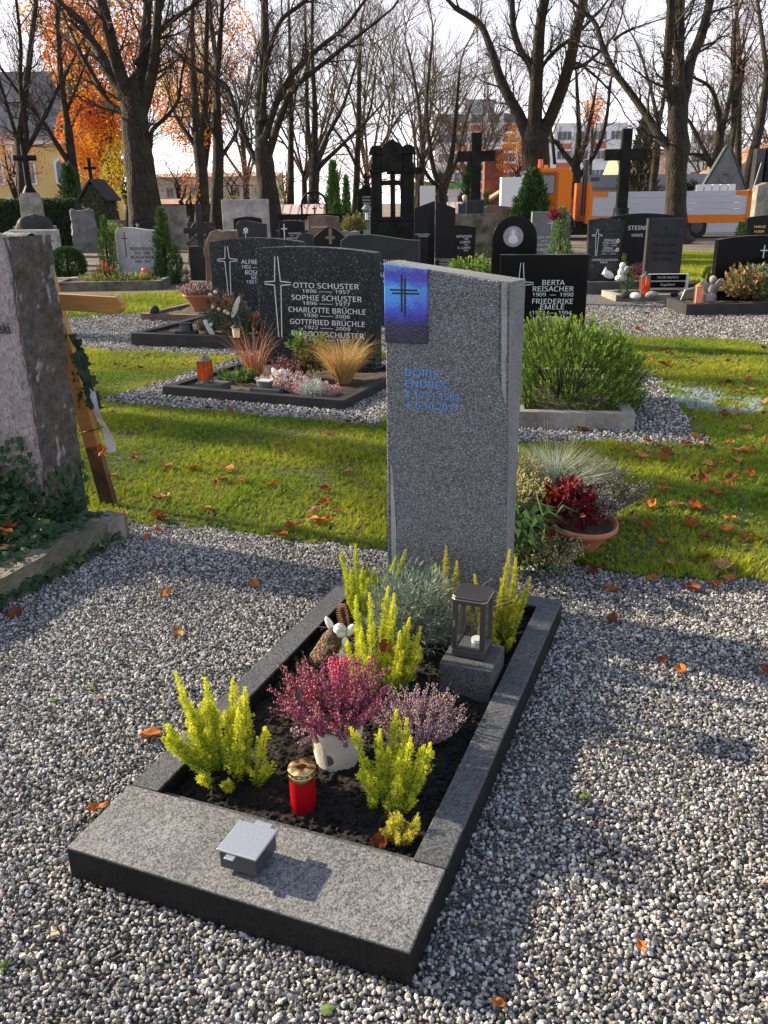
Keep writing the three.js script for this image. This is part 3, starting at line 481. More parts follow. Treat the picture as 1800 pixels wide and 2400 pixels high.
{ // red grave candle with pierced gold lid
  const t = thing('grave_candle', 'red grave candle with a gold lid standing in the soil', 'candle', gAt(0.432, 0.05, -0.365), -TH);
  part('cup', lathe([[0, 0], [0.029, 0], [0.0325, 0.004], [0.0325, 0.102], [0.030, 0.106], [0, 0.106]], 40), M.candleRed, t);
  const lid = part('lid', lathe([[0.0335, 0.1], [0.0345, 0.103], [0.0345, 0.112], [0.033, 0.1135]], 40), M.gold, t);
  const sg = box(0.0055, 0.013, 0.002); for (let i = 0; i < 14; i++) { const a = i / 14 * Math.PI * 2, s = part('lid_post', sg, M.gold, t); s.position.set(Math.sin(a) * 0.0325, 0.119, Math.cos(a) * 0.0325); s.rotation.y = a; }
  part('lid_inside', lathe([[0, 0.108], [0.031, 0.108], [0.031, 0.124]], 30), std({ color: col(0.75, 0.72, 0.5), roughness: 0.5 }), t);
  const g = lathe([[0.0345, 0.122], [0.0352, 0.126], [0.034, 0.129], [0.026, 0.132], [0.0145, 0.132], [0.013, 0.129], [0.0125, 0.12]], 48), p = g.attributes.position;
  for (let i = 0; i < p.count; i++) { const x = p.getX(i), z = p.getZ(i), r = Math.hypot(x, z), a = Math.atan2(z, x); if (r > 0.012) p.setY(i, p.getY(i) + 0.0016 * Math.sin(a * 6) * smooth((r - 0.012) / 0.01)); } g.computeVertexNormals();
  part('lid_top', g, M.gold, t);
  part('wick_hole', lathe([[0, 0.117], [0.0125, 0.12]], 20), std({ color: col(0.12, 0.05, 0.02) }), t);
}
{ // stone block and lantern on it
  one('lantern_block', 'square dark granite block in the soil carrying the metal lantern', 'stone block', box(0.165, 0.2, 0.17, 0, 0.06, 0, 0.003), M.kerb, gAt(0.671, 0, -1.087), -TH);
  const t = thing('grave_lantern', 'dull bronze metal lantern with glass panes on the granite block', 'lantern', gAt(0.664, 0.16, -1.105), -TH);
  const m = std({ color: col(0.105, 0.098, 0.095), metalness: 0.75, roughness: 0.42, bumpMap: grainBump, bumpScale: 0.0006 }), W = 0.104, H = 0.2;
  part('base_plate', box(W, 0.024, W, 0, 0.015, 0, 0.003), m, t);
  for (const sx of [-1, 1]) for (const sz of [-1, 1]) part('corner_post', box(0.016, H - 0.03, 0.016, sx * (W / 2 - 0.008), 0.027 + (H - 0.03) / 2, sz * (W / 2 - 0.008), 0.002), m, t);
  for (const [x, z, w, d] of [[0, W / 2 - 0.006, W - 0.03, 0.011], [0, -W / 2 + 0.006, W - 0.03, 0.011], [W / 2 - 0.006, 0, 0.011, W - 0.03], [-W / 2 + 0.006, 0, 0.011, W - 0.03]]) { part('rail', box(w, 0.014, d, x, H - 0.011, z, 0.002), m, t); part('rail', box(w, 0.009, d, x, 0.031, z, 0.002), m, t); }
  for (const a of [0, 1, 2, 3]) { const q = part('pane', box(W - 0.03, H - 0.05, 0.0025), M.glass, t); q.position.set(Math.sin(a * Math.PI / 2) * (W / 2 - 0.007), 0.035 + (H - 0.055) / 2, Math.cos(a * Math.PI / 2) * (W / 2 - 0.007)); q.rotation.y = a * Math.PI / 2; }
  const s = new THREE.Shape(), c = 0.012, h = W / 2 + 0.003; s.moveTo(-h + c, -h); s.lineTo(h - c, -h); s.lineTo(h, -h + c); s.lineTo(h, h - c); s.lineTo(h - c, h); s.lineTo(-h + c, h); s.lineTo(-h, h - c); s.lineTo(-h, -h + c);
  const lid = part('lid', extr(s, 0.011, 0.002).rotateX(-Math.PI / 2).translate(0, H - 0.003, 0), m, t);
  part('lid_rim', extr(s, 0.004, 0.001).scale(1.012, 1.012, 1).rotateX(-Math.PI / 2).translate(0, H - 0.004, 0), std({ color: col(0.55, 0.56, 0.58), metalness: 0.9, roughness: 0.3 }), lid);
  part('floor', box(W - 0.03, 0.003, W - 0.03, 0, 0.0305, 0), std({ color: col(0.2, 0.22, 0.24), metalness: 0.6, roughness: 0.3 }), t);
  part('door_catch', box(0.005, 0.022, 0.005, -W / 2 + 0.008, 0.115, W / 2 + 0.002, 0.001), std({ color: col(0.5, 0.5, 0.5), metalness: 0.9, roughness: 0.3 }), t);
  part('tealight', new THREE.CylinderGeometry(0.019, 0.019, 0.012, 20).translate(0.014, 0.038, -0.01), M.silver, t);
}
{ // holy-water box on the slab
  const t = thing('holy_water_box', 'grey metal holy water box with hinged lid on the front slab', 'box', gAt(0.424, 0.1, -0.108), -TH);
  const body = std({ color: col(0.075, 0.08, 0.09), metalness: 0.5, roughness: 0.45 }), lidM = std({ color: col(0.44, 0.46, 0.5), metalness: 0.75, roughness: 0.42, bumpMap: grainBump, bumpScale: 0.0004 });
  part('foot', box(0.06, 0.012, 0.06, 0, 0.006, 0), body, t);
  part('tray', box(0.092, 0.046, 0.094, 0, 0.034, 0, 0.003), body, t);
  const lid = part('lid', box(0.1, 0.006, 0.102, 0, 0.0602, 0, 0.0025), lidM, t);
  part('lid_tab', box(0.024, 0.004, 0.016, -0.012, 0.055, 0.056, 0.0018), lidM, lid);
  part('hinge', box(0.042, 0.005, 0.012, 0.01, 0.0605, -0.0565, 0.001), lidM, lid);
}
{ // little white angel leaning on a weathered root, and a pine cone
  const t = thing('driftwood_root', 'weathered brown driftwood root leaning inside the left kerb', 'driftwood', gAt(0.165, 0.045, -1.05), -TH);
  part('root', roughen(new THREE.CapsuleGeometry(0.038, 0.10, 12, 28).rotateZ(-0.5).rotateX(0.15).translate(0.02, 0.055, 0), 0.016, 24, 3), std({ map: tex(256, 0.14, (x, y) => V.mix([0.06, 0.035, 0.018], [0.36, 0.24, 0.14], clamp(1.5 * tn2(x, y, 40, 7) - 0.3))), bumpMap: tex(256, 0.14, (x, y) => tn2(x, y, 40, 7), false), bumpScale: 0.012, roughness: 0.95 }), t);
  const a = thing('angel_figurine', 'small white angel figurine resting on the driftwood root', 'figurine', gAt(0.225, 0.105, -1.06), -TH); a.scale.setScalar(1.25);
  const parts = [[0, 0.02, 0, 0.026, 0.028, 0.022], [0.002, 0.054, 0.004, 0.018, 0.018, 0.017], [-0.02, 0.0, 0.018, 0.011, 0.022, 0.012], [0.016, -0.004, 0.02, 0.011, 0.024, 0.012], [-0.022, 0.032, 0.016, 0.009, 0.016, 0.009], [0.022, 0.032, 0.016, 0.009, 0.016, 0.009]];
  part('body', merge(parts.map(([x, y, z, rx, ry, rz]) => new THREE.SphereGeometry(1, 20, 14).scale(rx, ry, rz).translate(x, y, z))), M.white, a);
  part('wing', new THREE.SphereGeometry(1, 16, 10).scale(0.01, 0.022, 0.006).rotateZ(0.5).translate(-0.03, 0.068, -0.006), M.white, a);
  part('wing', new THREE.SphereGeometry(1, 16, 10).scale(0.01, 0.022, 0.006).rotateZ(-0.5).translate(0.03, 0.06, -0.006), M.white, a);
  const h = part('hair', roughen(new THREE.SphereGeometry(0.0185, 20, 12, 0, 6.3, 0, 1.7), 0.002, 190), std({ color: col(0.5, 0.52, 0.52), roughness: 0.7 }), a); h.position.set(0.002, 0.058, 0.001);
  const c = thing('pine_cone', 'brown pine cone standing behind the angel figurine', 'pine cone', gAt(0.186, 0.11, -1.2), -TH), sc = new TB(), R = rng(91);
  for (let i = 0; i < 110; i++) { const v = i / 110, an = i * 2.4, r = 0.021 * Math.sin(Math.PI * (0.12 + 0.8 * v)), o = [Math.cos(an), 0, Math.sin(an)], p = [o[0] * r * 0.5, v * 0.085, o[2] * r * 0.5]; sc.needle(p, V.norm([o[0], 0.35, o[2]]), [-o[2], 0, o[0]], 0.016, 0.0048, jit(R, [0.16, 0.085, 0.04], 0.3)); }
  part('scales', sc.build(), plain, c, 'stuff'); part('core', new THREE.CapsuleGeometry(0.009, 0.06, 4, 8).translate(0, 0.04, 0), M.woodDark, c); c.rotation.z = 0.2;
  const tw = thing('dry_heath_twig', 'thin dry grey twig jutting over the left kerb', 'twig', gAt(0.2, 0.12, -1.15), -TH), tt = new Tubes();
  tt.add([[0.02, 0, 0, 0.0018], [-0.05, 0.012, 0.01, 0.0015], [-0.12, 0.004, 0.0, 0.001]], 5); for (let i = 0; i < 9; i++) tt.add([[-0.11 + i * 0.012, 0.006, 0.004, 0.001], [-0.118 + i * 0.012, 0.014 - (i % 2) * 0.018, 0.008, 0.0006]], 4);
  part('stem', tt.build(), std({ color: col(0.2, 0.17, 0.15) }), tw);
}
let KIT;
// ---------- general builders for the other graves
function surround(label, pos, turn, W, L, h, m, o = {}) {   // kerb frame, front left corner at pos, and its soil
  const t = thing('grave_surround', label, 'grave surround', pos, -turn), k = o.k ?? 0.08;
  part('front_kerb', box(W, h + 0.05, k, W / 2, (h - 0.05) / 2, -k / 2, 0.004), m, t);
  part('side_kerb', box(k, h + 0.049, L - k, k / 2, (h - 0.052) / 2, -k - (L - k) / 2, 0.004), m, t);
  part('side_kerb', box(k, h + 0.049, L - k, W - k / 2, (h - 0.052) / 2, -k - (L - k) / 2, 0.004), m, t);
  part('back_kerb', box(W - 2 * k - 0.004, h + 0.048, k, W / 2, (h - 0.053) / 2, -L + k / 2, 0.004), m, t);
  const g = new THREE.PlaneGeometry(W - 2 * k, L - 2 * k, 40, 40); g.rotateX(-Math.PI / 2); const p = g.attributes.position; for (let i = 0; i < p.count; i++) p.setY(i, 0.02 * fbm(p.getX(i) * 7, p.getZ(i) * 7, W)); g.computeVertexNormals(); g.translate(W / 2, h - 0.035, -L / 2);
  part('soil', g, o.soil ?? bedSoil, t);
  return t;
}
const bedSoil = std({ map: blotch(31, [0.02, 0.014, 0.009], [0.09, 0.062, 0.04], [9, 30, 90, 200], [0.25, 0.2, 0.3, 0.25], 0.7), roughness: 1 });
const outline = {   // headstone outlines, width w, height h, from the ground up
  flat: (w, h) => [[-w / 2, 0], [w / 2, 0], [w / 2, h], [-w / 2, h]],
  arc: (w, h, d = 0.05) => { const a = [[-w / 2, 0], [w / 2, 0]]; for (let i = 0; i <= 14; i++) { const x = w / 2 - w * i / 14; a.push([x, h - d * Math.pow(2 * x / w, 2)]); } return a; },
  tilt: (w, h, d = 0.05) => { const a = [[-w / 2, 0], [w / 2, 0]]; for (let i = 0; i <= 14; i++) { const x = w / 2 - w * i / 14, u = i / 14; a.push([x, h - d * Math.pow(Math.abs(u - 0.62) / 0.62, 2)]); } return a; },
  wave: (w, h, d = 0.06) => { const a = [[-w / 2, 0], [w / 2, 0]]; for (let i = 0; i <= 20; i++) { const u = i / 20; a.push([w / 2 - w * u, h - d * (0.5 - 0.5 * Math.cos((1 - u - 0.27) * 2 * Math.PI * 0.68)) - (u > 0.9 ? (u - 0.9) * 0.5 : 0)]); } return a; },
  round: (w, h) => { const a = [[-w / 2, 0], [w / 2, 0]]; for (let i = 0; i <= 24; i++) { const t = Math.PI * i / 24; a.push([Math.cos(t) * w / 2, h - w / 2 + Math.sin(t) * w / 2]); } return a; },
  shoulder: (w, h) => { const a = [[-w / 2, 0], [w / 2, 0], [w / 2, h - 0.16], [w / 2 - 0.04, h - 0.13]]; for (let i = 1; i <= 14; i++) { const u = i / 15, x = lerp(w / 2 - 0.04, -w / 2 + 0.04, u); a.push([x, h - 0.13 + 0.13 * Math.sin(Math.PI * u)]); } a.push([-w / 2 + 0.04, h - 0.13], [-w / 2, h - 0.16]); return a; },
  gable: (w, h, d = 0.12) => [[-w / 2, 0], [w / 2, 0], [w / 2, h - d], [0, h], [-w / 2, h - d]],
  taper: (w, h) => [[-w / 2 + 0.04, 0], [w / 2 - 0.06, 0], [w / 2, h - 0.05], [w * 0.1, h - 0.01], [-w * 0.15, h], [-w / 2, h - 0.03]],
  rough: (w, h, s = 1) => { const a = [[-w / 2, 0], [w / 2, 0]]; const R = rng(s); for (let i = 1; i < 7; i++) a.push([w / 2 - 0.1 * w * R() - (i > 4 ? 0.1 * w * (i - 4) : 0), h * i / 7]); for (let i = 0; i < 5; i++) a.push([lerp(w * 0.28, -w * 0.3, i / 4), h * (0.94 + 0.06 * R())]); for (let i = 6; i > 0; i--) a.push([-w / 2 + 0.1 * w * R() + (i > 5 ? 0.08 * w : 0), h * i / 7]); return a; },
};
const bar = (w, h, x, y) => new THREE.BoxGeometry(w, h, 0.004).translate(x, y, 0);
const starCross = (w, top, mid, bot, th) => {   // cross drawn as four bent outline strokes that flare to the middle
  const l = [], stroke = (x0, y0, x1, y1) => { const d = Math.hypot(x1 - x0, y1 - y0), g = new THREE.BoxGeometry(th, d, 0.004); g.rotateZ(-Math.atan2(x1 - x0, y1 - y0)); g.translate((x0 + x1) / 2, (y0 + y1) / 2, 0); l.push(g); };
  for (const s of [-1, 1]) { stroke(s * w * 0.11, top, s * w * 0.22, mid + w * 0.09); stroke(s * w * 0.22, mid + w * 0.09, s * w, mid + w * 0.04); stroke(s * w, mid - w * 0.1, s * w * 0.25, mid - w * 0.16); stroke(s * w * 0.25, mid - w * 0.16, s * w * 0.12, bot); }
  return merge(l);
};
// stone: outline, material, writing on the front. lines: [text, x, y, size, width?]
function headstone(label, [x, z], turn, shape, w, h, tk, m, o = {}) {
  const t = thing('headstone', label, 'headstone', [x, o.y ?? 0, z], -turn, o.group);
  const g = extr(outline[shape](w, h, o.d), tk, o.bev ?? 0.006).translate(0, 0, -tk); if (o.lumpy) roughen(g, o.lumpy, o.freq ?? 9, w * 7);
  part('slab', g, m, t);
  if (o.plinth) part('plinth', box(w + o.plinth[0], o.plinth[1] + 0.03, tk + o.plinth[2], 0, o.plinth[1] / 2 - 0.015, -tk / 2, 0.006), o.plinthM ?? m, t);
  const lm = o.letter ?? M.letter, zf = 0.0012 + (o.lumpy ? o.lumpy : 0);
  for (const [s, lx, ly, size, ww] of o.lines ?? []) { const q = text(s, size, 0.0022, o.align ?? 0.5, o.font ?? fSans, o.sx ?? 1.05); if (ww) { q.computeBoundingBox(); q.scale(ww / (q.boundingBox.max.x - q.boundingBox.min.x), 1, 1); } part('inscription_line', q, lm, t, 'stuff').position.set(lx, ly, zf - 0.001); }
  if (o.star) { const [sx, sw, top, mid, bot, th] = o.star; part('engraved_cross', starCross(sw, top, mid, bot, th), lm, t).position.set(sx, 0, zf); }
  if (o.cross) { const [sx, cy, cw, up, dn, th] = o.cross; part('cross', merge([bar(th, up + dn, 0, (up - dn) / 2), bar(cw, th, 0, 0).translate(0, 0, 0.001)]), o.crossM ?? lm, t).position.set(sx, cy, zf); }
  return t;
}
// ---------- the neighbouring grave on the left: rough stone, ivy, kerb
{
  const t = thing('grave_surround', 'mossy concrete grave surround overgrown with ivy, left of the front grave', 'grave surround', gAt(-2.6, 0, 0.4), -TH);
  part('side_kerb', roughen(boxUV(new THREE.BoxGeometry(0.11, 0.2, 2.27, 2, 4, 60)).translate(1.31, 0.03, -1.135), 0.004, 14, 2), M.mossy, t);
  part('back_kerb', box(1.2, 0.19, 0.1, 0.64, 0.03, -2.2, 0.004), M.mossy, t);
  part('kerb_end', box(0.115, 0.2, 0.12, 1.312, 0.031, -2.19, 0.006), M.concrete, t);
  const g = new THREE.PlaneGeometry(1.25, 2.1, 20, 40); g.rotateX(-Math.PI / 2); g.translate(0.62, 0.08, -1.1); part('soil', g, bedSoil, t);
}
{
  const t = thing('headstone', 'rough-hewn pinkish headstone with dark weathered side, overgrown by ivy at the foot', 'headstone', gAt(-1.5, 0, -1.655), -TH);
  const W = 0.8, H = 1.34, TK = 0.26, g = new THREE.BoxGeometry(W, H, TK, 60, 100, 20), p = g.attributes.position, n = g.attributes.normal, cc = [], R = rng(101);
  for (let i = 0; i < p.count; i++) {
    let x = p.getX(i), y = p.getY(i), z = p.getZ(i); const nx = n.getX(i), ny = n.getY(i), nzv = n.getZ(i);
    const d = nzv > 0.5 ? 0.007 * fbm(x * 9, y * 7, 1) + 0.004 * nz(x * 30, y * 30, 2) : nx > 0.5 ? 0.02 * fbm(z * 6 + 3, y * 4, 3) + 0.007 * nz(z * 30, y * 12, 4) : 0.02 * fbm(x * 7, z * 9, 6);
    const crack = nzv > 0.5 ? clamp((nz(x * 5 + 2, y * 5 + x * 3, 5)) * 3) : 0;
    let c;
    if (nzv > 0.5) { const b = 0.5 + 0.5 * fbm(x * 8, y * 8, 12), st = 0.5 + 0.5 * fbm(x * 30, y * 30, 7); c = V.mix([0.33, 0.275, 0.27], [0.55, 0.48, 0.465], clamp(0.7 * b + 0.45 * st - 0.1)); if (fbm(x * 14 + 1, y * 3, 8) > 0.75) c = [0.13, 0.11, 0.11]; }
    else { const b = fbm(z * 22, y * 22, 5), s = fbm(z * 34, y * 5, 15); c = V.mix([0.06, 0.05, 0.043], [0.17, 0.15, 0.13], clamp(0.5 + b * 0.7)); if (s > 0.38 + 0.25 * R()) c = V.mix(c, [0.5, 0.5, 0.52], 0.75); if (ny > 0.5 && fbm(x * 20, z * 20, 9) > 0.1) c = [0.35, 0.34, 0.33]; if (fbm(z * 9 + 5, y * 4, 19) > 0.6) c = [0.09, 0.085, 0.03]; }
    cc.push(...c);
    const rim = smooth((Math.abs(x) - W / 2 + 0.02) / 0.02); if (ny > 0.5) y += 0.012 * fbm(x * 9, z * 9, 2); x += nx * d + 0.012 * nz(y * 4, z * 3, 2) * (x > 0 ? 1 : 0); z += nzv * d - (nzv > 0.5 && x > W / 2 - 0.03 ? 0.012 * (x - W / 2 + 0.03) / 0.03 : 0); y += ny * d;
    p.setXYZ(i, x - W / 2, y + H / 2 + 0.04, z - TK / 2);
  }
  g.setAttribute('color', new THREE.Float32BufferAttribute(cc, 3)); g.computeVertexNormals(); boxUV(g);
  const uv = g.attributes.uv; for (let i = 0; i < p.count; i++) uv.setXY(i, p.getX(i) + p.getZ(i), p.getY(i));
  part('slab', g, std({ vertexColors: true, map: tex(512, 0.35, (x, y) => clamp(0.35 + 0.75 * (0.45 * tn(x, y, 70, 26) + 0.3 * tn2(x, y, 150, 60) + 0.25 * tn(x, y, 20)) + (tn2(x, y, 90, 30) > 0.8 ? 0.3 : 0) - (tn(x + 90, y, 60, 24) > 0.8 ? 0.25 : 0))), roughness: 0.92, bumpMap: grainBump, bumpScale: 0.006 }), t);
  part('inscription_line', text('owski', 0.044, 0.002, 0, fBold, 0.75), M.letterDark, t, 'stuff').position.set(-0.17, 0.985, 0.009);
}
const ivyLeaf = (tb, p, nrm, up, s, c) => {   // five-lobed leaf
  const a = V.norm(V.cross(up, nrm)), b = V.norm(V.cross(nrm, a)), o = [[0, -0.5], [0.42, -0.42], [0.3, -0.1], [0.5, 0.12], [0.2, 0.18], [0, 0.6], [-0.2, 0.18], [-0.5, 0.12], [-0.3, -0.1], [-0.42, -0.42]];
  const q = o.map(([u, v]) => V.add(V.add(V.add(p, a, u * s), b, v * s), nrm, -s * 0.18 * (Math.abs(u) + Math.abs(v) * 0.6)));
  for (let i = 0; i < q.length; i++) tb.tri(p, q[i], q[(i + 1) % q.length], c);
};
{
  const t = thing('ivy', 'dark green ivy covering the left grave and climbing its stone', 'ivy', gAt(-2.6, 0, 0.4), -TH), R = rng(111), tb = new TB(), vines = new Tubes();
  const hgt = (x, z) => 0.13 + 0.05 * fbm(x * 4, z * 4, 3) + 0.24 * smooth((-z - 1.35) / 0.6) * smooth((1.3 - x) / 0.5) + 0.04 * smooth((1.2 - x) / 0.5);
  for (let i = 0; i < 6500; i++) {
    const x = 0.25 + Math.pow(R(), 0.8) * 1.14, z = -0.25 - R() * 1.95; let y = hgt(x, z) + (R() - 0.7) * 0.06; if (x > 1.27) y = lerp(0.12, 0.02, (x - 1.27) / 0.12) * (0.4 + R()) + 0.02;
    const nrm = V.norm([(R() - 0.5) * 1.2 + (x > 1.2 ? 0.6 : 0.1), 0.8 + R() * 0.5, (R() - 0.3) * 1.2]), k = R();
    ivyLeaf(tb, [x, y, z], nrm, V.norm([R() - 0.5, -0.3, R() - 0.2]), 0.026 + 0.026 * R(), jit(R, k < 0.7 ? [0.022, 0.055, 0.018] : k < 0.92 ? [0.045, 0.09, 0.025] : [0.12, 0.17, 0.04], 0.3));
  }
  for (let i = 0; i < 500; i++) {   // climbing on the stone: front and right side
    const side = R() < 0.35, u = R(), y = 0.15 + Math.pow(R(), 2) * (side ? 0.22 : 0.34 + 0.3 * (1 - u)); const p = side ? [1.105 + 0.02 * R(), y, -2.06 - u * 0.25] : [1.1 - (1 - u) * 0.75, y, -2.03 + 0.02 * R()];
    ivyLeaf(tb, p, V.norm(side ? [1, 0.4, R() - 0.3] : [R() - 0.3, 0.4, 1]), [0, -1, R() - 0.5], 0.02 + 0.02 * R(), jit(R, [0.022, 0.055, 0.018], 0.4));
  }
  part('leaves', tb.build(), leafMat({ transmission: 0.12, roughness: 0.5, specularIntensity: 0.5 }), t, 'stuff');
  for (let i = 0; i < 30; i++) { const x = 0.5 + R() * 0.75, z = -0.3 - R() * 1.7; vines.add([[x, 0.1, z, 0.003], [x + 0.1 * R(), hgt(x, z) - 0.01, z + 0.15 * R(), 0.0025], [x + 0.25 * R(), 0.1, z + 0.3 * R(), 0.002]], 4); }
  part('vines', vines.build(), stemMat, t, 'stuff');
  const f = thing('fern', 'yellowing fern frond poking out of the ivy at the left', 'fern', gAt(-1.6, 0.14, -1.3), -TH), fb = new TB();
  for (let i = 0; i < 22; i++) for (const s of [-1, 1]) { const u = i / 22, p = [0.27 * u - 0.05, 0.075 + 0.03 * Math.sin(u * 3) - 0.05 * u * u, 0.06 * u]; fb.needle(p, V.norm([0.45, s * 0.6 - 0.1, s * 0.8]), V.norm([1, 0, 0]), 0.075 * (1 - u * 0.85), 0.0065 * (1 - u * 0.6), jit(R, R() < 0.75 ? [0.55, 0.43, 0.03] : [0.3, 0.38, 0.04], 0.15)); }
  part('frond', fb.build(), leafMat({ transmission: 0.4 }), f, 'stuff'); part('stalk', tube([[-0.06, 0.0, 0], [0.08, 0.1, 0.02], [0.22, 0.05, 0.06]], 0.0016), std({ color: col(0.25, 0.16, 0.05) }), f);
}
{ // leaning wooden cross behind the rough stone, with what is left of a wreath
  const t = thing('wooden_cross', 'brown wooden grave cross leaning behind the rough headstone', 'cross', [-1.47, 0, -4.27], -TH), lean = new THREE.Group(); lean.name = 'leaning_frame';
  const post = part('post', box(0.088, 1.1, 0.034, 0, 0.55 + 0.2, 0, 0.003), M.wood, t), foot = part('post_foot', box(0.0884, 0.36, 0.0344, 0, 0.15, 0, 0.003), M.woodDark, t);
  const ag = extr([[-0.4, -0.04], [0.4, -0.04], [0.43, -0.015], [0.43, 0.015], [0.4, 0.04], [-0.4, 0.04], [-0.43, 0.015], [-0.43, -0.015]], 0.036, 0.003), arm = part('arm', ag, M.wood, t);
  arm.position.set(-0.15, 1.06, 0.012); post.rotation.z = foot.rotation.z = 0.17; post.position.x = 0.02; foot.position.x = 0.02; arm.rotation.z = -0.02;
  const r = thing('ribbon', 'white wreath ribbon tied to the leaning wooden cross', 'ribbon', [-1.5, 0, -4.27], -TH), rg = new THREE.PlaneGeometry(0.05, 0.34, 4, 14), p = rg.attributes.position; for (let i = 0; i < p.count; i++) p.setZ(i, 0.012 * Math.sin(p.getY(i) * 22 + p.getX(i) * 30)); rg.computeVertexNormals(); rg.rotateZ(0.3).translate(0.045, 0.46, -0.03);
  part('band', rg, phys({ color: col(0.74, 0.76, 0.8), roughness: 0.5, side: THREE.DoubleSide }), r); part('cord', tube([[-0.12, 0.36, 0.05], [-0.02, 0.41, 0.03], [0.03, 0.42, 0.03], [0.06, 0.43, -0.01], [0.05, 0.43, -0.03], [-0.05, 0.41, -0.03]], 0.0028), M.black, r);
  const w = thing('laurel_wreath', 'dark green laurel wreath remains hanging behind the wooden cross', 'wreath', [-1.5, 0, -4.33], -TH), R = rng(113), lb = new TB();
  for (let i = 0; i < 90; i++) { const y = 0.52 + R() * 0.34, x = 0.0 + (R() - 0.5) * 0.1 - (y - 0.52) * 0.16; ivyLeaf(lb, [x, y, R() * 0.05], V.norm([R() + 0.3, R() - 0.3, R()]), [0.2, -1, 0], 0.05 + 0.04 * R(), jit(R, [0.03, 0.06, 0.035], 0.4)); }
  part('leaves', lb.build(), leafMat({ roughness: 0.5 }), w, 'stuff');
}
// ---------- planting behind the front headstone
{
  const R = rng(121);
  const b = thing('plant_bowl', 'tilted terracotta plant bowl half hidden behind the front headstone', 'plant bowl', [0.85, 0.06, -3.5], 0.1); b.scale.setScalar(0.78);
  const bowl = part('bowl', lathe([[0, 0], [0.1, 0], [0.115, 0.012], [0.185, 0.13], [0.192, 0.135], [0.205, 0.137], [0.208, 0.15], [0.205, 0.168], [0.196, 0.17], [0.186, 0.16], [0.178, 0.14], [0, 0.135]], 48), M.terracotta, b), so = part('soil', new THREE.CylinderGeometry(0.183, 0.183, 0.01, 32).translate(0, 0.142, 0), bedSoil, b);
  b.rotation.z = -0.08; b.rotation.x = 0.12;
  const red = thing('red_leaved_plant', 'crimson leaved plant growing in the terracotta bowl', 'plant', [0.8, 0.18, -3.48]), rt = new TB(); red.scale.setScalar(1.2);
  for (let i = 0; i < 420; i++) { const a = R() * 6.3, e = Math.acos(R()), r = 0.6 + 0.4 * R(), o = [Math.sin(e) * Math.cos(a), Math.cos(e), Math.sin(e) * Math.sin(a)], p = [o[0] * 0.11 * r, 0.0 + o[1] * 0.15 * r, o[2] * 0.1 * r], d = V.norm([o[0], o[1] + 0.5, o[2]]), k = R(); rt.needle(p, V.norm([d[0] + (R() - 0.5) * 1.6, d[1] + (R() - 0.6) * 1.2, d[2] + (R() - 0.5) * 1.6]), perp(R, d), 0.04, 0.012, jit(R, k < 0.7 ? [0.2, 0.014, 0.025] : k < 0.9 ? [0.07, 0.01, 0.016] : [0.5, 0.14, 0.06], 0.35)); }
  part('leaves', rt.build(), leafMat({ roughness: 0.45 }), red, 'stuff');
  const bh = (nm, label, cat, pos, n, rad, len, cols, per, foot) => { const t = thing(nm, label, cat, pos), tb = new TB(); BS = 0.0042; bellHeather(tb, R, n, rad, len, cols, per, foot); part('flowering_stems', tb.build(), bellMat, t, 'stuff'); return t; };
  bh('cream_heather', 'cream flowering heather beside the headstone edge, left of the red plant', 'heather', [0.58, 0.12, -3.58], 110, 0.6, 0.28, [[0.5, 0.46, 0.2], [0.6, 0.52, 0.3], [0.42, 0.4, 0.12]], 44, 0.07);
  bh('olive_heather', 'olive brown heather with faded tips at the back behind the headstone', 'heather', [0.56, 0.12, -3.9], 130, 0.7, 0.3, [[0.38, 0.32, 0.1], [0.5, 0.44, 0.2], [0.3, 0.26, 0.08]], 40, 0.09);
  bh('grey_heather', 'grey-brown withered heather right of the blue grass', 'heather', [1.04, 0.08, -3.9], 170, 1.1, 0.26, [[0.25, 0.2, 0.17], [0.36, 0.31, 0.25], [0.2, 0.2, 0.1]], 34, 0.08);
  bh('withered_heather', 'dark withered heather with whitish tips in the terracotta bowl', 'heather', [0.9, 0.15, -3.56], 110, 1.0, 0.18, [[0.2, 0.17, 0.18], [0.35, 0.33, 0.33], [0.12, 0.09, 0.09]], 30, 0.06);
  bh('trailing_heather', 'dim heather with pale hanging tips below the terracotta bowl', 'heather', [0.70, 0.06, -3.32], 70, 1.6, 0.17, [[0.4, 0.36, 0.18], [0.2, 0.18, 0.06], [0.5, 0.46, 0.3]], 28, 0.05);
  const fes = thing('blue_fescue', 'tuft of silvery blue fescue grass behind the red plant', 'ornamental grass', [0.84, 0.1, -3.98]), fb = new TB();
  for (let i = 0; i < 1100; i++) { const a = R() * 6.3, r = Math.sqrt(R()), d = V.norm([Math.cos(a) * r * 1.1, 1, Math.sin(a) * r * 1.1]), p = [Math.cos(a) * r * 0.05, 0, Math.sin(a) * r * 0.05], l = 0.25 + 0.1 * R(), s = perp(R, d), m = V.add(p, d, l * 0.6), q = V.norm(V.add(d, [Math.cos(a), -0.3, Math.sin(a)], 0.6)), c = jit(R, R() < 0.75 ? [0.3, 0.38, 0.34] : [0.5, 0.44, 0.26], 0.2); fb.quad(V.add(p, s, -0.0016), V.add(p, s, 0.0016), V.add(m, s, 0.0013), V.add(m, s, -0.0013), c); fb.tri(V.add(m, s, 0.0013), V.add(m, s, -0.0013), V.add(m, q, l * 0.45), c); }
  for (let i = 0; i < 14; i++) { const x = -0.2 + 0.35 * R(); fb.needle([x * 0.3, 0, 0], V.norm([x, 1, R() * 0.3]), [1, 0, 0], 0.42 + 0.14 * R(), 0.0012, [0.5, 0.42, 0.25]); }
  part('blades', fb.build(), leafMat(), fes, 'stuff');
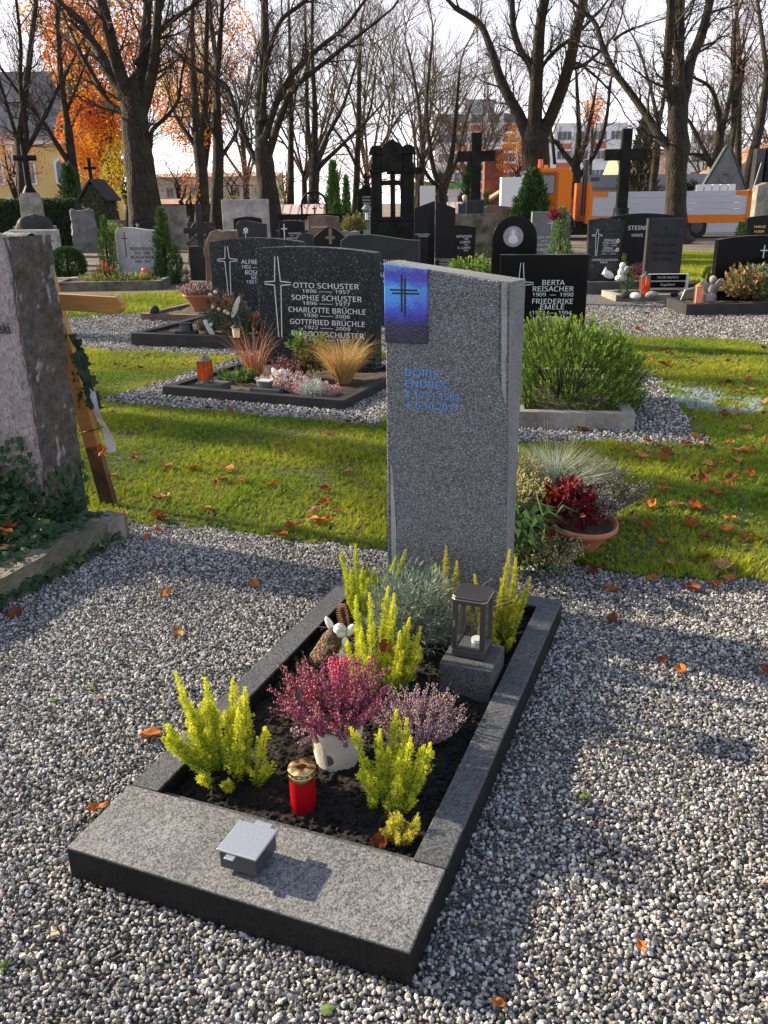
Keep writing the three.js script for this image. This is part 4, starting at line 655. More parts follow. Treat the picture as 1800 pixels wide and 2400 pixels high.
  const gp = thing('leafy_perennial', 'green long-leaved perennial close behind the headstone base', 'plant', [0.55, 0.0, -3.34]), gt = new TB(); gp.scale.setScalar(1.25);
  for (let i = 0; i < 230; i++) { const a = R() * 6.3, r = R(), d = V.norm([Math.cos(a), 0.9 + R(), Math.sin(a)]), p = [Math.cos(a) * r * 0.13, 0.02 + R() * 0.2, Math.sin(a) * r * 0.13], s = perp(R, d), l = 0.07 + 0.07 * R(), c = jit(R, R() < 0.8 ? [0.05, 0.11, 0.03] : [0.13, 0.2, 0.04], 0.3), m = V.add(p, d, l * 0.5), e = V.add(m, V.norm([d[0], -0.2, d[2]]), l * 0.6); gt.tri(p, V.add(m, s, 0.011), V.add(m, s, -0.011), c); gt.tri(V.add(m, s, 0.011), e, V.add(m, s, -0.011), c); }
  part('leaves', gt.build(), leafMat(), gp, 'stuff'); part('flower_stalk', tube([[0.03, 0.02, 0.02], [0.09, 0.16, 0.04], [0.06, 0.3, 0.02]], 0.002), std({ color: col(0.35, 0.38, 0.12) }), gp);
}
// ---------- shrub grave on the right and the black stone behind it
surround('weathered concrete grave surround filled by the big green shrub', [0.9, 0, -5.76], 8 * D2R, 0.82, 1.7, 0.13, M.concrete);
{
  const t = thing('hebe_shrub', 'large bright green needle-leaved shrub overflowing its grave surround', 'shrub', [1.36, 0.06, -6.35], -8 * D2R), R = rng(131), tb = new TB(), st = new Tubes();
  for (let i = 0; i < 1900; i++) {
    const a = R() * 6.3, e = Math.acos(R() * 1.42 - 0.43), o = [Math.sin(e) * Math.cos(a), Math.cos(e), Math.sin(e) * Math.sin(a)], lump = 1 + 0.12 * fbm(o[0] * 2.5, o[1] * 2.5, o[2] * 2.5), r = lump * (0.55 + 0.45 * Math.sqrt(R()));
    const p0 = [o[0] * 0.6 * r, 0.16 + o[1] * 0.47 * r, o[2] * 0.62 * r], d = V.norm([o[0] * 0.55, 0.85, o[2] * 0.55]), l = 0.09 + 0.07 * R(), lit = R();
    for (let k = 0; k < 30; k++) { const u = k / 30, p = V.add(p0, d, l * (u - 0.6)), s = perp(R, d), q = V.norm(V.add(d, s, 1.1 - 0.5 * u)); tb.needle(p, q, perp(R, q), 0.024 * (1 - 0.35 * u), 0.0036, jit(R, u > 0.72 ? [0.27, 0.38, 0.055] : lit < 0.5 ? [0.06, 0.12, 0.02] : [0.11, 0.19, 0.03], 0.25)); }
  }
  part('foliage', tb.build(), leafMat({ transmission: 0.25 }), t, 'stuff');
  for (let i = 0; i < 24; i++) { const a = R() * 6.3, r = Math.sqrt(R()); st.add([[0, 0, 0, 0.012], [Math.cos(a) * r * 0.25, 0.2, Math.sin(a) * r * 0.25, 0.007], [Math.cos(a) * r * 0.42, 0.2 + 0.3 * (1 - r * 0.6), Math.sin(a) * r * 0.42, 0.003]], 5); }
  part('branches', st.build(), stemMat, t, 'stuff');
}
headstone('polished black headstone behind the big green shrub', [1.73, -9.4], 8 * D2R, 'flat', 0.93, 0.95, 0.14, M.black, { bev: 0.012, star: [-0.23, 0.13, 0.87, 0.66, 0.15, 0.007], lines: [['BERTA', 0.11, 0.64, 0.052, 0.235], ['REISACHER', 0.11, 0.575, 0.052, 0.43], ['1909  —  1990', 0.11, 0.522, 0.038, 0.43], ['FRIEDERIKE', 0.11, 0.445, 0.052, 0.43], ['EMELE', 0.11, 0.385, 0.052, 0.25], ['1902  —  1994', 0.11, 0.332, 0.038, 0.42], ['HERMANN', 0.11, 0.258, 0.052, 0.4], ['BOCK', 0.11, 0.193, 0.052, 0.21]] });
// ---------- the wide grave in the middle
const sAt = (x, y, z) => [SCH[0] + x * Math.cos(T2) - z * Math.sin(T2), y, SCH[1] + x * Math.sin(T2) + z * Math.cos(T2)];
surround('wide dark granite grave surround with mixed autumn planting, in mid-lawn', [SCH[0], 0, SCH[1]], T2, 1.65, 1.5, 0.09, M.charcoal);
{ const p = sAt(0.785, 0, -1.3); headstone('broad dark speckled headstone with five engraved names and slender cross', [p[0], p[2]], T2, 'tilt', 1.17, 1.13, 0.14, M.pearl, { d: 0.045, bev: 0.004, plinth: [0.06, 0.1, 0.05], star: [-0.375, 0.135, 1.045, 0.815, 0.325, 0.008], lines: [['OTTO SCHUSTER', 0.11, 0.775, 0.046, 0.65], ['1896 —— 1957', 0.11, 0.735, 0.03, 0.47], ['SOPHIE SCHUSTER', 0.11, 0.668, 0.046, 0.7], ['1896 —— 1977', 0.11, 0.628, 0.03, 0.47], ['CHARLOTTE BRÜCHLE', 0.11, 0.56, 0.046, 0.77], ['1930 —— 2006', 0.11, 0.52, 0.03, 0.46], ['GOTTFRIED BRÜCHLE', 0.11, 0.452, 0.046, 0.75], ['1922 —— 2009', 0.11, 0.412, 0.03, 0.46], ['MARGOT SCHUSTER', 0.11, 0.346, 0.046, 0.73], ['1932 —— 1952', 0.11, 0.306, 0.03, 0.46]] }); }
function reed(name, label, pos, n, h, spread, cols, seed, w = 0.0022) {
  const t = thing(name, label, 'ornamental grass', pos), R = rng(seed), tb = new TB();
  for (let i = 0; i < n; i++) { const a = R() * 6.3, r = Math.sqrt(R()), l = h * (0.55 + 0.5 * R()), d = V.norm([Math.cos(a) * r * spread, 1, Math.sin(a) * r * spread]), s = perp(R, d), c = jit(R, cols[Math.floor(R() * cols.length)], 0.2); let p = [Math.cos(a) * r * 0.06, 0, Math.sin(a) * r * 0.06], dd = V.norm([d[0] + (R() - 0.5) * 0.3, d[1], d[2] + (R() - 0.5) * 0.3]); const dr = 0.1 + 0.5 * R(); for (let k = 0; k < 4; k++) { const q = V.add(p, dd, l / 4), w0 = w * (1 - k * 0.22), w1 = w * (1 - (k + 1) * 0.22); tb.quad(V.add(p, s, -w0), V.add(p, s, w0), V.add(q, s, w1), V.add(q, s, -w1), c); p = q; dd = V.norm([dd[0] + Math.cos(a) * dr * 0.5 + (R() - 0.5) * 0.3, dd[1] - dr * 0.45 * k, dd[2] + Math.sin(a) * dr * 0.5 + (R() - 0.5) * 0.3]); } }
  part('blades', tb.build(), leafMat(), t, 'stuff'); return t;
}
reed('fountain_grass', 'golden tuft of fountain grass before the right edge of the speckled headstone', sAt(1.33, 0.07, -0.68), 1000, 0.46, 0.42, [[0.62, 0.42, 0.16], [0.7, 0.5, 0.22], [0.5, 0.33, 0.12]], 141);
reed('blood_grass', 'reddish upright ornamental grass before the left edge of the speckled headstone', sAt(0.46, 0.06, -0.72), 120, 0.55, 0.3, [[0.45, 0.13, 0.06], [0.52, 0.3, 0.15], [0.36, 0.06, 0.05], [0.4, 0.28, 0.16]], 142, 0.0036);
{
  const R = rng(143), bush = (nm, label, cat, pos, rad, n, ll, lw, cols, mat) => { const t = thing(nm, label, cat, pos), tb = new TB(); leafBush(tb, R, [0, rad[1] * 0.4, 0], n, rad, ll, lw, cols, 0.4, 7); part('foliage', tb.build(), mat ?? leafMat(), t, 'stuff'); return t; };
  const bl = (nm, label, pos, n, rad, len, cols, per, foot) => { const t = thing(nm, label, 'heather', pos), tb = new TB(); BS = clamp(Math.hypot(pos[0], pos[2]) * 0.00075, 0.0025, 0.012); bellHeather(tb, R, n, rad, len, cols, per, foot); part('flowering_stems', tb.build(), bellMat, t, 'stuff'); };
  bush('ivy_bush', 'dark green bush with orange-yellow leaf tips, centre of the wide grave', 'shrub', sAt(1.0, 0.05, -0.8), [0.15, 0.26, 0.14], 260, 0.035, 0.011, [[0.05, 0.1, 0.02], [0.08, 0.14, 0.03], [0.45, 0.26, 0.06]]);
  bush('laurel_sprig', 'upright bright green leafy sprig left of the bush', 'plant', sAt(0.84, 0.24, -0.85), [0.05, 0.16, 0.05], 26, 0.045, 0.009, [[0.2, 0.34, 0.05], [0.12, 0.24, 0.04]]);
  bush('bright_sprig', 'short bright green sprig standing above the bush', 'plant', sAt(0.98, 0.28, -0.9), [0.05, 0.1, 0.05], 20, 0.045, 0.009, [[0.2, 0.34, 0.05], [0.3, 0.32, 0.06]]);
  bush('low_green_plant', 'low green leafy plant at the foot of the reddish grass', 'plant', sAt(0.4, 0.04, -0.5), [0.16, 0.07, 0.1], 70, 0.04, 0.01, [[0.1, 0.2, 0.03], [0.06, 0.13, 0.03]]);
  bl('purple_heather', 'dark purple-pink heather left of the bush in the wide grave', sAt(0.82, 0.04, -0.7), 70, 0.7, 0.25, [[0.3, 0.1, 0.14], [0.22, 0.07, 0.1], [0.4, 0.18, 0.2]], 30, 0.08);
  bl('pale_pink_heather', 'pale pink heather behind the angel in the wide grave', sAt(0.98, 0.04, -0.36), 70, 0.9, 0.2, [[0.7, 0.52, 0.48], [0.75, 0.65, 0.6], [0.6, 0.4, 0.4]], 30, 0.08);
  bl('rose_heather', 'rose pink heather beside the silvery cushion plant', sAt(1.16, 0.04, -0.28), 70, 0.9, 0.16, [[0.66, 0.36, 0.38], [0.72, 0.5, 0.48], [0.5, 0.2, 0.25]], 30, 0.08);
  bl('small_pink_heather', 'small pink heather left of the white angel on the wide grave', sAt(0.74, 0.04, -0.42), 45, 1, 0.12, [[0.66, 0.36, 0.38], [0.72, 0.55, 0.5]], 26, 0.06);
  bl('front_pink_heather', 'low pink heather at the front right of the wide grave', sAt(1.36, 0.04, -0.3), 45, 1, 0.13, [[0.6, 0.3, 0.32], [0.7, 0.5, 0.46]], 26, 0.08);
  bush('silver_cushion', 'round silvery white cushion plant at the front of the wide grave', 'plant', sAt(1.29, 0.04, -0.18), [0.1, 0.1, 0.1], 240, 0.03, 0.0022, [[0.5, 0.55, 0.52], [0.4, 0.45, 0.42]]);
  const an = thing('angel_figurine', 'white sleeping angel figurine among pink heathers on the wide grave', 'figurine', sAt(0.88, 0.05, -0.42), -T2);
  part('body', merge([[0, 0.035, 0, 0.075, 0.04, 0.05], [0.02, 0.11, 0, 0.05, 0.05, 0.048], [-0.04, 0.06, 0.03, 0.03, 0.04, 0.03], [0.05, 0.05, 0.035, 0.035, 0.03, 0.03]].map(([x, y, z, a, b, c]) => new THREE.SphereGeometry(1, 16, 12).scale(a, b, c).translate(x, y, z))), M.white, an); part('wing', new THREE.SphereGeometry(1, 12, 10).scale(0.03, 0.06, 0.012).rotateZ(0.6).translate(-0.05, 0.11, -0.02), M.white, an);
  const lantern = (label, pos, turn, s, hgt, glass, wax, base) => {
    const t = thing('grave_lantern', label, 'lantern', pos, turn), m = std({ color: col(0.16, 0.15, 0.14), metalness: 0.6, roughness: 0.5 });
    part('base_plate', box(s, 0.012, s, 0, 0.02, 0), m, t); for (const a of [-1, 1]) for (const b of [-1, 1]) { part('post', box(s * 0.1, hgt, s * 0.1, a * s * 0.45, hgt / 2 + 0.02, b * s * 0.45), m, t); part('foot', box(s * 0.12, 0.02, s * 0.12, a * s * 0.46, 0.01, b * s * 0.46), m, t); }
    for (let a = 0; a < 4; a++) { const q = part('pane', box(s * 0.82, hgt * 0.94, 0.002), glass, t); q.position.set(Math.sin(a * Math.PI / 2) * s * 0.44, hgt / 2 + 0.02, Math.cos(a * Math.PI / 2) * s * 0.44); q.rotation.y = a * Math.PI / 2; }
    const roof = part('roof', new THREE.CylinderGeometry(s * 0.16, s * 0.78, hgt * 0.2, 4).rotateY(Math.PI / 4).translate(0, hgt * 1.1 + 0.02, 0), base ?? m, t); part('knob', new THREE.SphereGeometry(s * 0.12, 10, 8).translate(0, hgt * 1.24 + 0.02, 0), m, roof);
    if (wax) part('candle', new THREE.CylinderGeometry(s * 0.28, s * 0.28, hgt * 0.5, 18).translate(0, hgt * 0.25 + 0.028, 0), wax, t); return t;
  };
  const amber = phys({ color: col(0.95, 0.5, 0.1), transmission: 0.92, thickness: 0, roughness: 0.12 }), redWax = phys({ color: col(0.75, 0.06, 0.02), roughness: 0.5, transmission: 0.2, thickness: 0 });
  lantern('small metal lantern with amber glass and red candle on the wide grave', sAt(0.35, 0.12, -0.12), -T2, 0.09, 0.16, amber, redWax);
  one('lantern_slab', 'flat dark stone slab under the amber lantern', 'stone slab', box(0.24, 0.06, 0.16, 0, 0.03, 0, 0.003), M.kerb, sAt(0.4, 0.06, -0.15), -T2);
  one('stone_slab', 'flat dark stone slab under the little metal dish', 'stone slab', box(0.26, 0.05, 0.16, 0, 0.03, 0, 0.003), M.kerb, sAt(0.93, 0.06, -0.14), -T2);
  const dish = thing('holy_water_dish', 'small tapered metal holy water dish on the wide grave', 'dish', sAt(0.9, 0.115, -0.14), -T2); part('tray', new THREE.CylinderGeometry(0.075, 0.055, 0.05, 4).rotateY(Math.PI / 4).scale(1, 1, 0.8).translate(0, 0.025, 0), std({ color: col(0.2, 0.2, 0.2), metalness: 0.5, roughness: 0.45 }), dish); part('lid', box(0.115, 0.008, 0.095, 0, 0.053, 0, 0.002), M.silver, dish);
  const lamp = thing('post_lantern', 'little black lantern on a thin rod beside the reddish grass', 'lantern', sAt(0.28, 0.05, -0.75), -T2), blk = M.darkMetal;
  part('rod', new THREE.CylinderGeometry(0.005, 0.005, 0.34, 8).translate(0, 0.17, 0), blk, lamp); part('glass', new THREE.CylinderGeometry(0.036, 0.028, 0.085, 6).translate(0, 0.385, 0), phys({ color: col(0.85, 0.82, 0.6), transmission: 0.6, thickness: 0, roughness: 0.4 }), lamp); part('roof', new THREE.CylinderGeometry(0.012, 0.05, 0.03, 6).translate(0, 0.443, 0), blk, lamp); part('knob', new THREE.CylinderGeometry(0.014, 0.014, 0.022, 8).translate(0, 0.465, 0), blk, lamp); part('base', new THREE.CylinderGeometry(0.03, 0.022, 0.012, 6).translate(0, 0.338, 0), blk, lamp);
  // ---- the grave behind it
  const AL = (x, y, z) => [-2.81 + x * Math.cos(17 * D2R) - z * Math.sin(17 * D2R), y, -9.66 + x * Math.sin(17 * D2R) + z * Math.cos(17 * D2R)];
  surround('high dark grave surround with wreath basket, behind the wide grave', AL(0, 0, 0), 17 * D2R, 2.0, 1.75, 0.15, M.charcoal, { k: 0.1 });
  { const p = AL(0.82, 0, -1.62); headstone('broad dark speckled headstone partly hidden behind the one with five names', [p[0], p[2]], 17 * D2R, 'arc', 1.24, 1.1, 0.14, M.pearl, { d: 0.05, bev: 0.004, y: 0, star: [-0.38, 0.14, 1.0, 0.84, 0.4, 0.008], lines: [['ALFRED', -0.05, 0.79, 0.052, 0.28], ['1902 — 1984', -0.01, 0.735, 0.04, 0.36], ['ROSA', -0.05, 0.665, 0.052, 0.19], ['GEB.', 0.0, 0.61, 0.042, 0.13], ['1921', -0.07, 0.555, 0.04, 0.13]] }); }
  const bk = thing('funeral_arrangement', 'bristling funeral arrangement of fir, cones and white flowers', 'arrangement', AL(1.02, 0.13, -0.35)), fb = new TB(); leafBush(fb, R, [0, 0.05, 0], 330, [0.26, 0.3, 0.18], 0.06, 0.004, [[0.06, 0.11, 0.07], [0.09, 0.14, 0.1], [0.12, 0.17, 0.13]], 0.4, 8); leafBush(fb, R, [0, 0.22, 0.05], 60, [0.2, 0.18, 0.14], 0.06, 0.012, [[0.2, 0.08, 0.03], [0.12, 0.05, 0.02], [0.3, 0.15, 0.06]], 0.4, 4); part('fir_sprays', fb.build(), leafMat(), bk, 'stuff');
  const fl = new THREE.SphereGeometry(0.022, 10, 8); for (const [x, y, z] of [[-0.05, 0.28, 0.15], [0.02, 0.26, 0.17], [-0.12, 0.3, 0.1], [-0.2, 0.15, 0.15], [-0.14, 0.12, 0.18], [0.05, 0.24, 0.17], [-0.16, 0.42, 0], [-0.1, 0.45, 0]]) part('flower', fl, std({ color: col(0.62, 0.56, 0.45) }), bk).position.set(x, y, z);
  for (const [x, y, a] of [[-0.16, 0.06, 0.5], [0.14, 0.3, -0.4]]) { const q = part('white_leaf', new THREE.SphereGeometry(1, 12, 8).scale(0.03, 0.13, 0.008), std({ color: col(0.6, 0.58, 0.52) }), bk); q.position.set(x, y, 0.17); q.rotation.z = a; }
  bush('green_groundcover', 'mixed dark green leaves trailing at the arrangement foot', 'plant', AL(1.35, 0.12, -0.3), [0.3, 0.12, 0.15], 120, 0.05, 0.012, [[0.06, 0.12, 0.03], [0.1, 0.18, 0.05], [0.14, 0.03, 0.04]]);
  bl('wine_heather', 'wine-red heather between arrangement and speckled headstone', AL(1.4, 0.13, -0.6), 60, 0.7, 0.25, [[0.25, 0.06, 0.08], [0.35, 0.12, 0.13]], 26, 0.1);
  bl('dusky_heather', 'dusky rose heather at the left of the fir arrangement', AL(0.72, 0.12, -0.45), 40, 0.8, 0.18, [[0.3, 0.16, 0.14], [0.4, 0.22, 0.2]], 24, 0.07);
  const gl = thing('grave_light', 'low round dark grave light on a small slab', 'grave light', AL(0.62, 0.13, -0.15)); part('slab', box(0.24, 0.05, 0.14, 0, 0.02, 0, 0.004), M.charcoal, gl); part('cup', new THREE.CylinderGeometry(0.07, 0.075, 0.07, 20).translate(0, 0.08, 0), M.darkMetal, gl); part('lid', new THREE.CylinderGeometry(0.074, 0.074, 0.015, 20).translate(0, 0.122, 0), M.charcoal, gl);
  const L3 = [-3.3, 0, -11.9];
  surround('low brown grave surround carrying the terracotta heather bowl', L3, 17 * D2R, 1.5, 1.7, 0.1, M.brownStone, { k: 0.09 });
  const pb = thing('plant_bowl', 'terracotta bowl of pink heather on the low brown surround', 'plant bowl', [-2.5, 0.1, -12.1]); part('bowl', lathe([[0, 0], [0.1, 0], [0.11, 0.02], [0.21, 0.2], [0.24, 0.2], [0.245, 0.235], [0.22, 0.24], [0.2, 0.21], [0, 0.2]], 32), M.terracotta, pb);
  bl('bowl_heather', 'pink and green heathers filling the terracotta bowl', [-2.5, 0.31, -12.1], 150, 1.2, 0.2, [[0.55, 0.3, 0.3], [0.5, 0.38, 0.35], [0.4, 0.15, 0.2], [0.25, 0.3, 0.15]], 22, 0.19);
  bush('cushion_bush', 'bright green cushion bush behind the heather bowl', 'shrub', [-2.25, 0.1, -12.9], [0.25, 0.34, 0.22], 200, 0.04, 0.012, [[0.14, 0.28, 0.04], [0.1, 0.2, 0.03]]);
  one('stone_block', 'little rounded dark stone on the brown surround corner', 'stone', roughen(new THREE.DodecahedronGeometry(0.07, 1), 0.012, 9), M.charcoal, [-3.1, 0.14, -11.9]);
  KIT = { bush, bl, lantern, amber, redWax };
}
// ---------- further headstones, from left to right
const { bush, bl, lantern, amber, redWax } = KIT;
function conifer(name, label, pos, rad, h, n, cols, seed, cat = 'conifer', shape = 'cone') {   // dense evergreen built of scale-leaved sprays
  const t = thing(name, label, cat, pos), R = rng(seed), tb = new TB();
  for (let i = 0; i < n; i++) {
    const v = Math.pow(R(), shape === 'ball' ? 1 : 1.25), a = R() * 6.3, env = shape === 'ball' ? Math.sqrt(Math.max(0, 1 - Math.pow(2 * v - 1, 2))) : Math.pow(1 - v, 0.75) * (0.75 + 0.25 * Math.sin(a * 3 + v * 9)) + 0.04;
    const r = rad * env * (0.6 + 0.4 * Math.sqrt(R())), p = [Math.cos(a) * r, h * v, Math.sin(a) * r], d = shape === 'ball' ? V.norm([Math.cos(a) * env, 2 * v - 1, Math.sin(a) * env]) : V.norm([Math.cos(a) * 0.5, 0.9, Math.sin(a) * 0.5]), l = h * 0.07 + rad * 0.12;
    for (let k = 0; k < 5; k++) { const s = perp(R, d), q = V.norm(V.add(d, s, 0.6)); tb.needle(V.add(p, d, l * (k / 5 - 0.5)), q, perp(R, q), l * 0.55, l * 0.07, jit(R, cols[Math.floor(R() * cols.length)], 0.3)); }
  }
  part('foliage', tb.build(), leafMat({ transmission: 0.15 }), t, 'stuff'); part('trunk', new THREE.CylinderGeometry(rad * 0.06, rad * 0.09, h * 0.8, 8).translate(0, h * 0.4, 0), M.bark, t); return t;
}
const DG = [[0.03, 0.07, 0.02], [0.045, 0.1, 0.025], [0.06, 0.12, 0.035]], MG = [[0.07, 0.13, 0.035], [0.1, 0.17, 0.045], [0.05, 0.1, 0.03]];
headstone('pale speckled granite headstone with curved top and bronze cross', [-4.92, -18], 6 * D2R, 'wave', 0.84, 1.07, 0.16, M.paleGranite, { plinth: [-0.06, 0.13, 0.02], letter: M.letterDark, font: fBold, cross: [-0.23, 0.86, 0.14, 0.12, 0.36, 0.02], crossM: std({ color: col(0.12, 0.05, 0.02), metalness: 0.5, roughness: 0.5 }), lines: [['REGINA RAUCH', 0.1, 0.63, 0.062, 0.46], ['1913 - 1988', 0.1, 0.545, 0.062, 0.33], ['WILHELM RAUCH', 0.1, 0.465, 0.062, 0.5], ['1909 - 1991', 0.1, 0.38, 0.062, 0.34]] });
surround('sunken concrete grave surround in front of the pale speckled headstone', [-6.1, 0, -16.3], -3 * D2R, 2.0, 1.9, 0.16, M.mossy, { k: 0.1 });
conifer('dwarf_cypress', 'slender green cypress left of the pale speckled headstone', [-5.5, 0, -17.9], 0.24, 1.25, 500, MG, 201);
conifer('dwarf_cypress', 'bushy green cypress right of the pale speckled headstone', [-4.35, 0, -17.9], 0.33, 1.4, 800, MG, 202);
conifer('dark_cypress', 'dark green cypress bush right of the pale speckled stone, low at the path', [-4.05, 0, -17.6], 0.3, 0.7, 400, DG, 203);
conifer('box_ball', 'clipped round box ball beside the low white kerb', [-6.42, 0.05, -18.2], 0.35, 0.62, 3500, DG, 204, 'shrub', 'ball');
surround('low whitish concrete surround under the clipped box ball', [-7.6, 0, -17.0], -8 * D2R, 1.9, 2.2, 0.17, M.sandstone, { k: 0.12 });
headstone('pale weathered headstone half hidden behind the rough pink stone', [-7.75, -20], 5 * D2R, 'flat', 1.1, 1.0, 0.2, M.sandstone, { bev: 0.03, letter: M.letterDark, font: fBold, lines: [['BAUER', 0.35, 0.72, 0.055], ['1897', 0.35, 0.6, 0.05], ['1909', 0.35, 0.5, 0.05], ['1927', 0.35, 0.41, 0.05], ['1930', 0.35, 0.33, 0.05]] });
{ const p = thing('christmas_arrangement', 'fir arrangement with red candles before the pale speckled headstone', 'arrangement', [-5.25, 0.12, -16.9]), R = rng(205), tb = new TB(); leafBush(tb, R, [0, 0.06, 0], 160, [0.24, 0.2, 0.16], 0.06, 0.006, [[0.05, 0.11, 0.04], [0.1, 0.17, 0.06]], 0.3, 7); part('fir_sprays', tb.build(), leafMat(), p, 'stuff'); for (const [x, y] of [[-0.02, 0.28], [0.05, 0.25], [-0.14, 0.16], [0.14, 0.18]]) part('red_candle', new THREE.CylinderGeometry(0.02, 0.02, 0.2, 10).translate(x, y, 0.08), redWax, p); }
one('grave_candle', 'orange-red glass candle before the pale speckled headstone', 'candle', lathe([[0, 0], [0.07, 0], [0.075, 0.02], [0.07, 0.2], [0.055, 0.23], [0, 0.23]], 20), phys({ color: col(0.6, 0.13, 0.03), roughness: 0.3, transmission: 0.2, thickness: 0 }), [-4.5, 0.13, -16.9]);
bush('bed_leaves', 'mixed low leaves in the bed before the pale speckled stone', 'plant', [-5.0, 0.13, -16.7], [0.8, 0.08, 0.2], 220, 0.05, 0.012, [[0.2, 0.28, 0.05], [0.4, 0.3, 0.08], [0.12, 0.2, 0.05]]);
headstone('dark blue-black arched headstone behind the pale speckled one', [-6.2, -24], 0, 'arc', 0.8, 1.19, 0.15, M.blackMatt, { d: 0.09, lines: [['FROMMANECHT', 0.03, 0.94, 0.07, 0.6]], cross: [-0.3, 0.99, 0.05, 0.05, 0.1, 0.012] });
headstone('low dark arched headstone top just above the pale speckled one', [-5.25, -20.5], 0, 'arc', 0.5, 1.14, 0.14, M.blackMatt, { d: 0.05 });
headstone('plain reddish headstone left of the dark blue-black arched one', [-7.35, -25], 0, 'flat', 0.5, 1.1, 0.16, M.brownStone);
bush('hedge_bush', 'bright green bush beside the dark blue-black arched headstone', 'shrub', [-6.35, 0.4, -21.5], [0.3, 0.5, 0.25], 260, 0.07, 0.02, [[0.2, 0.3, 0.05], [0.12, 0.22, 0.04]]);
{ // tall iron crucifix on pale pedestal
  const t = thing('memorial_cross', 'black rounded crucifix on a tall pale pedestal before the hedge', 'memorial cross', [-10.75, 0, -28], 0.25);
  part('pedestal', extr([[-0.42, 0], [0.42, 0], [0.32, 0.8], [0.3, 1.7], [0.22, 1.87], [-0.22, 1.87], [-0.3, 1.7], [-0.32, 0.8]], 0.6, 0.02).translate(0, 0, -0.3), M.concrete, t); part('step', box(1.2, 0.9, 0.8, 0, 0.45, -0.05), M.concrete, t);
  part('cross_foot', new THREE.CylinderGeometry(0.1, 0.22, 0.22, 8).translate(0, 1.97, 0), M.ironBlack, t); part('shaft', new THREE.CylinderGeometry(0.085, 0.1, 1.25, 10).translate(0, 2.6, 0), M.ironBlack, t); part('arm', new THREE.CylinderGeometry(0.085, 0.085, 0.66, 10).rotateZ(Math.PI / 2).translate(0, 2.86, 0), M.ironBlack, t);
}
one('boulder_stone', 'upright rough grey boulder headstone before the hedge', 'headstone', roughen(boxUV(new THREE.BoxGeometry(0.74, 1.36, 0.4, 14, 22, 8)), 0.085, 2.6, 4), M.midGrey, [-9.88, 0.66, -30], 0.3);
one('boulder_stone', 'low rounded boulder just above the rough pink headstone', 'headstone', roughen(new THREE.SphereGeometry(0.5, 20, 14).scale(1, 0.9, 0.6), 0.08, 2.4, 8), M.charcoal, [-9.2, 0.82, -24]);
{ // ivy-clad shrine with gabled roof
  const t = thing('ivy_shrine', 'ivy-clad wayside shrine with steep slate gable roof', 'shrine', [-10.2, 0, -33], -0.25), R = rng(211), tb = new TB();
  part('pillar', box(0.8, 1.7, 0.7, 0, 0.85, 0), M.midGrey, t);
  for (const s of [-1, 1]) part('roof_slope', box(0.06, 0.95, 0.95, 0, 0, 0).rotateZ(s * 0.72).translate(s * 0.31, 2.0, 0), M.charcoal, t);
  part('gable', extr([[-0.5, 1.62], [0.5, 1.62], [0, 2.25]], 0.6).translate(0, 0, -0.3), M.midGrey, t);
  for (let i = 0; i < 2600; i++) { const y = R() * 2.15, w = y < 1.7 ? 0.46 : 0.46 * (2.25 - y) / 0.6, side = R() < 0.5, x = side ? (R() < 0.5 ? -w : w) : (R() - 0.5) * 2 * w, z = side ? (R() - 0.5) * 0.8 : 0.38 + R() * 0.06; ivyLeaf(tb, [x, y, z], V.norm(side ? [Math.sign(x), 0.3, R() - 0.5] : [R() - 0.5, 0.3, 1]), [0, -1, 0.1], 0.09, jit(R, R() < 0.85 ? [0.03, 0.06, 0.02] : [0.16, 0.06, 0.02], 0.4)); }
  part('ivy_leaves', tb.build(), leafMat({ roughness: 0.5 }), t, 'stuff');
}
{ const t = thing('iron_cross', 'small black iron cross on a post above the shrine', 'cross', [-12.6, 0, -40]); part('shaft', box(0.12, 3.42, 0.12, 0, 1.71, 0), M.ironBlack, t); part('arm', box(0.52, 0.12, 0.11, 0, 3.0, 0), M.ironBlack, t); }
conifer('juniper_bush', 'dark juniper bush behind the shrine roof', [-12.9, 0, -38], 0.9, 3.0, 900, DG, 212);
for (const [label, x, z, w, h, sd] of [['clipped dark green hedge left of the tall pedestal', -20.5, -36, 9, 1.95, 213], ['clipped dark green hedge between pedestal and shrine', -13.6, -35.5, 3.6, 1.7, 214]]) {   // hedges
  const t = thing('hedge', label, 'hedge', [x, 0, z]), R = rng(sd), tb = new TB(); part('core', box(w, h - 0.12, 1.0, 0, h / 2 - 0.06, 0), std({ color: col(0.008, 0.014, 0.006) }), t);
  for (let i = 0; i < w * 900; i++) { const top = R() < 0.3, p = [(R() - 0.5) * w, top ? h - 0.1 + 0.14 * R() : R() * h, top ? (R() - 0.5) * 1.1 : 0.5 + 0.1 * R()]; ivyLeaf(tb, p, V.norm([R() - 0.5, R(), R()]), [R() - 0.5, -1, 0], 0.11, jit(R, [0.025, 0.05, 0.016], 0.5)); } part('leaves', tb.build(), leafMat(), t, 'stuff');
}
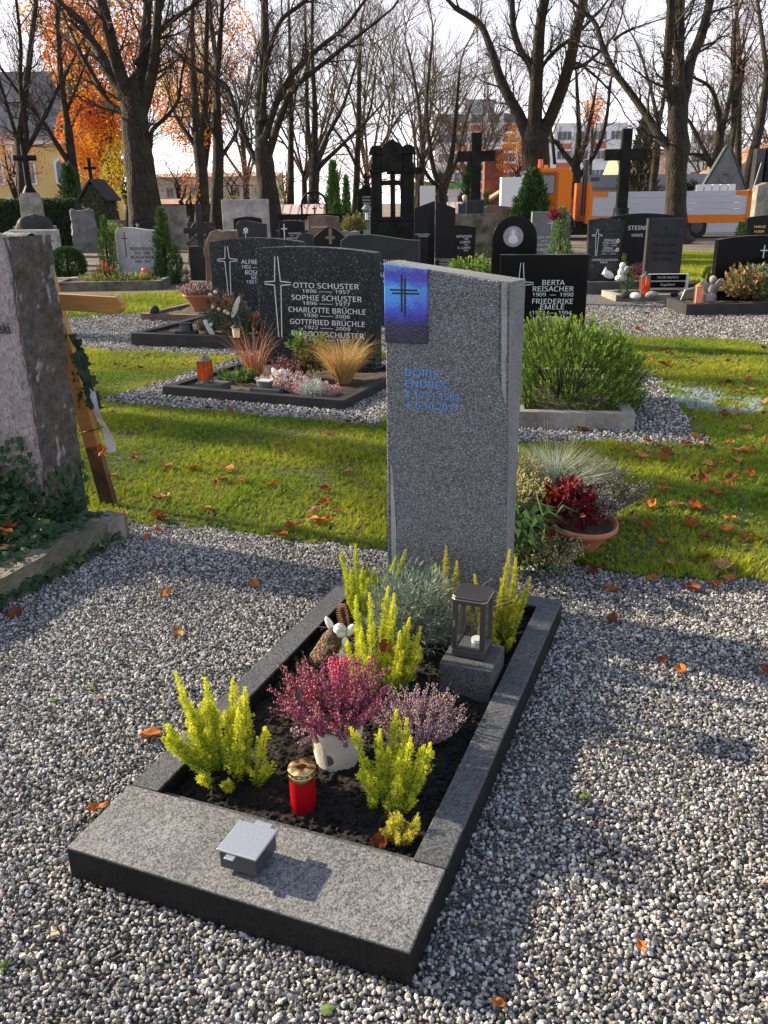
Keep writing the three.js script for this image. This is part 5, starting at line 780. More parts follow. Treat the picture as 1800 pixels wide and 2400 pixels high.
{ // grey iron-look cross on boulder
  const t = thing('memorial_cross', 'dark grey ornamented grave cross right of the bushy cypress', 'memorial cross', [-3.72, 0, -18.5], 0.05); part('shaft', box(0.11, 1.5, 0.1, 0, 0.75, 0, 0.01), M.charcoal, t); part('arm', box(0.66, 0.11, 0.09, 0, 0.98, 0, 0.01), M.charcoal, t); part('rays', new THREE.TorusGeometry(0.17, 0.018, 6, 16).translate(0, 0.98, 0), M.charcoal, t); part('foot', box(0.5, 0.75, 0.3, 0, 0.3, -0.02, 0.02), M.charcoal, t);
  headstone('wide rough green-grey stone wall piece behind the ornamented cross', [-3.4, -19.2], 0, 'rough', 1.6, 0.98, 0.3, M.mossy, { lumpy: 0.03, freq: 4 });
  headstone('dark dull headstone slab right behind the ornamented cross', [-4.1, -20.5], 0, 'flat', 0.6, 1.1, 0.2, M.charcoal);
}
headstone('light concrete headstone at the tall tree foot, left of the ornamented cross', [-7.2, -31], 0, 'flat', 1.0, 1.45, 0.3, M.concrete);
headstone('reddish brown headstone edge behind the hidden speckled stone', [-2.55, -14.5], 10 * D2R, 'rough', 0.72, 1.1, 0.2, M.brownStone, { lumpy: 0.015 });
headstone('tall pale grey slab standing behind the mid-field headstones', [-3.9, -26], 6 * D2R, 'flat', 1.34, 1.6, 0.24, M.sandstone, { bev: 0.01 });
headstone('flat dark arched headstone in front of the tall pale slab', [-3.25, -22], 0, 'arc', 0.68, 1.19, 0.16, M.blackMatt, { d: 0.05 });
{ const t = headstone('grey headstone with curved top and carved rose', [-2.45, -17], 5 * D2R, 'wave', 0.56, 1.19, 0.14, M.charcoal, {}); part('carved_rose', roughen(new THREE.TorusGeometry(0.03, 0.014, 6, 14), 0.006, 40), M.letter, t).position.set(-0.1, 1.02, 0.005); part('rose_stem', merge([bar(0.012, 0.16, 0, 0), bar(0.1, 0.012, 0, 0.03)]), M.letter, t).position.set(-0.11, 0.94, 0.003); }
headstone('small black headstone with pale cross and two names', [-1.88, -19], 5 * D2R, 'arc', 0.53, 1.14, 0.14, M.blackMatt, { d: 0.03, cross: [-0.16, 0.98, 0.13, 0.1, 0.24, 0.022], lines: [['KASPAR BESSER', 0.06, 0.87, 0.035, 0.27], ['1881 — 1962', 0.06, 0.83, 0.026, 0.2], ['MAGDALENA BESSER', 0.04, 0.775, 0.035, 0.3], ['1905 — 1988', 0.06, 0.735, 0.026, 0.2]] });
headstone('grey brown headstone right of the small black one', [-1.3, -20.5], 4 * D2R, 'tilt', 0.7, 1.22, 0.16, M.brownStone, { d: 0.04, lines: [['ALFONS WEISS', -0.1, 0.95, 0.04, 0.36]] });
headstone('small grey rounded headstone tucked left of the dark arched one', [-1.3, -15.6], 5 * D2R, 'round', 0.42, 1.0, 0.16, M.charcoal);
{ const t = headstone('dark shouldered headstone with bronze crucifix, behind the speckled one', [-0.83, -14.5], 6 * D2R, 'shoulder', 0.54, 1.12, 0.15, M.blackMatt, {}); part('crucifix', merge([box(0.05, 0.24, 0.02, 0, 0, 0), box(0.15, 0.045, 0.02, 0, -0.02, 0.001)]), std({ color: col(0.2, 0.16, 0.12), metalness: 0.4, roughness: 0.6 }), t).position.set(0.02, 0.98, 0.012); }
headstone('grey sloping boulder headstone behind the bronze crucifix stone', [-0.55, -16.2], 0, 'rough', 0.62, 1.02, 0.25, M.midGrey, { lumpy: 0.02 });
headstone('long dark grey headstone with light capitals behind the blue glass inlay', [-0.02, -11], 12 * D2R, 'wave', 0.98, 1.12, 0.14, M.charcoal, { d: 0.07, lines: [['AUGUSTA ZWEIGLE', 0.02, 0.765, 0.055, 0.62], ['1861 - 1936', 0.02, 0.705, 0.034, 0.4], ['RICHARD', -0.03, 0.61, 0.06, 0.36], ['1930', 0.1, 0.545, 0.034, 0.12]] });
{ // wrought-iron arch
  const t = thing('iron_arch', 'wrought iron grave arch with scrolls on a fence, mid background', 'iron cross', [-1.75, 0, -24]), l = [];
  part('arch', new THREE.TorusGeometry(0.33, 0.03, 6, 30, Math.PI).translate(0, 1.43, 0), M.ironBlack, t); for (const s of [-1, 1]) part('post', box(0.05, 1.45, 0.05, s * 0.33, 0.72, 0), M.ironBlack, t);
  for (let i = 0; i < 7; i++) part('scroll', new THREE.TorusGeometry(0.07, 0.012, 5, 16, 5).rotateZ(i).translate(Math.cos(i * 0.52) * 0.2, 1.42 + Math.sin(i * 0.52) * 0.2, 0), M.ironBlack, t);
  for (let i = 0; i < 12; i++) part('scroll', new THREE.TorusGeometry(0.09, 0.013, 5, 14, 5).rotateZ(i * 1.3).translate(-0.85 + i * 0.16, 1.05 + 0.07 * Math.sin(i * 2), 0), M.ironBlack, t);
  part('panel', box(2.0, 0.14, 0.05, 0, 1.14, -0.04), M.ironBlack, t); part('plinth', box(2.1, 0.8, 0.3, 0, 0.4, -0.1), M.charcoal, t); part('small_cross', merge([box(0.03, 0.2, 0.03, 0, 1.32, 0), box(0.12, 0.03, 0.03, 0, 1.34, 0.001)]), M.ironBlack, t);
}
bush('azalea_bush', 'green and bronze bush beside the post lantern', 'shrub', [-0.62, 0.75, -21], [0.26, 0.34, 0.25], 200, 0.06, 0.02, [[0.2, 0.26, 0.07], [0.1, 0.16, 0.04], [0.25, 0.12, 0.06]]);
{ const t = thing('lantern_post', 'stone post carrying a verdigris lantern before the black monument', 'lantern', [-0.33, 0, -22]); part('post', box(0.17, 1.05, 0.17, 0, 0.52, 0, 0.01), M.concrete, t); part('lamp_glass', new THREE.CylinderGeometry(0.1, 0.07, 0.26, 8).translate(0, 1.2, 0), M.glass, t); part('candle', new THREE.CylinderGeometry(0.035, 0.035, 0.16, 10).translate(0, 1.16, 0), M.white, t); const r = part('roof', new THREE.CylinderGeometry(0.05, 0.13, 0.1, 8).translate(0, 1.38, 0), std({ color: col(0.12, 0.2, 0.17), roughness: 0.7 }), t); part('base', new THREE.CylinderGeometry(0.08, 0.09, 0.03, 8).translate(0, 1.06, 0), M.darkMetal, t); }
{ // black openwork monument with pillars, lintel and inner cross
  const t = thing('black_monument', 'massive black openwork monument with pillars and pointed lintel', 'monument', [0.37, 0, -26.5], -0.06), m = M.ironBlack;
  part('plinth', box(1.5, 0.95, 0.7, 0, 0.47, 0, 0.02), m, t); part('sill', box(1.3, 0.12, 0.5, 0, 1.01, 0, 0.02), m, t);
  for (const s of [-1, 1]) { const p = part('pillar', box(0.3, 1.45, 0.34, s * 0.47, 1.78, 0, 0.02), m, t); part('capital', box(0.38, 0.1, 0.42, s * 0.47, 2.32, 0, 0.02), m, p); part('capital', box(0.4, 0.09, 0.44, s * 0.47, 2.8, 0, 0.03), m, p); part('cornice', extr([[-0.2, 0], [0.2, 0], [0.17, 0.1], [0.1, 0.16], [-0.1, 0.16], [-0.17, 0.1]], 0.4, 0.01).translate(s * 0.45, 2.84, -0.2), m, p); }
  part('lintel', box(1.16, 0.56, 0.3, 0, 2.62, 0, 0.01), m, t); part('pediment', extr([[-0.28, 2.3], [0.28, 2.3], [0.28, 2.98], [0.2, 3.04], [0, 3.16], [-0.2, 3.04], [-0.28, 2.98]], 0.4, 0.01).translate(0, 0, -0.15), m, t);
  part('inner_shaft', box(0.14, 1.4, 0.12, 0, 1.72, 0.02), m, t); part('inner_arm', box(0.64, 0.13, 0.12, 0, 2.0, 0.021), m, t);
  const c = thing('memorial_cross', 'black cross arm jutting out behind the black monument', 'memorial cross', [0.75, 0, -29]); part('shaft', box(0.2, 2.75, 0.18, 0, 1.37, 0), m, c); part('arm', box(1.1, 0.2, 0.17, 0.02, 2.4, 0), m, c);
}
{ const t = headstone('black gabled headstone with little cross, left of the black monument', [-0.45, -30], 0, 'gable', 0.62, 2.05, 0.3, M.ironBlack, { d: 0.22, lines: Array.from({ length: 8 }, (_, i) => [['JOSEF', 'MARIA', 'THERESE', 'ANTON'][i % 4], 0, 1.62 - i * 0.1, 0.05, 0.26]) }); part('cornice', box(0.74, 0.08, 0.4, 0, 1.8, -0.15), M.ironBlack, t); part('finial_cross', merge([box(0.06, 0.36, 0.06, 0, 2.2, -0.15), box(0.2, 0.06, 0.06, 0, 2.26, -0.149)]), M.ironBlack, t); }
{ // split stele
  const t = thing('headstone', 'tall dark split stele with gabled halves in the centre', 'headstone', [0.97, 0, -16], -4 * D2R);
  part('half', extr([[-0.37, 0], [-0.008, 0], [-0.008, 1.5], [-0.37, 1.38]], 0.16, 0.005).translate(0, 0, -0.16), M.blackMatt, t); part('half', extr([[0.008, 0], [0.36, 0], [0.36, 1.37], [0.008, 1.5]], 0.16, 0.005).translate(0, 0, -0.15), M.blackMatt, t);
  part('bright_joint', box(0.014, 0.16, 0.02, 0, 1.42, -0.03), M.white, t); part('bright_joint', box(0.01, 0.16, 0.02, 0, 1.2, -0.03), M.white, t); part('relief', extr([[-0.12, 0], [-0.02, 0], [-0.02, 1.42], [-0.06, 1.42], [-0.1, 1.36], [-0.12, 1.25]], 0.012, 0.003), M.black, t);
  for (const [s, x, y, z, w] of [['LUDWIG+JOSEFINA', -0.22, 0.93, 0.022, 0.27], ['AUMAIER', -0.21, 0.895, 0.028, 0.18], ['ALEXANDER+JOSEFINA', 0.18, 0.5, 0.022, 0.3], ['TATZINGER', 0.18, 0.465, 0.026, 0.19], ['MARIANNA', 0.18, 0.425, 0.022, 0.2], ['STEINER', 0.18, 0.39, 0.026, 0.15]]) { const g = text(s, z, 0.002); g.computeBoundingBox(); g.scale(w / (g.boundingBox.max.x - g.boundingBox.min.x), 1, 1); part('inscription_line', g, M.silver, t, 'stuff').position.set(x, y, 0.012); }
}
headstone('small black headstone with silver names right of the split stele', [1.62, -18], 4 * D2R, 'taper', 0.6, 1.04, 0.14, M.blackMatt, { lines: [['BÄNZIGER', 0.06, 0.8, 0.045, 0.3], ['1980', 0.1, 0.755, 0.03], ['LUMPE', 0.08, 0.69, 0.045, 0.2], ['1994', 0.1, 0.645, 0.03], ['A. LUMPE', 0.06, 0.58, 0.045, 0.26], ['2003', 0.1, 0.535, 0.03]] });
{ const t = thing('memorial_cross', 'tall plain dark stone cross on stepped block, right of the split stele', 'memorial cross', [2.62, 0, -25], -0.12); part('block', box(1.2, 1.2, 0.8, 0, 0.55, 0, 0.02), M.mossy, t); part('base', box(0.5, 0.38, 0.4, 0, 1.32, 0, 0.04), M.charcoal, t); part('shaft', box(0.27, 1.75, 0.24, 0, 2.33, 0, 0.01), M.ironBlack, t); part('arm', box(1.02, 0.26, 0.22, 0, 2.62, 0, 0.01), M.ironBlack, t); part('step', box(1.4, 0.3, 1.0, 0, 0.13, 0), M.mossy, t); }
headstone('brown low headstone right of the tall plain cross', [3.6, -27], 0, 'wave', 1.0, 1.35, 0.2, M.brownStone);
headstone('pale stone slab left of the tall plain cross', [1.75, -27], 0, 'flat', 0.35, 1.3, 0.2, M.concrete);
bush('ground_bush', 'fresh green leaves between split stele and black arched stone', 'plant', [1.45, 0.2, -14.5], [0.4, 0.3, 0.25], 160, 0.06, 0.02, [[0.22, 0.34, 0.05], [0.12, 0.22, 0.04]]);
conifer('small_conifer', 'small round dark conifer left of the black arched stone', [1.95, 0, -15.4], 0.26, 0.85, 350, DG, 221);
{ const t = headstone('black round-arched headstone with a silver saint medallion', [2.02, -13.5], 8 * D2R, 'round', 0.68, 1.28, 0.14, M.black, { bev: 0.015 }); part('medallion', new THREE.CylinderGeometry(0.15, 0.15, 0.006, 36).rotateX(Math.PI / 2), std({ map: blotch(33, [0.12, 0.12, 0.12], [0.42, 0.42, 0.42], [9, 24, 60, 160], [0.3, 0.3, 0.2, 0.2], 0.3), roughness: 0.6 }), t).position.set(-0.02, 0.98, 0.002); const s = part('saint_bust', merge([new THREE.SphereGeometry(0.034, 12, 10).scale(1, 1.2, 0.3).translate(0, 0.05, 0), new THREE.SphereGeometry(0.075, 14, 10).scale(1, 0.9, 0.2).translate(0, -0.045, 0)]), M.silver, t); s.position.set(-0.02, 0.98, 0.006); part('halo', new THREE.TorusGeometry(0.055, 0.005, 6, 24), M.silver, t).position.set(-0.02, 1.03, 0.007); }
headstone('weathered grey headstone with thin cross behind the shrub with red flower', [3.6, -19], 0, 'flat', 0.8, 1.26, 0.16, M.midGrey, { cross: [0.02, 1.03, 0.17, 0.14, 0.24, 0.012], lines: [['JOSEF FRIEDRICH', -0.05, 0.72, 0.045, 0.5], ['GEST. 1962', -0.05, 0.65, 0.04], ['SOFIE FRIEDRICH', -0.05, 0.57, 0.045, 0.5], ['ALBERTINE', -0.1, 0.47, 0.055, 0.4]] });
conifer('pale_cypress', 'pale green cypress with a dark red flower before the weathered headstone', [3.42, 0.1, -17], 0.36, 1.22, 700, [[0.14, 0.22, 0.08], [0.1, 0.17, 0.06], [0.2, 0.28, 0.12]], 222);
bush('red_flowers', 'dark red flower spray in the pale green cypress', 'flower', [3.25, 1.1, -16.85], [0.1, 0.14, 0.06], 40, 0.05, 0.014, [[0.25, 0.02, 0.04], [0.16, 0.02, 0.03]]);
conifer('thuja_hedge_tree', 'broad dark juniper in front of the orange truck cab', [3.72, 0, -22.3], 0.85, 2.1, 2200, DG, 223);
headstone('white plastered grave pillar behind the broad juniper', [4.35, -30], 0, 'flat', 0.72, 2.2, 0.4, M.white);
headstone('dark speckled headstone with cross and two small oval portraits', [3.82, -15.2], 4 * D2R, 'taper', 0.6, 1.2, 0.14, M.pearl, { star: [-0.14, 0.09, 1.02, 0.92, 0.58, 0.008], lines: [['EWALD', 0.08, 0.82, 0.036, 0.19], ['STALITZA', 0.08, 0.775, 0.036, 0.24], ['1925 — 2005', 0.08, 0.74, 0.022, 0.24], ['ERNA', 0.06, 0.69, 0.036, 0.15], ['STALITZA', 0.08, 0.645, 0.036, 0.24], ['1931 — 2018', 0.07, 0.605, 0.022, 0.24], ['HEINRICH+KAROLINA', 0.02, 0.5, 0.032, 0.44], ['WEIS', 0.0, 0.46, 0.032, 0.12]] });
for (const [y, l] of [[0.825, 'upper oval enamel portrait on the speckled headstone with cross'], [0.68, 'lower oval enamel portrait on the speckled headstone with cross']]) { const t = thing('enamel_portrait', l, 'portrait', [4.03, y, -15.175]); part('plate', new THREE.SphereGeometry(0.034, 16, 10).scale(0.85, 1, 0.15), M.white, t); part('face', new THREE.SphereGeometry(0.018, 12, 8).scale(0.9, 1, 0.2).translate(0, 0, 0.004), M.terracotta, t); }
surround('dark granite surround before the speckled headstone with oval portraits', [3.42, 0, -14.6], -2 * D2R, 0.95, 0.9, 0.2, M.kerb);
{ const t = thing('angel_figurine', 'white kneeling angel figurine before the speckled headstone with portraits', 'figurine', [4.0, 0.2, -14.7]); part('body', merge([[0, 0.05, 0, 0.1, 0.06, 0.07], [0, 0.14, 0, 0.06, 0.08, 0.05], [0.01, 0.25, 0.01, 0.05, 0.055, 0.05]].map(([x, y, z, a, b, c]) => new THREE.SphereGeometry(1, 14, 10).scale(a, b, c).translate(x, y, z))), M.white, t); part('wing', new THREE.SphereGeometry(1, 12, 8).scale(0.04, 0.09, 0.02).rotateZ(-0.4).translate(0.08, 0.16, -0.03), M.white, t); const d = thing('dove_figurine', 'white dove figurine left of the kneeling angel', 'figurine', [3.76, 0.22, -14.6]); part('body', new THREE.SphereGeometry(1, 12, 8).scale(0.1, 0.06, 0.05).rotateZ(-0.5).translate(0, 0.1, 0), M.white, d); part('tail', new THREE.ConeGeometry(0.06, 0.12, 8).translate(-0.05, 0.17, 0), M.white, d); }
headstone('broad black headstone with double-line cross under the tall iron cross', [4.86, -16.6], 3 * D2R, 'arc', 1.25, 1.24, 0.16, M.blackMatt, { d: 0.06, cross: [-0.46, 0.98, 0.16, 0.16, 0.42, 0.026], lines: [['STEINL', -0.1, 0.95, 0.075, 0.36], ['HANS', -0.1, 0.83, 0.055, 0.2]] });
bl('pot_heather', 'crimson heather in a terracotta trough below the broad black headstone', [4.47, 0.24, -15.1], 90, 1.0, 0.24, [[0.45, 0.12, 0.16], [0.35, 0.08, 0.12], [0.5, 0.25, 0.25]], 20, 0.12);
one('plant_trough', 'terracotta trough holding the crimson heather', 'plant bowl', lathe([[0, 0], [0.13, 0], [0.2, 0.12], [0.21, 0.15], [0.18, 0.15], [0, 0.12]], 24), M.terracotta, [4.5, 0.12, -15.1]);
conifer('dwarf_spruce', 'small bluish spruce right of the crimson heather', [4.72, 0.1, -15.6], 0.17, 0.6, 260, [[0.05, 0.1, 0.07], [0.07, 0.13, 0.09]], 224);
conifer('yellow_conifer', 'small yellowish conifer left of the crimson heather', [4.22, 0.1, -15.4], 0.14, 0.5, 220, [[0.2, 0.2, 0.05], [0.1, 0.13, 0.03]], 225);
surround('dark surround of the broad black headstone', [4.25, 0, -15.05], 0, 1.2, 1.3, 0.12, M.charcoal);
headstone('weathered dark slate headstone with faded writing', [4.52, -14.2], 2 * D2R, 'flat', 0.58, 1.2, 0.12, M.charcoal, { y: 0.0, bev: 0.01, letter: M.blackMatt, lines: [['Georg Haas', 0, 0.92, 0.05], ['Franz Haas', 0, 0.78, 0.045], ['Maria Haas', 0, 0.66, 0.045], ['geb. Huber', 0, 0.56, 0.04]], cross: [0, 1.05, 0.06, 0.04, 0.1, 0.014], crossM: M.blackMatt, font: fSerif });
{ const t = thing('book_plaque', 'black lettered plaque on white marble at the slate headstone foot', 'plaque', [4.5, 0.14, -13.85], -2 * D2R); part('back', box(0.66, 0.24, 0.05, 0, 0.12, 0), M.white, t); part('plate', box(0.56, 0.09, 0.02, 0, 0.19, 0.03), M.black, t); part('plate', box(0.58, 0.09, 0.02, -0.02, 0.08, 0.05), M.black, t); for (const [s, y, z] of [['Gerda Burkert', 0.175, 0.041], ['Engelbert', 0.065, 0.061]]) part('inscription_line', text(s, 0.035, 0.002, 0.5, fSerif), M.silver, t, 'stuff').position.set(0, y, z); }
surround('low mossy kerb grave strewn with ornaments before the slate headstone', [3.62, 0, -13.5], -1 * D2R, 1.58, 0.85, 0.1, M.concrete, { k: 0.12 });
lantern('brown metal grave lantern beside the black plaque', [4.02, 0.1, -13.4], 0, 0.13, 0.26, amber, redWax);
conifer('dwarf_pine', 'tiny green pine left of the slate headstone', [3.95, 0.08, -14.1], 0.2, 0.38, 220, MG, 226); conifer('dwarf_pine', 'small dark round pine right of the slate headstone', [5.12, 0.05, -13.8], 0.25, 0.42, 300, DG, 227);
{ const R = rng(231), g = roughen(new THREE.DodecahedronGeometry(0.5, 1), 0.08, 3); for (const [l, x, z, s, m] of [['white plaster bird ornament on the strewn grave', 3.83, -13.2, 0.16, M.white], ['dark stone tile on the strewn grave left edge', 3.72, -13.35, 0.2, M.charcoal], ['grey stone tile in the middle of the strewn grave', 4.1, -13.25, 0.2, M.concrete], ['black rose ornament before the plaque', 4.45, -13.3, 0.15, M.blackMatt], ['mossy green ornament before the plaque', 4.62, -13.35, 0.15, M.mossy], ['pale stone ornament right on the strewn grave', 4.95, -13.35, 0.16, M.sandstone]]) { const o = one('grave_ornament', l, 'ornament', g, m, [x, 0.12, z], R() * 6); o.scale.set(s, s * 0.6, s * 0.8); } }
{ // tall iron cross with turned foot
  const t = thing('memorial_cross', 'tallest black iron cross on turned foot, in front of the truck bed', 'memorial cross', [5.86, 0, -22], -0.08); part('block', box(1.3, 0.95, 0.9, 0, 0.47, 0, 0.02), M.charcoal, t); part('foot', lathe([[0, 0], [0.3, 0], [0.3, 0.12], [0.2, 0.16], [0.18, 0.3], [0.2, 0.32], [0.17, 0.36], [0, 0.36]], 8).translate(0, 0.93, 0), M.ironBlack, t);
  part('shaft', extr([[-0.13, 1.25], [0.13, 1.25], [0.12, 2.2], [0.115, 3.05], [-0.115, 3.05], [-0.12, 2.2]], 0.2, 0.01).translate(0, 0, -0.1), M.ironBlack, t); part('arm', box(0.99, 0.25, 0.18, 0, 2.48, 0, 0.01), M.ironBlack, t);
}
headstone('black headstone with light cross and three couples of names, far right', [5.3, -12.35], 0, 'arc', 1.25, 1.0, 0.14, M.black, { d: 0.05, cross: [0.02, 0.8, 0.1, 0.07, 0.1, 0.014], lines: [['MINA DINER', 0.02, 0.565, 0.056, 0.36], ['1908 — 2002', 0.02, 0.525, 0.034, 0.34], ['GUSTAV DINER', 0.02, 0.46, 0.05, 0.4], ['1905 — 1978', 0.02, 0.42, 0.034, 0.34], ['EDMUND', -0.36, 0.345, 0.046, 0.24], ['LINDEN', -0.36, 0.29, 0.046, 0.21], ['1940 — 2010', -0.36, 0.25, 0.034, 0.32], ['BORIS', 0.28, 0.345, 0.046, 0.2], ['DINER', 0.28, 0.29, 0.046, 0.2], ['1938 — 2012', 0.28, 0.25, 0.034, 0.34]] });
one('enamel_portrait', 'heart-shaped enamel portrait on the far right black headstone', 'portrait', new THREE.SphereGeometry(0.055, 14, 10).scale(0.9, 1, 0.15), M.terracotta, [4.86, 0.46, -12.34]);
surround('dark surround with cone-like plant and red candle, far right', [4.08, 0, -11.65], 0, 2.6, 0.9, 0.16, M.charcoal, { k: 0.1 });
bush('fan_plant', 'brown fan-leaved arrangement with green tips before the far right headstone', 'arrangement', [5.0, 0.12, -11.95], [0.3, 0.32, 0.2], 200, 0.08, 0.022, [[0.32, 0.22, 0.1], [0.24, 0.15, 0.07], [0.14, 0.2, 0.06]]);
conifer('blue_dwarf_conifer', 'round pale bluish-green dwarf conifer at the right picture edge', [5.45, 0.1, -11.9], 0.3, 0.6, 1100, [[0.16, 0.24, 0.12], [0.12, 0.18, 0.08], [0.22, 0.3, 0.16]], 228, 'conifer', 'ball');
lantern('wooden framed lantern with red candle on the far right surround', [4.28, 0.14, -11.78], 0, 0.1, 0.22, phys({ color: col(0.95, 0.7, 0.5), transmission: 0.8, thickness: 0, roughness: 0.2 }), redWax, M.wood);
{ const t = thing('angel_figurine', 'pale stone angel figurine beside the far right black headstone', 'figurine', [4.6, 0.1, -12.2]); part('body', merge([[0, 0.08, 0, 0.08, 0.09, 0.07], [0, 0.2, 0, 0.06, 0.09, 0.05], [0, 0.33, 0.01, 0.05, 0.055, 0.05]].map(([x, y, z, a, b, c]) => new THREE.SphereGeometry(1, 14, 10).scale(a, b, c).translate(x, y, z))), M.sandstone, t); part('wing', new THREE.SphereGeometry(1, 12, 8).scale(0.05, 0.11, 0.02).rotateZ(0.4).translate(-0.09, 0.24, -0.03), M.sandstone, t); part('wing', new THREE.SphereGeometry(1, 12, 8).scale(0.05, 0.11, 0.02).rotateZ(-0.4).translate(0.09, 0.24, -0.03), M.sandstone, t); }
one('book_ornament', 'open white stone book left of the pale stone angel', 'ornament', extr([[-0.13, 0], [0, 0.03], [0.13, 0], [0.13, 0.03], [0, 0.06], [-0.13, 0.03]], 0.22, 0.004).rotateX(-0.8), M.sandstone, [4.36, 0.13, -12.35]);
headstone('black headstone with golden lettering behind the far right one', [8.75, -20], 0, 'arc', 1.2, 1.12, 0.16, M.blackMatt, { d: 0.06, letter: M.gold, lines: [['FAMILIE', -0.3, 0.85, 0.05], ['HUBER', -0.3, 0.75, 0.05]] });
conifer('dark_round_bush', 'dark round bush left of the gold-lettered headstone', [7.85, 0, -19.5], 0.4, 0.95, 500, DG, 229);
headstone('old grey stele with pediment right of the truck crane', [12.95, -30.5], 0, 'gable', 0.6, 1.95, 0.4, M.concrete, { d: 0.1 });
{ // gothic gabled shrine behind the truck
  const t = thing('gothic_shrine', 'steep stone gable shrine with green copper edges behind the crane', 'shrine', [15.1, 0, -40], -0.25); part('body', extr([[-1.3, 0], [1.3, 0], [1.3, 1.0], [0.08, 3.5], [-0.08, 3.5], [-1.3, 1.0]], 1.0, 0.02).translate(0, 0, -1), M.midGrey, t);
  for (const s of [-1, 1]) part('copper_edge', box(0.06, 2.9, 1.1, 0, 0, -0.5).rotateZ(s * 0.46).translate(s * 0.73, 2.26, 0), std({ color: col(0.035, 0.075, 0.055), roughness: 0.7 }), t); part('finial', merge([box(0.08, 0.5, 0.08, 0, 3.7, -0.4), box(0.24, 0.08, 0.08, 0, 3.78, -0.399)]), std({ color: col(0.06, 0.12, 0.1) }), t); part('rosette', new THREE.TorusGeometry(0.2, 0.06, 6, 18).translate(0, 2.3, 0.02), M.midGrey, t); part('niche', extr(outline.round(0.9, 1.3), 0.05).translate(0, 0, 0.001), M.blackMatt, t);
}
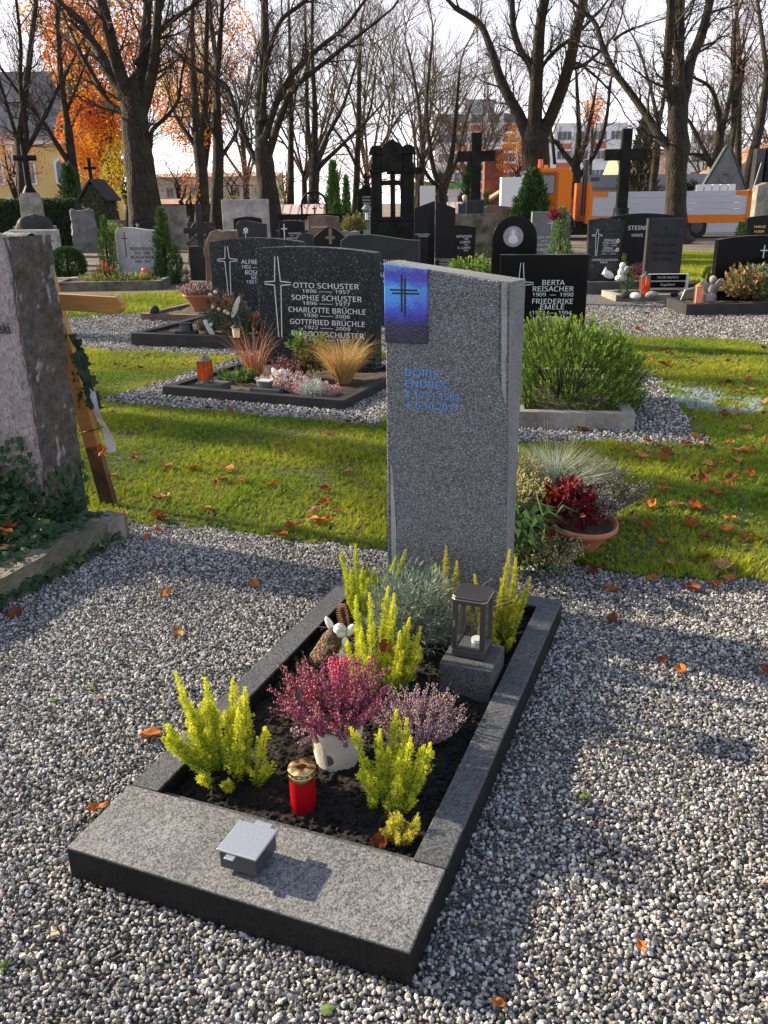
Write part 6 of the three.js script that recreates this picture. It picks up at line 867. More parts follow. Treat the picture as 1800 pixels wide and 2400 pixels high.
// ---------- the truck
{
  const t = thing('crane_truck', 'orange municipal flatbed truck with white side boards and folded loading crane', 'truck', [10.0, 0, -35], 0.02), O = phys({ color: col(0.78, 0.2, 0.012), roughness: 0.45, specularIntensity: 0.4 }), W = std({ color: col(0.5, 0.52, 0.55), roughness: 0.5 }), B = M.darkMetal, G = phys({ color: col(0.1, 0.13, 0.15), roughness: 0.06, specularIntensity: 1 });
  const cab = part('cab', extr([[-4.05, 0.75], [-2.35, 0.75], [-2.35, 2.45], [-2.5, 2.62], [-3.7, 2.62], [-3.82, 2.5], [-4.05, 1.75]], 2.1, 0.04).translate(0, 0, -2.05), O, t);
  part('side_window', extr([[-3.72, 1.72], [-3.05, 1.72], [-3.05, 2.36], [-3.6, 2.36]], 0.02, 0.004).translate(0, 0, 0.055), G, cab); part('window_frame', extr([[-3.76, 1.69], [-3.02, 1.69], [-3.02, 2.4], [-3.64, 2.4]], 0.012, 0.003).translate(0, 0, 0.046), B, cab);
  part('windscreen', box(0.03, 0.75, 1.8, -3.98, 2.08, -1, 0).translate(0.02, 0, 0), G, cab); part('rear_window', box(0.02, 0.55, 1.1, -2.34, 2.05, -1), G, cab); part('door_line', box(0.02, 1.6, 0.012, -2.9, 1.62, 0.051), B, cab); part('door_handle', box(0.26, 0.05, 0.04, -3.15, 1.34, 0.07), B, cab); part('door', extr([[-3.85, 0.9], [-2.92, 0.9], [-2.92, 2.5], [-3.66, 2.5], [-3.85, 1.75]], 0.02, 0.006).translate(0, 0, 0.03), O, cab);
  cab.position.x = -0.3; part('beacon', new THREE.CylinderGeometry(0.09, 0.1, 0.3, 12).translate(-3.8, 2.8, -0.5), phys({ color: col(0.8, 0.12, 0.03), roughness: 0.25 }), t); part('beacon', new THREE.CylinderGeometry(0.08, 0.09, 0.16, 12).translate(-3.4, 2.7, -1.4), phys({ color: col(0.9, 0.3, 0.02), roughness: 0.25 }), t);
  part('roof_visor', box(0.25, 0.12, 1.9, -4.2, 2.5, -1).rotateZ(0), std({ color: col(0.12, 0.08, 0.2), roughness: 0.4 }), t); part('exhaust', new THREE.CylinderGeometry(0.1, 0.1, 2.0, 12).translate(-2.1, 1.9, -0.2), B, t); part('bulkhead', box(0.16, 1.5, 2.2, -1.98, 1.35, -1), O, t); part('mirror', box(0.32, 0.14, 0.06, -1.8, 2.2, 0.1), B, t);
  const bed = part('bed_frame', box(6.25, 0.28, 2.25, 1.15, 0.72, -1), O, t); for (let i = 0; i < 4; i++) part('side_board', box(6.0, 0.215, 0.05, 1.15, 0.975 + i * 0.22, 0.1, 0.008), W, bed); for (let i = 0; i < 4; i++) part('side_board', box(6.0, 0.215, 0.05, 1.15, 0.975 + i * 0.22, -2.1, 0.008), W, bed);
  for (const x of [-1.92, 4.22]) part('bed_post', box(0.13, 1.05, 0.1, x, 1.25, 0.1), O, bed); part('tail_board', box(0.06, 0.9, 2.2, 4.25, 1.3, -1), W, bed); for (const x of [-1.55, 3.95]) part('plate', box(0.55, 0.16, 0.02, x, 1.66, 0.14), O, bed);
  part('chassis', box(7.6, 0.22, 0.9, 0.2, 0.5, -1), B, t); part('underbody', box(7.4, 0.5, 1.6, 0.3, 0.42, -1.1), M.blackMatt, t); part('tank', box(1.1, 0.45, 0.5, -0.9, 0.42, -0.15, 0.05), B, t); part('tool_box', box(1.3, 0.42, 0.4, 3.3, 0.4, -0.1, 0.03), W, t);
  const wg = new THREE.CylinderGeometry(0.44, 0.44, 0.3, 28).rotateX(Math.PI / 2), rg = new THREE.CylinderGeometry(0.24, 0.24, 0.31, 20).rotateX(Math.PI / 2); for (const x of [-3.0, 2.3]) for (const z of [-0.05, -1.95]) { const w = part('wheel', wg, std({ color: col(0.015, 0.015, 0.015), roughness: 0.9 }), t); w.position.set(x, 0.44, z); part('rim', rg, M.darkMetal, w); const a = part('mudguard', new THREE.TorusGeometry(0.54, 0.06, 6, 20, Math.PI).translate(x, 0.46, z), B, t); }
  part('crane_column', box(0.36, 2.7, 0.36, 4.75, 1.9, -0.7, 0.03), B, t); part('crane_boom', box(0.3, 2.5, 0.3, 5.1, 2.05, -0.6, 0.03).rotateZ(0), M.blackMatt, t); part('crane_cylinder', new THREE.CylinderGeometry(0.07, 0.07, 2.3, 10).rotateZ(-0.2).translate(4.55, 1.6, -0.4), M.darkMetal, t); part('crane_base', box(1.1, 0.7, 1.6, 4.9, 0.75, -1, 0.05), B, t); part('stabiliser', box(0.16, 1.1, 0.16, 4.55, 0.55, 0.1), B, t); part('hydraulic_ram', new THREE.CylinderGeometry(0.09, 0.09, 1.4, 10).rotateZ(0.1).translate(5.4, 2.2, -0.5), std({ color: col(0.25, 0.27, 0.3), metalness: 0.6, roughness: 0.4 }), t); part('tail_lamp', box(0.06, 0.2, 0.1, 5.5, 0.75, 0.0), phys({ color: col(0.5, 0.06, 0.02) }), t);
  const pl = thing('paving_stack', 'stack of pale paving stones riding on the truck bed', 'paving stones', [13.0, 0.86, -35.6]); for (let j = 0; j < 3; j++) for (let i = 0; i < 5; i++) part('block', box(0.28, 0.3, 0.7, -0.62 + i * 0.31, 0.32 + j * 0.32, 0, 0.02), M.white, pl);
  const bg = thing('garden_sack', 'dark bundle of cut greenery lying on the truck bed', 'cuttings', [12.0, 1.5, -35.8]), R = rng(241), tb = new TB(); leafBush(tb, R, [0, 0.2, 0], 120, [0.45, 0.4, 0.4], 0.12, 0.04, [[0.02, 0.03, 0.015], [0.03, 0.05, 0.02]], 0.3, 6); part('leaves', tb.build(), plain, bg, 'stuff');
}
// ---------- trees
const TREES = {
T1:[-30,[-7.77,-0.14,0.748,-7.79,0.68,0.569,-7.8,1.88,0.505,-7.82,3.55,0.426,-7.76,4.61,0.38],[[-8.02,4.28,0.204,-8.12,4.66,0.203,-8.56,5.36,0.161,-8.96,6.11,0.146,-9.37,6.66,0.119,-9.6,7.08,0.105,-10.13,7.53,0.078],[-7.88,4.61,0.231,-8.04,5.36,0.202,-8.11,6.36,0.186,-8.13,7.17,0.158,-8.1,7.85,0.13],[-7.67,4.67,0.217,-7.52,5.7,0.187,-7.44,6.77,0.158,-7.4,7.85,0.13],[-7.44,4.55,0.19,-7.05,5.48,0.161,-6.75,6.55,0.132,-6.49,7.84,0.104],[-7.21,6.09,0.093,-6.64,6.71,0.079,-6.18,7.0,0.066,-5.43,7.48,0.052],[-7.42,3.25,0.083,-7.28,3.71,0.069,-6.75,4.11,0.061,-6.32,4.55,0.054,-6.14,5.14,0.04,-5.9,5.86,0.027],[-8.06,4.12,0.109,-8.66,4.57,0.088,-9.19,5.37,0.074,-9.64,6.07,0.067,-9.87,6.55,0.053]]],
T2:[-40,[-4.8,-0.02,0.723,-4.88,1.06,0.509,-4.96,2.3,0.429,-5.01,3.5,0.387],[[-5.09,3.5,0.277,-5.07,5.88,0.235,-4.89,7.63,0.195,-4.87,9.76,0.156],[-4.73,3.67,0.184,-4.15,4.92,0.146,-3.57,5.87,0.117,-3.03,6.27,0.108,-2.17,6.79,0.089,-0.99,7.52,0.071,0.05,8.14,0.053],[-4.9,4.18,0.183,-4.36,5.58,0.145,-3.53,6.8,0.116,-2.51,7.71,0.098,-1.46,8.48,0.079,-0.61,9.49,0.07],[-4.94,5.29,0.127,-4.61,7.04,0.107,-3.96,8.4,0.088,-3.11,8.95,0.079,-2.18,9.58,0.07],[-5.36,3.25,0.148,-5.71,3.85,0.129,-6.27,5.31,0.109,-6.71,6.37,0.09,-8.08,7.08,0.071,-8.97,7.8,0.053]]],
T3:[-46,[-8.41,-0.11,0.394,-8.32,1.03,0.315,-8.15,2.64,0.289,-7.97,4.41,0.253,-8.01,5.47,0.23],[[-8.02,5.37,0.168,-7.95,7.81,0.123,-8.22,9.44,0.101,-8.31,10.85,0.08],[-7.89,5.47,0.147,-7.71,6.88,0.124,-7.27,8.71,0.102,-6.81,10.84,0.08],[-7.95,3.53,0.106,-7.26,4.6,0.084,-6.83,5.55,0.063],[-8.05,4.41,0.084,-8.37,5.19,0.063,-8.54,6.14,0.042]]],
T3b:[-50,[-9.98,-0.13,0.475,-9.8,1.44,0.353,-9.7,3.18,0.325,-9.74,4.68,0.298],[[-9.75,4.57,0.253,-9.93,6.34,0.204,-10.03,7.77,0.179,-10.15,10.14,0.132,-10.12,11.68,0.109],[-9.7,4.36,0.184,-9.13,6.54,0.158,-8.83,8.76,0.134,-8.38,11.66,0.087],[-10.08,4.68,0.138,-10.8,5.63,0.114,-11.27,6.56,0.068]]],
T4:[-42,[7.29,-0.24,0.961,7.21,1.27,0.712,7.14,2.74,0.625,7.04,4.0,0.618],[[6.68,4.18,0.289,6.3,5.1,0.249,5.87,5.84,0.228,5.5,6.6,0.207,5.04,7.94,0.168,4.6,8.9,0.148,3.46,9.68,0.11],[7.0,4.09,0.347,6.87,6.28,0.284,6.85,7.19,0.263,6.82,8.4,0.223,7.01,9.88,0.183],[6.66,7.11,0.169,6.26,7.63,0.149,5.95,8.41,0.139,5.82,9.9,0.128],[7.32,4.08,0.309,7.81,5.46,0.267,8.13,6.69,0.245,8.32,8.14,0.223,8.55,9.87,0.183],[8.18,6.84,0.094,9.07,7.08,0.075,10.13,7.9,0.056],[7.11,6.77,0.094,7.54,7.43,0.084,8.53,8.17,0.074,9.48,9.05,0.055],[8.13,6.42,0.076,8.78,7.17,0.066,9.66,6.74,0.057,10.65,6.05,0.038]]],
T5:[-31,[10.36,-0.19,0.594,10.26,0.23,0.414,10.12,1.28,0.336,10.03,2.36,0.346,10.0,3.09,0.386,9.92,3.68,0.326,9.86,4.52,0.337],[[9.72,3.1,0.157,9.49,3.32,0.157,8.98,4.11,0.127,8.4,4.94,0.112,7.95,5.54,0.104,7.59,6.3,0.096,7.33,7.08,0.082,6.83,7.55,0.068],[9.74,4.33,0.183,9.37,4.93,0.154,9.2,5.65,0.139,8.98,6.98,0.123,8.81,7.77,0.108],[9.89,4.45,0.211,9.82,5.65,0.18,9.79,6.54,0.164,9.77,7.76,0.135],[9.63,6.06,0.11,9.32,6.89,0.095,8.98,7.71,0.081],[10.03,4.64,0.21,10.28,5.78,0.18,10.6,6.43,0.165,10.95,7.63,0.135],[7.57,6.29,0.055,7.93,6.52,0.041,8.26,6.64,0.027]]],
T6:[-45,[-17.77,-0.06,0.364,-17.63,1.55,0.275,-17.47,3.5,0.25,-17.4,4.36,0.248],[[-17.44,4.36,0.186,-17.03,7.21,0.151,-16.75,9.36,0.129,-16.57,10.74,0.117],[-17.09,4.36,0.124,-16.5,6.88,0.101,-16.0,8.17,0.08,-15.56,10.04,0.059],[-17.04,4.17,0.124,-15.99,5.75,0.092,-15.4,6.79,0.081,-14.55,8.1,0.06],[-17.49,4.46,0.103,-17.71,6.51,0.081,-17.91,8.32,0.06]]],
T7:[-48,[-15.99,-0.2,0.343,-15.97,1.52,0.271,-15.97,2.86,0.246,-16.0,5.23,0.219],[[-15.99,5.13,0.175,-16.15,7.57,0.151,-16.11,9.3,0.127,-16.03,11.34,0.104],[-15.99,3.19,0.156,-16.53,4.43,0.132,-17.06,5.6,0.109,-17.7,6.54,0.087,-18.41,7.81,0.064],[-16.0,5.83,0.087,-15.33,7.58,0.065,-14.8,9.1,0.043]]],
T8:[-58,[17.5,-0.02,0.275,17.35,2.12,0.231,17.4,3.88,0.228,17.36,5.6,0.186],[[17.36,5.6,0.133,17.09,7.52,0.105,16.43,10.31,0.077],[17.36,5.6,0.133,17.44,7.98,0.105,17.34,10.3,0.077]]],
T9:[-50,[18.5,-0.02,0.356,18.33,2.0,0.304,18.32,3.3,0.255,18.36,4.78,0.206],[[18.38,4.68,0.161,18.68,6.23,0.136,18.85,8.06,0.112,18.73,9.83,0.088],[18.34,4.57,0.161,17.75,6.04,0.136,17.09,6.86,0.09,16.03,7.28,0.068],[18.23,2.87,0.14,17.52,4.16,0.115,16.8,5.43,0.091,16.55,5.64,0.046],[18.18,2.87,0.116,17.35,3.63,0.093,16.69,3.7,0.069]]],
T9b:[-52,[20.92,-0.02,0.296,20.92,2.9,0.266,21.22,5.11,0.238,21.26,7.67,0.187],[[21.26,7.67,0.14,21.09,10.15,0.115,20.97,11.75,0.091],[21.01,3.12,0.121,21.85,4.0,0.096,22.47,4.66,0.072]]],
T9c:[-62,[24.59,-0.11,0.265,24.22,3.18,0.231,23.74,7.11,0.197,23.34,10.37,0.166],[[23.37,10.12,0.138,23.24,12.79,0.109],[23.67,7.62,0.112,22.55,9.64,0.083,22.02,11.6,0.055],[23.6,8.38,0.112,24.01,10.12,0.083]]],
T10:[-58,[-4.38,-0.21,0.523,-4.25,1.6,0.354,-4.13,3.37,0.323,-4.08,3.75,0.322],[[-4.2,3.62,0.188,-4.48,5.84,0.159,-4.46,9.39,0.104,-4.48,11.9,0.076],[-4.09,3.62,0.215,-3.88,6.32,0.159,-3.79,9.85,0.103,-3.57,12.33,0.076],[-3.98,3.62,0.188,-3.3,5.34,0.133,-2.33,7.02,0.105,-1.48,9.36,0.078],[-3.88,3.49,0.161,-2.39,4.72,0.107,-1.03,5.8,0.08,0.04,6.75,0.053]]],
T10b:[-60,[-6.01,-0.25,0.285,-5.85,2.94,0.224,-5.68,6.0,0.178,-5.55,9.67,0.134],[[-5.56,9.43,0.107,-5.53,12.73,0.079],[-5.66,6.25,0.082,-5.07,8.46,0.068],[-5.72,5.75,0.082,-6.17,7.99,0.068]]],
T10c:[-62,[-1.76,-0.36,0.294,-1.57,2.93,0.217,-1.39,6.1,0.17,-1.26,9.65,0.125],[[-1.26,9.4,0.111,-1.11,12.57,0.082],[-1.5,3.47,0.115,-2.27,5.07,0.086,-3.09,6.12,0.057],[-1.41,5.32,0.114,-0.57,7.38,0.084,-0.2,9.89,0.055]]],
T10d:[-66,[2.92,-0.53,0.376,2.91,2.4,0.247,3.06,4.11,0.214,3.11,5.51,0.182],[[3.05,5.24,0.152,2.74,8.53,0.119,2.15,11.71,0.088],[3.11,5.24,0.152,3.34,8.52,0.119,3.61,11.43,0.088],[3.0,3.83,0.122,3.66,5.51,0.091,4.39,7.43,0.06]]],
T11:[-60,[4.16,-0.37,0.456,4.08,1.51,0.282,4.02,2.17,0.281],[[4.02,2.04,0.197,3.56,3.35,0.167,3.27,5.14,0.138,3.04,7.39,0.082],[4.08,2.04,0.197,4.59,3.85,0.167,4.75,5.88,0.137,4.91,8.84,0.081],[4.13,2.04,0.169,5.0,3.85,0.111,5.52,5.88,0.082,6.03,7.36,0.054],[3.91,2.17,0.14,3.06,3.09,0.112,2.36,4.65,0.083]]],
T12:[-58,[12.72,-0.93,0.443,12.51,1.41,0.327,12.4,3.18,0.297,12.32,3.56,0.269],[[12.24,3.44,0.188,11.66,4.19,0.161,11.08,4.93,0.133,10.15,4.94,0.08],[12.33,3.44,0.188,12.32,5.16,0.16,12.04,6.62,0.132,11.66,8.52,0.078],[12.43,3.43,0.188,12.89,4.67,0.16,13.15,5.88,0.133,13.47,7.56,0.079],[12.56,2.68,0.135,13.52,4.41,0.134,13.81,5.88,0.106,13.78,8.03,0.078],[11.03,3.58,0.108,10.83,5.18,0.106,10.61,6.15,0.079]]],
};
function grow(T, R, p, d, len, r, lvl, up = 0.1) {
  const n = lvl > 1 ? 5 : lvl ? 3 : 2, pts = [[...p, r]]; let q = p, dd = d;
  for (let k = 0; k < n; k++) { dd = V.norm([dd[0] + (R() - 0.5) * 0.55, dd[1] + (R() - 0.5) * 0.45 + up, dd[2] + (R() - 0.5) * 0.55]); q = V.add(q, dd, len / n); pts.push([...q, Math.max(0.005, r * (1 - 0.72 * (k + 1) / n))]); }
  T.add(pts, r > 0.05 ? 6 : r > 0.02 ? 4 : 3);
  if (lvl > 0) { const c = lvl > 1 ? 6 : 5; for (let i = 0; i < c; i++) { const u = 0.2 + 0.8 * (i + R()) / c, k = Math.min(n - 1, Math.floor(u * n)), f = u * n - k, b = V.mix(pts[k], pts[k + 1], Math.min(1, f)), t = V.norm(V.sub(pts[k + 1], pts[k])); grow(T, R, b, V.norm(V.add(t, perp(R, t), 0.55 + 0.6 * R())), len * (0.38 + 0.3 * R()), Math.max(0.006, r * 0.42), lvl - 1, up); } }
}
function tree(key, label, seed, o = {}) {
  const [z, tr, limbs] = TREES[key], R = rng(seed), bx = tr[0], t = thing('bare_tree', label, 'tree', [bx, 0, z]), tw = new Tubes(), mat = o.bark ?? M.bark;
  const P = (a, zf) => { const l = []; for (let i = 0; i < a.length; i += 3) l.push([a[i] - bx, a[i + 1], zf(i / 3), a[i + 2]]); return l; };
  const fine = (pl, k) => { const cv = new THREE.CatmullRomCurve3(pl.map((p) => new THREE.Vector3(p[0], p[1], p[2]))), out = []; for (let i = 0; i <= k; i++) { const u = i / k, v = cv.getPoint(u), s = u * (pl.length - 1), j = Math.min(pl.length - 2, Math.floor(s)); out.push([v.x, v.y, v.z, lerp(pl[j][3], pl[j + 1][3], s - j)]); } return out; };
  const T = new Tubes(), tp = P(tr, () => 0); tp[0][1] = -0.05; { const e = tp[tp.length - 1], e0 = tp[tp.length - 2], d = V.norm([e[0] - e0[0], e[1] - e0[1], 0]); tp.push([e[0] + d[0] * e[3] * 1.4, e[1] + d[1] * e[3] * 1.4, 0, e[3] * 0.6], [e[0] + d[0] * e[3] * 2.2, e[1] + d[1] * e[3] * 2.2, 0, 0.01]); } T.add(fine(tp, 30), 18, 0.14); const trunk = part('trunk', T.build(), mat, t);
  limbs.forEach((l, li) => {
    const s = (li % 2 ? 1 : -1) * (0.15 + 0.35 * R()), x0 = l[0], y0 = l[1], pl = P(l, (i) => s * Math.hypot(l[i * 3] - x0, l[i * 3 + 1] - y0)), L = new Tubes(); pl[0][2] = 0; { const i = tp.findIndex((p) => p[1] > pl[0][1]), j = i < 1 ? tp.length - 3 : i, a = tp[j - 1], b = tp[j], f = clamp((pl[0][1] - a[1]) / (b[1] - a[1] || 1)), ax = lerp(a[0], b[0], f), ar = lerp(a[3], b[3], f); if (Math.abs(pl[0][0] - ax) < ar * 1.6) pl.unshift([lerp(pl[0][0], ax, 0.75), pl[0][1] - ar * 1.3, 0, Math.min(ar * 0.75, pl[0][3] * 1.25)]); }
    const f = fine(pl, pl.length * 4); L.add(f, 10, 0.12); part('limb', L.build(), mat, t);
    const len = f.slice(1).reduce((a, p, i) => a + Math.hypot(p[0] - f[i][0], p[1] - f[i][1], p[2] - f[i][2]), 0), n = Math.round(clamp(len * (o.dens ?? 1.8), 3, 14));
    for (let i = 0; i < n; i++) { const u = 0.22 + 0.75 * (i + R()) / n, p = f[Math.min(f.length - 1, Math.floor(u * f.length))], q = f[Math.max(0, Math.floor(u * f.length) - 2)], d = V.norm(V.sub(p, q)); grow(tw, R, [p[0], p[1], p[2]], V.norm(V.add(d, perp(R, d), 0.9)), 0.8 + 1.2 * R(), Math.min(p[3] * 0.45, 0.045), 2, 0.06); }
    const e = f[f.length - 1], e2 = f[f.length - 4]; grow(tw, R, [e[0], e[1], e[2]], V.norm(V.sub(e, e2)), 3.2, e[3] * 0.9, 3, 0.12);
  });
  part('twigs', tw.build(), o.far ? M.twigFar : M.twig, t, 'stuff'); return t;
}
const treeLabels = { T1: 'thickest bare tree, left, forking before the orange foliage', T2: 'bare tree with wide arching branches, centre left', T3: 'slim bare tree just right of the orange foliage', T3b: 'dark bare trunk touching the orange foliage', T4: 'big forked bare tree behind the orange truck cab', T5: 'big bare tree with burly trunk before the truck bed', T6: 'bare multi-stemmed tree behind the pedestal crucifix', T7: 'leaning bare tree above the ivy shrine', T8: 'small-trunked tree seen between tall iron cross and burly tree', T9: 'spreading bare tree above the gothic shrine', T9b: 'bare tree cut by the right picture edge', T9c: 'straight bare tree behind the gothic shrine', T10: 'vase-shaped bare tree behind the wrought iron arch', T10b: 'straight slim trunk left of the vase-shaped tree', T10c: 'slim bare tree left of the black monument', T10d: 'slender bare tree between black monument and split stele', T11: 'dark forked tree behind the split stele', T12: 'many-stemmed bare tree behind the truck cab' };
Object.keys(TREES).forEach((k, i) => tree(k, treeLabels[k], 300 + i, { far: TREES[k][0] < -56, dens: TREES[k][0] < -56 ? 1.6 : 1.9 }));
function vaseTree(label, x, z, h, seed, far = true) {
  const t = thing('bare_tree', label, 'tree', [x, 0, z]), R = rng(seed), T = new Tubes(), tw = new Tubes(), th = h * 0.2; T.add([[0, -0.05, 0, 0.4], [0.02, 0.6, 0, 0.28], [0.05, th, 0, 0.24], [0.05, th + 0.6, 0, 0.16]], 10, 0.1); part('trunk', T.build(), M.bark, t);
  for (let i = 0; i < 9; i++) { const a = i * 0.8 + R(), d = V.norm([Math.cos(a) * (0.25 + 0.4 * R()), 1, Math.sin(a) * 0.5]); grow(tw, R, [0.05, th * (0.8 + 0.3 * R()), 0], d, h * (0.5 + 0.2 * R()), 0.12, 3, 0.06); }
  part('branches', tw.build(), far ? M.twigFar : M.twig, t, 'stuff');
}
[['far bare tree above the white house roof', -24, -82, 15], ['far bare tree left of the white house', -31, -88, 16], ['far bare tree behind the arching tree', -11.5, -78, 16], ['tall far bare tree behind the vase-shaped tree', -7, -84, 18], ['tallest far bare tree behind the black monument', -1.2, -80, 18], ['far bare tree directly above the split stele', 3.6, -88, 17], ['far bare tree before the apartment block left end', 8.2, -86, 14], ['far bare tree over the tiled roof', 29.5, -84, 13], ['far bare tree at the right picture edge', 36, -84, 16]].forEach(([l, x, z, h], i) => vaseTree(l, x, z, h, 340 + i));
// two trees left of the picture whose trunks shade the lawn and the path
for (const [l, x, z, sd] of [['nearest bare tree left of the view, shading the lawn', -10.0, -9.65, 360], ['middle bare tree left of the view, shading the wide grave', -12.4, -11.5, 361], ['farthest bare tree left of the view, shading the path', -15, -15.6, 362]]) {
  const t = thing('bare_tree', l, 'tree', [x, 0, z]), R = rng(sd), T = new Tubes(), tw = new Tubes(); T.add([[0, -0.05, 0, 0.42], [0, 0.8, 0, 0.28], [0.1, 4, 0, 0.24], [0, 9, 0.2, 0.14], [0.1, 12, 0, 0.06]], 12, 0.1); part('trunk', T.build(), M.bark, t);
  for (let i = 0; i < 7; i++) { const a = i * 1.7 + R(), y = 3.5 + i * 1.2; grow(tw, R, [0.05, y, 0], V.norm([Math.cos(a), 0.8, Math.sin(a)]), 2.6, 0.07, 2, 0.06); } part('branches', tw.build(), M.twig, t, 'stuff');
}
function leafTree(name, label, pos, trunkH, crowns, leaf, cols, seed, n) {
  const t = thing(name, label, 'tree', pos), R = rng(seed), T = new Tubes(), tb = new TB(); T.add([[0, -0.05, 0, 0.3], [0, trunkH * 0.5, 0, 0.2], [0.1, trunkH, 0, 0.14]], 8, 0.1);
  for (const [cx, cy, cz, rx, ry, rz, w] of crowns) {
    for (let i = 0; i < 8; i++) T.add([[0.05, trunkH * 0.85, 0, 0.1], [cx * 0.5 + (R() - 0.5), lerp(trunkH, cy, 0.6), cz * 0.5, 0.06], [cx + (R() - 0.5) * rx * 1.5, cy + (R() - 0.4) * ry * 1.5, cz + (R() - 0.5) * rz * 1.5, 0.02]], 5);
    for (let i = 0; i < n * w; i++) {
      let o; do { o = [R() * 2 - 1, R() * 2 - 1, R() * 2 - 1]; } while (Math.hypot(...o) > 1); const dn = fbm(o[0] * 2.6 + seed, o[1] * 2.6, o[2] * 2.6); if (dn < -0.12 && R() < 0.85) continue;
      const p = [cx + o[0] * rx, cy + o[1] * ry, cz + o[2] * rz], d = V.norm([R() - 0.5, R() - 0.7, R() - 0.5]), ci = clamp(0.5 + 0.8 * nz(p[0] * 0.5, p[1] * 0.5, seed) + (R() - 0.5) * 0.6, 0, 0.999); tb.needle(p, d, perp(R, d), leaf * (0.7 + 0.6 * R()), leaf * 0.34, jit(R, cols[Math.floor(ci * cols.length)], 0.25));
    }
  }
  part('trunk', T.build(), M.bark, t); part('crown', tb.build(), leafMat({ transmission: 0.45 }), t, 'stuff'); return t;
}
const OR = [[0.5, 0.12, 0.02], [0.62, 0.2, 0.02], [0.7, 0.3, 0.03], [0.72, 0.42, 0.04]];
leafTree('beech_tree', 'bright orange beech glowing behind the thickest bare tree', [-18.3, 0, -62], 4, [[-0.3, 5.6, 0, 2.9, 3.2, 2.4, 1], [1.2, 10.5, 1, 4.2, 4.5, 3, 0.9], [-2, 13, -1, 3, 3, 3, 0.3]], 0.2, OR, 401, 11000);
leafTree('maple_tree', 'orange and yellow maple right of the thickest bare tree', [-12.6, 0, -66], 4, [[-0.6, 8, 0, 2.6, 3.4, 2.4, 0.9], [1.5, 12, 0, 3, 3, 2, 0.35]], 0.18, [[0.45, 0.14, 0.03], [0.62, 0.27, 0.03], [0.72, 0.45, 0.04]], 402, 8000);
leafTree('yellow_shrub_tree', 'small yellow-green tree beside the thickest bare trunk', [-16.2, 0, -58], 1.5, [[0, 3.2, 0, 1.5, 2.2, 1.2, 0.4]], 0.15, [[0.5, 0.42, 0.04], [0.35, 0.34, 0.05]], 403, 6000);
leafTree('russet_tree', 'thin russet-leaved small tree before the yellow church', [-22, 0, -55], 1.8, [[0, 4, 0, 2.2, 1.7, 1.6, 0.45]], 0.11, [[0.42, 0.2, 0.12], [0.36, 0.15, 0.08], [0.5, 0.28, 0.16]], 404, 7000);
leafTree('russet_tree', 'russet-leaved tree behind the slim trunks, before the white house', [-12, 0, -74], 2, [[0, 3.4, 0, 3, 1.8, 1.6, 0.35]], 0.12, [[0.42, 0.2, 0.12], [0.5, 0.28, 0.16]], 405, 8000);
leafTree('russet_tree', 'orange-brown tree behind the black monument', [-1.2, 0, -76], 2, [[0, 3.6, 0, 3.8, 2.2, 1.6, 0.35]], 0.12, [[0.42, 0.19, 0.08], [0.5, 0.28, 0.13]], 406, 8000);
[[-20, 'russet undergrowth tree left of the white house'], [-9.5, 'russet undergrowth tree right of the arching tree'], [-4.5, 'russet undergrowth tree behind the columnar thujas'], [2.2, 'russet undergrowth tree right of the black monument'], [6.4, 'russet undergrowth tree before the apartment block']].forEach(([x, l], i) => leafTree('russet_tree', l, [x, 0, -90], 2, [[0, 4.2, 0, 3.4, 2.4, 1.6, 0.4]], 0.14, [[0.42, 0.2, 0.1], [0.5, 0.28, 0.14], [0.36, 0.2, 0.12]], 430 + i, 5000));
leafTree('orange_tree', 'orange-leaved tree partly behind the big forked tree', [8.9, 0, -58], 2, [[0, 3.9, 0, 1.6, 2.2, 1.2, 0.5]], 0.14, OR, 407, 6000);
leafTree('orange_tree', 'small bright orange treetop above the apartment roofs', [27.5, 0, -120], 8, [[0, 12, 0, 1.4, 2.2, 1.4, 0.3]], 0.3, OR, 408, 3000);
leafTree('orange_tree', 'orange-leaved tree at the right picture edge', [32, 0, -74], 2, [[0, 4, 0, 2, 2.2, 1.6, 0.35]], 0.14, OR, 409, 7000);
leafTree('rust_leaf_tree', 'high reddish-brown leafy branches above the gothic shrine', [22, 0, -58], 6, [[0, 10.5, 0, 2.6, 3, 2, 0.2]], 0.13, [[0.42, 0.17, 0.09], [0.36, 0.2, 0.1]], 410, 8000);
leafTree('sapling', 'sapling with few orange leaves beside the slim bare tree', [-9.3, 0, -44], 1, [[0.1, 2.0, 0, 0.5, 1.2, 0.4, 0.03]], 0.16, OR, 411, 6000);
conifer('column_thuja', 'taller of two columnar green thujas beside the black monument', [-1.95, 0, -38], 0.5, 3.0, 1600, [[0.06, 0.14, 0.03], [0.1, 0.2, 0.04]], 421);
conifer('column_thuja', 'shorter columnar thuja right next to the taller one', [-1.45, 0, -39], 0.32, 2.5, 900, [[0.06, 0.14, 0.03], [0.1, 0.2, 0.04]], 422);
conifer('rounded_conifer', 'small rounded conifer before the brick chimney', [3.72, 0, -32], 0.34, 1.75, 600, MG, 423);
conifer('dark_conifer', 'dark conifer behind the forked tree by the split stele', [4.9, 0, -75], 0.9, 3.6, 700, DG, 424); conifer('dark_conifer', 'dark conifer left of the tall plain cross', [6.8, 0, -70], 0.9, 4.2, 700, DG, 425);
conifer('dark_conifer', 'dark evergreen crown left of the burly tree', [18.8, 0, -66], 2.0, 6.5, 900, [[0.05, 0.06, 0.03], [0.08, 0.08, 0.04]], 426);
leafTree('shrubbery', 'olive shrubs before the white house', [-13, 0, -70], 0.6, [[0, 1.3, 0, 2.6, 1.2, 0.8, 0.6]], 0.12, [[0.2, 0.22, 0.05], [0.32, 0.3, 0.08]], 412, 6000);
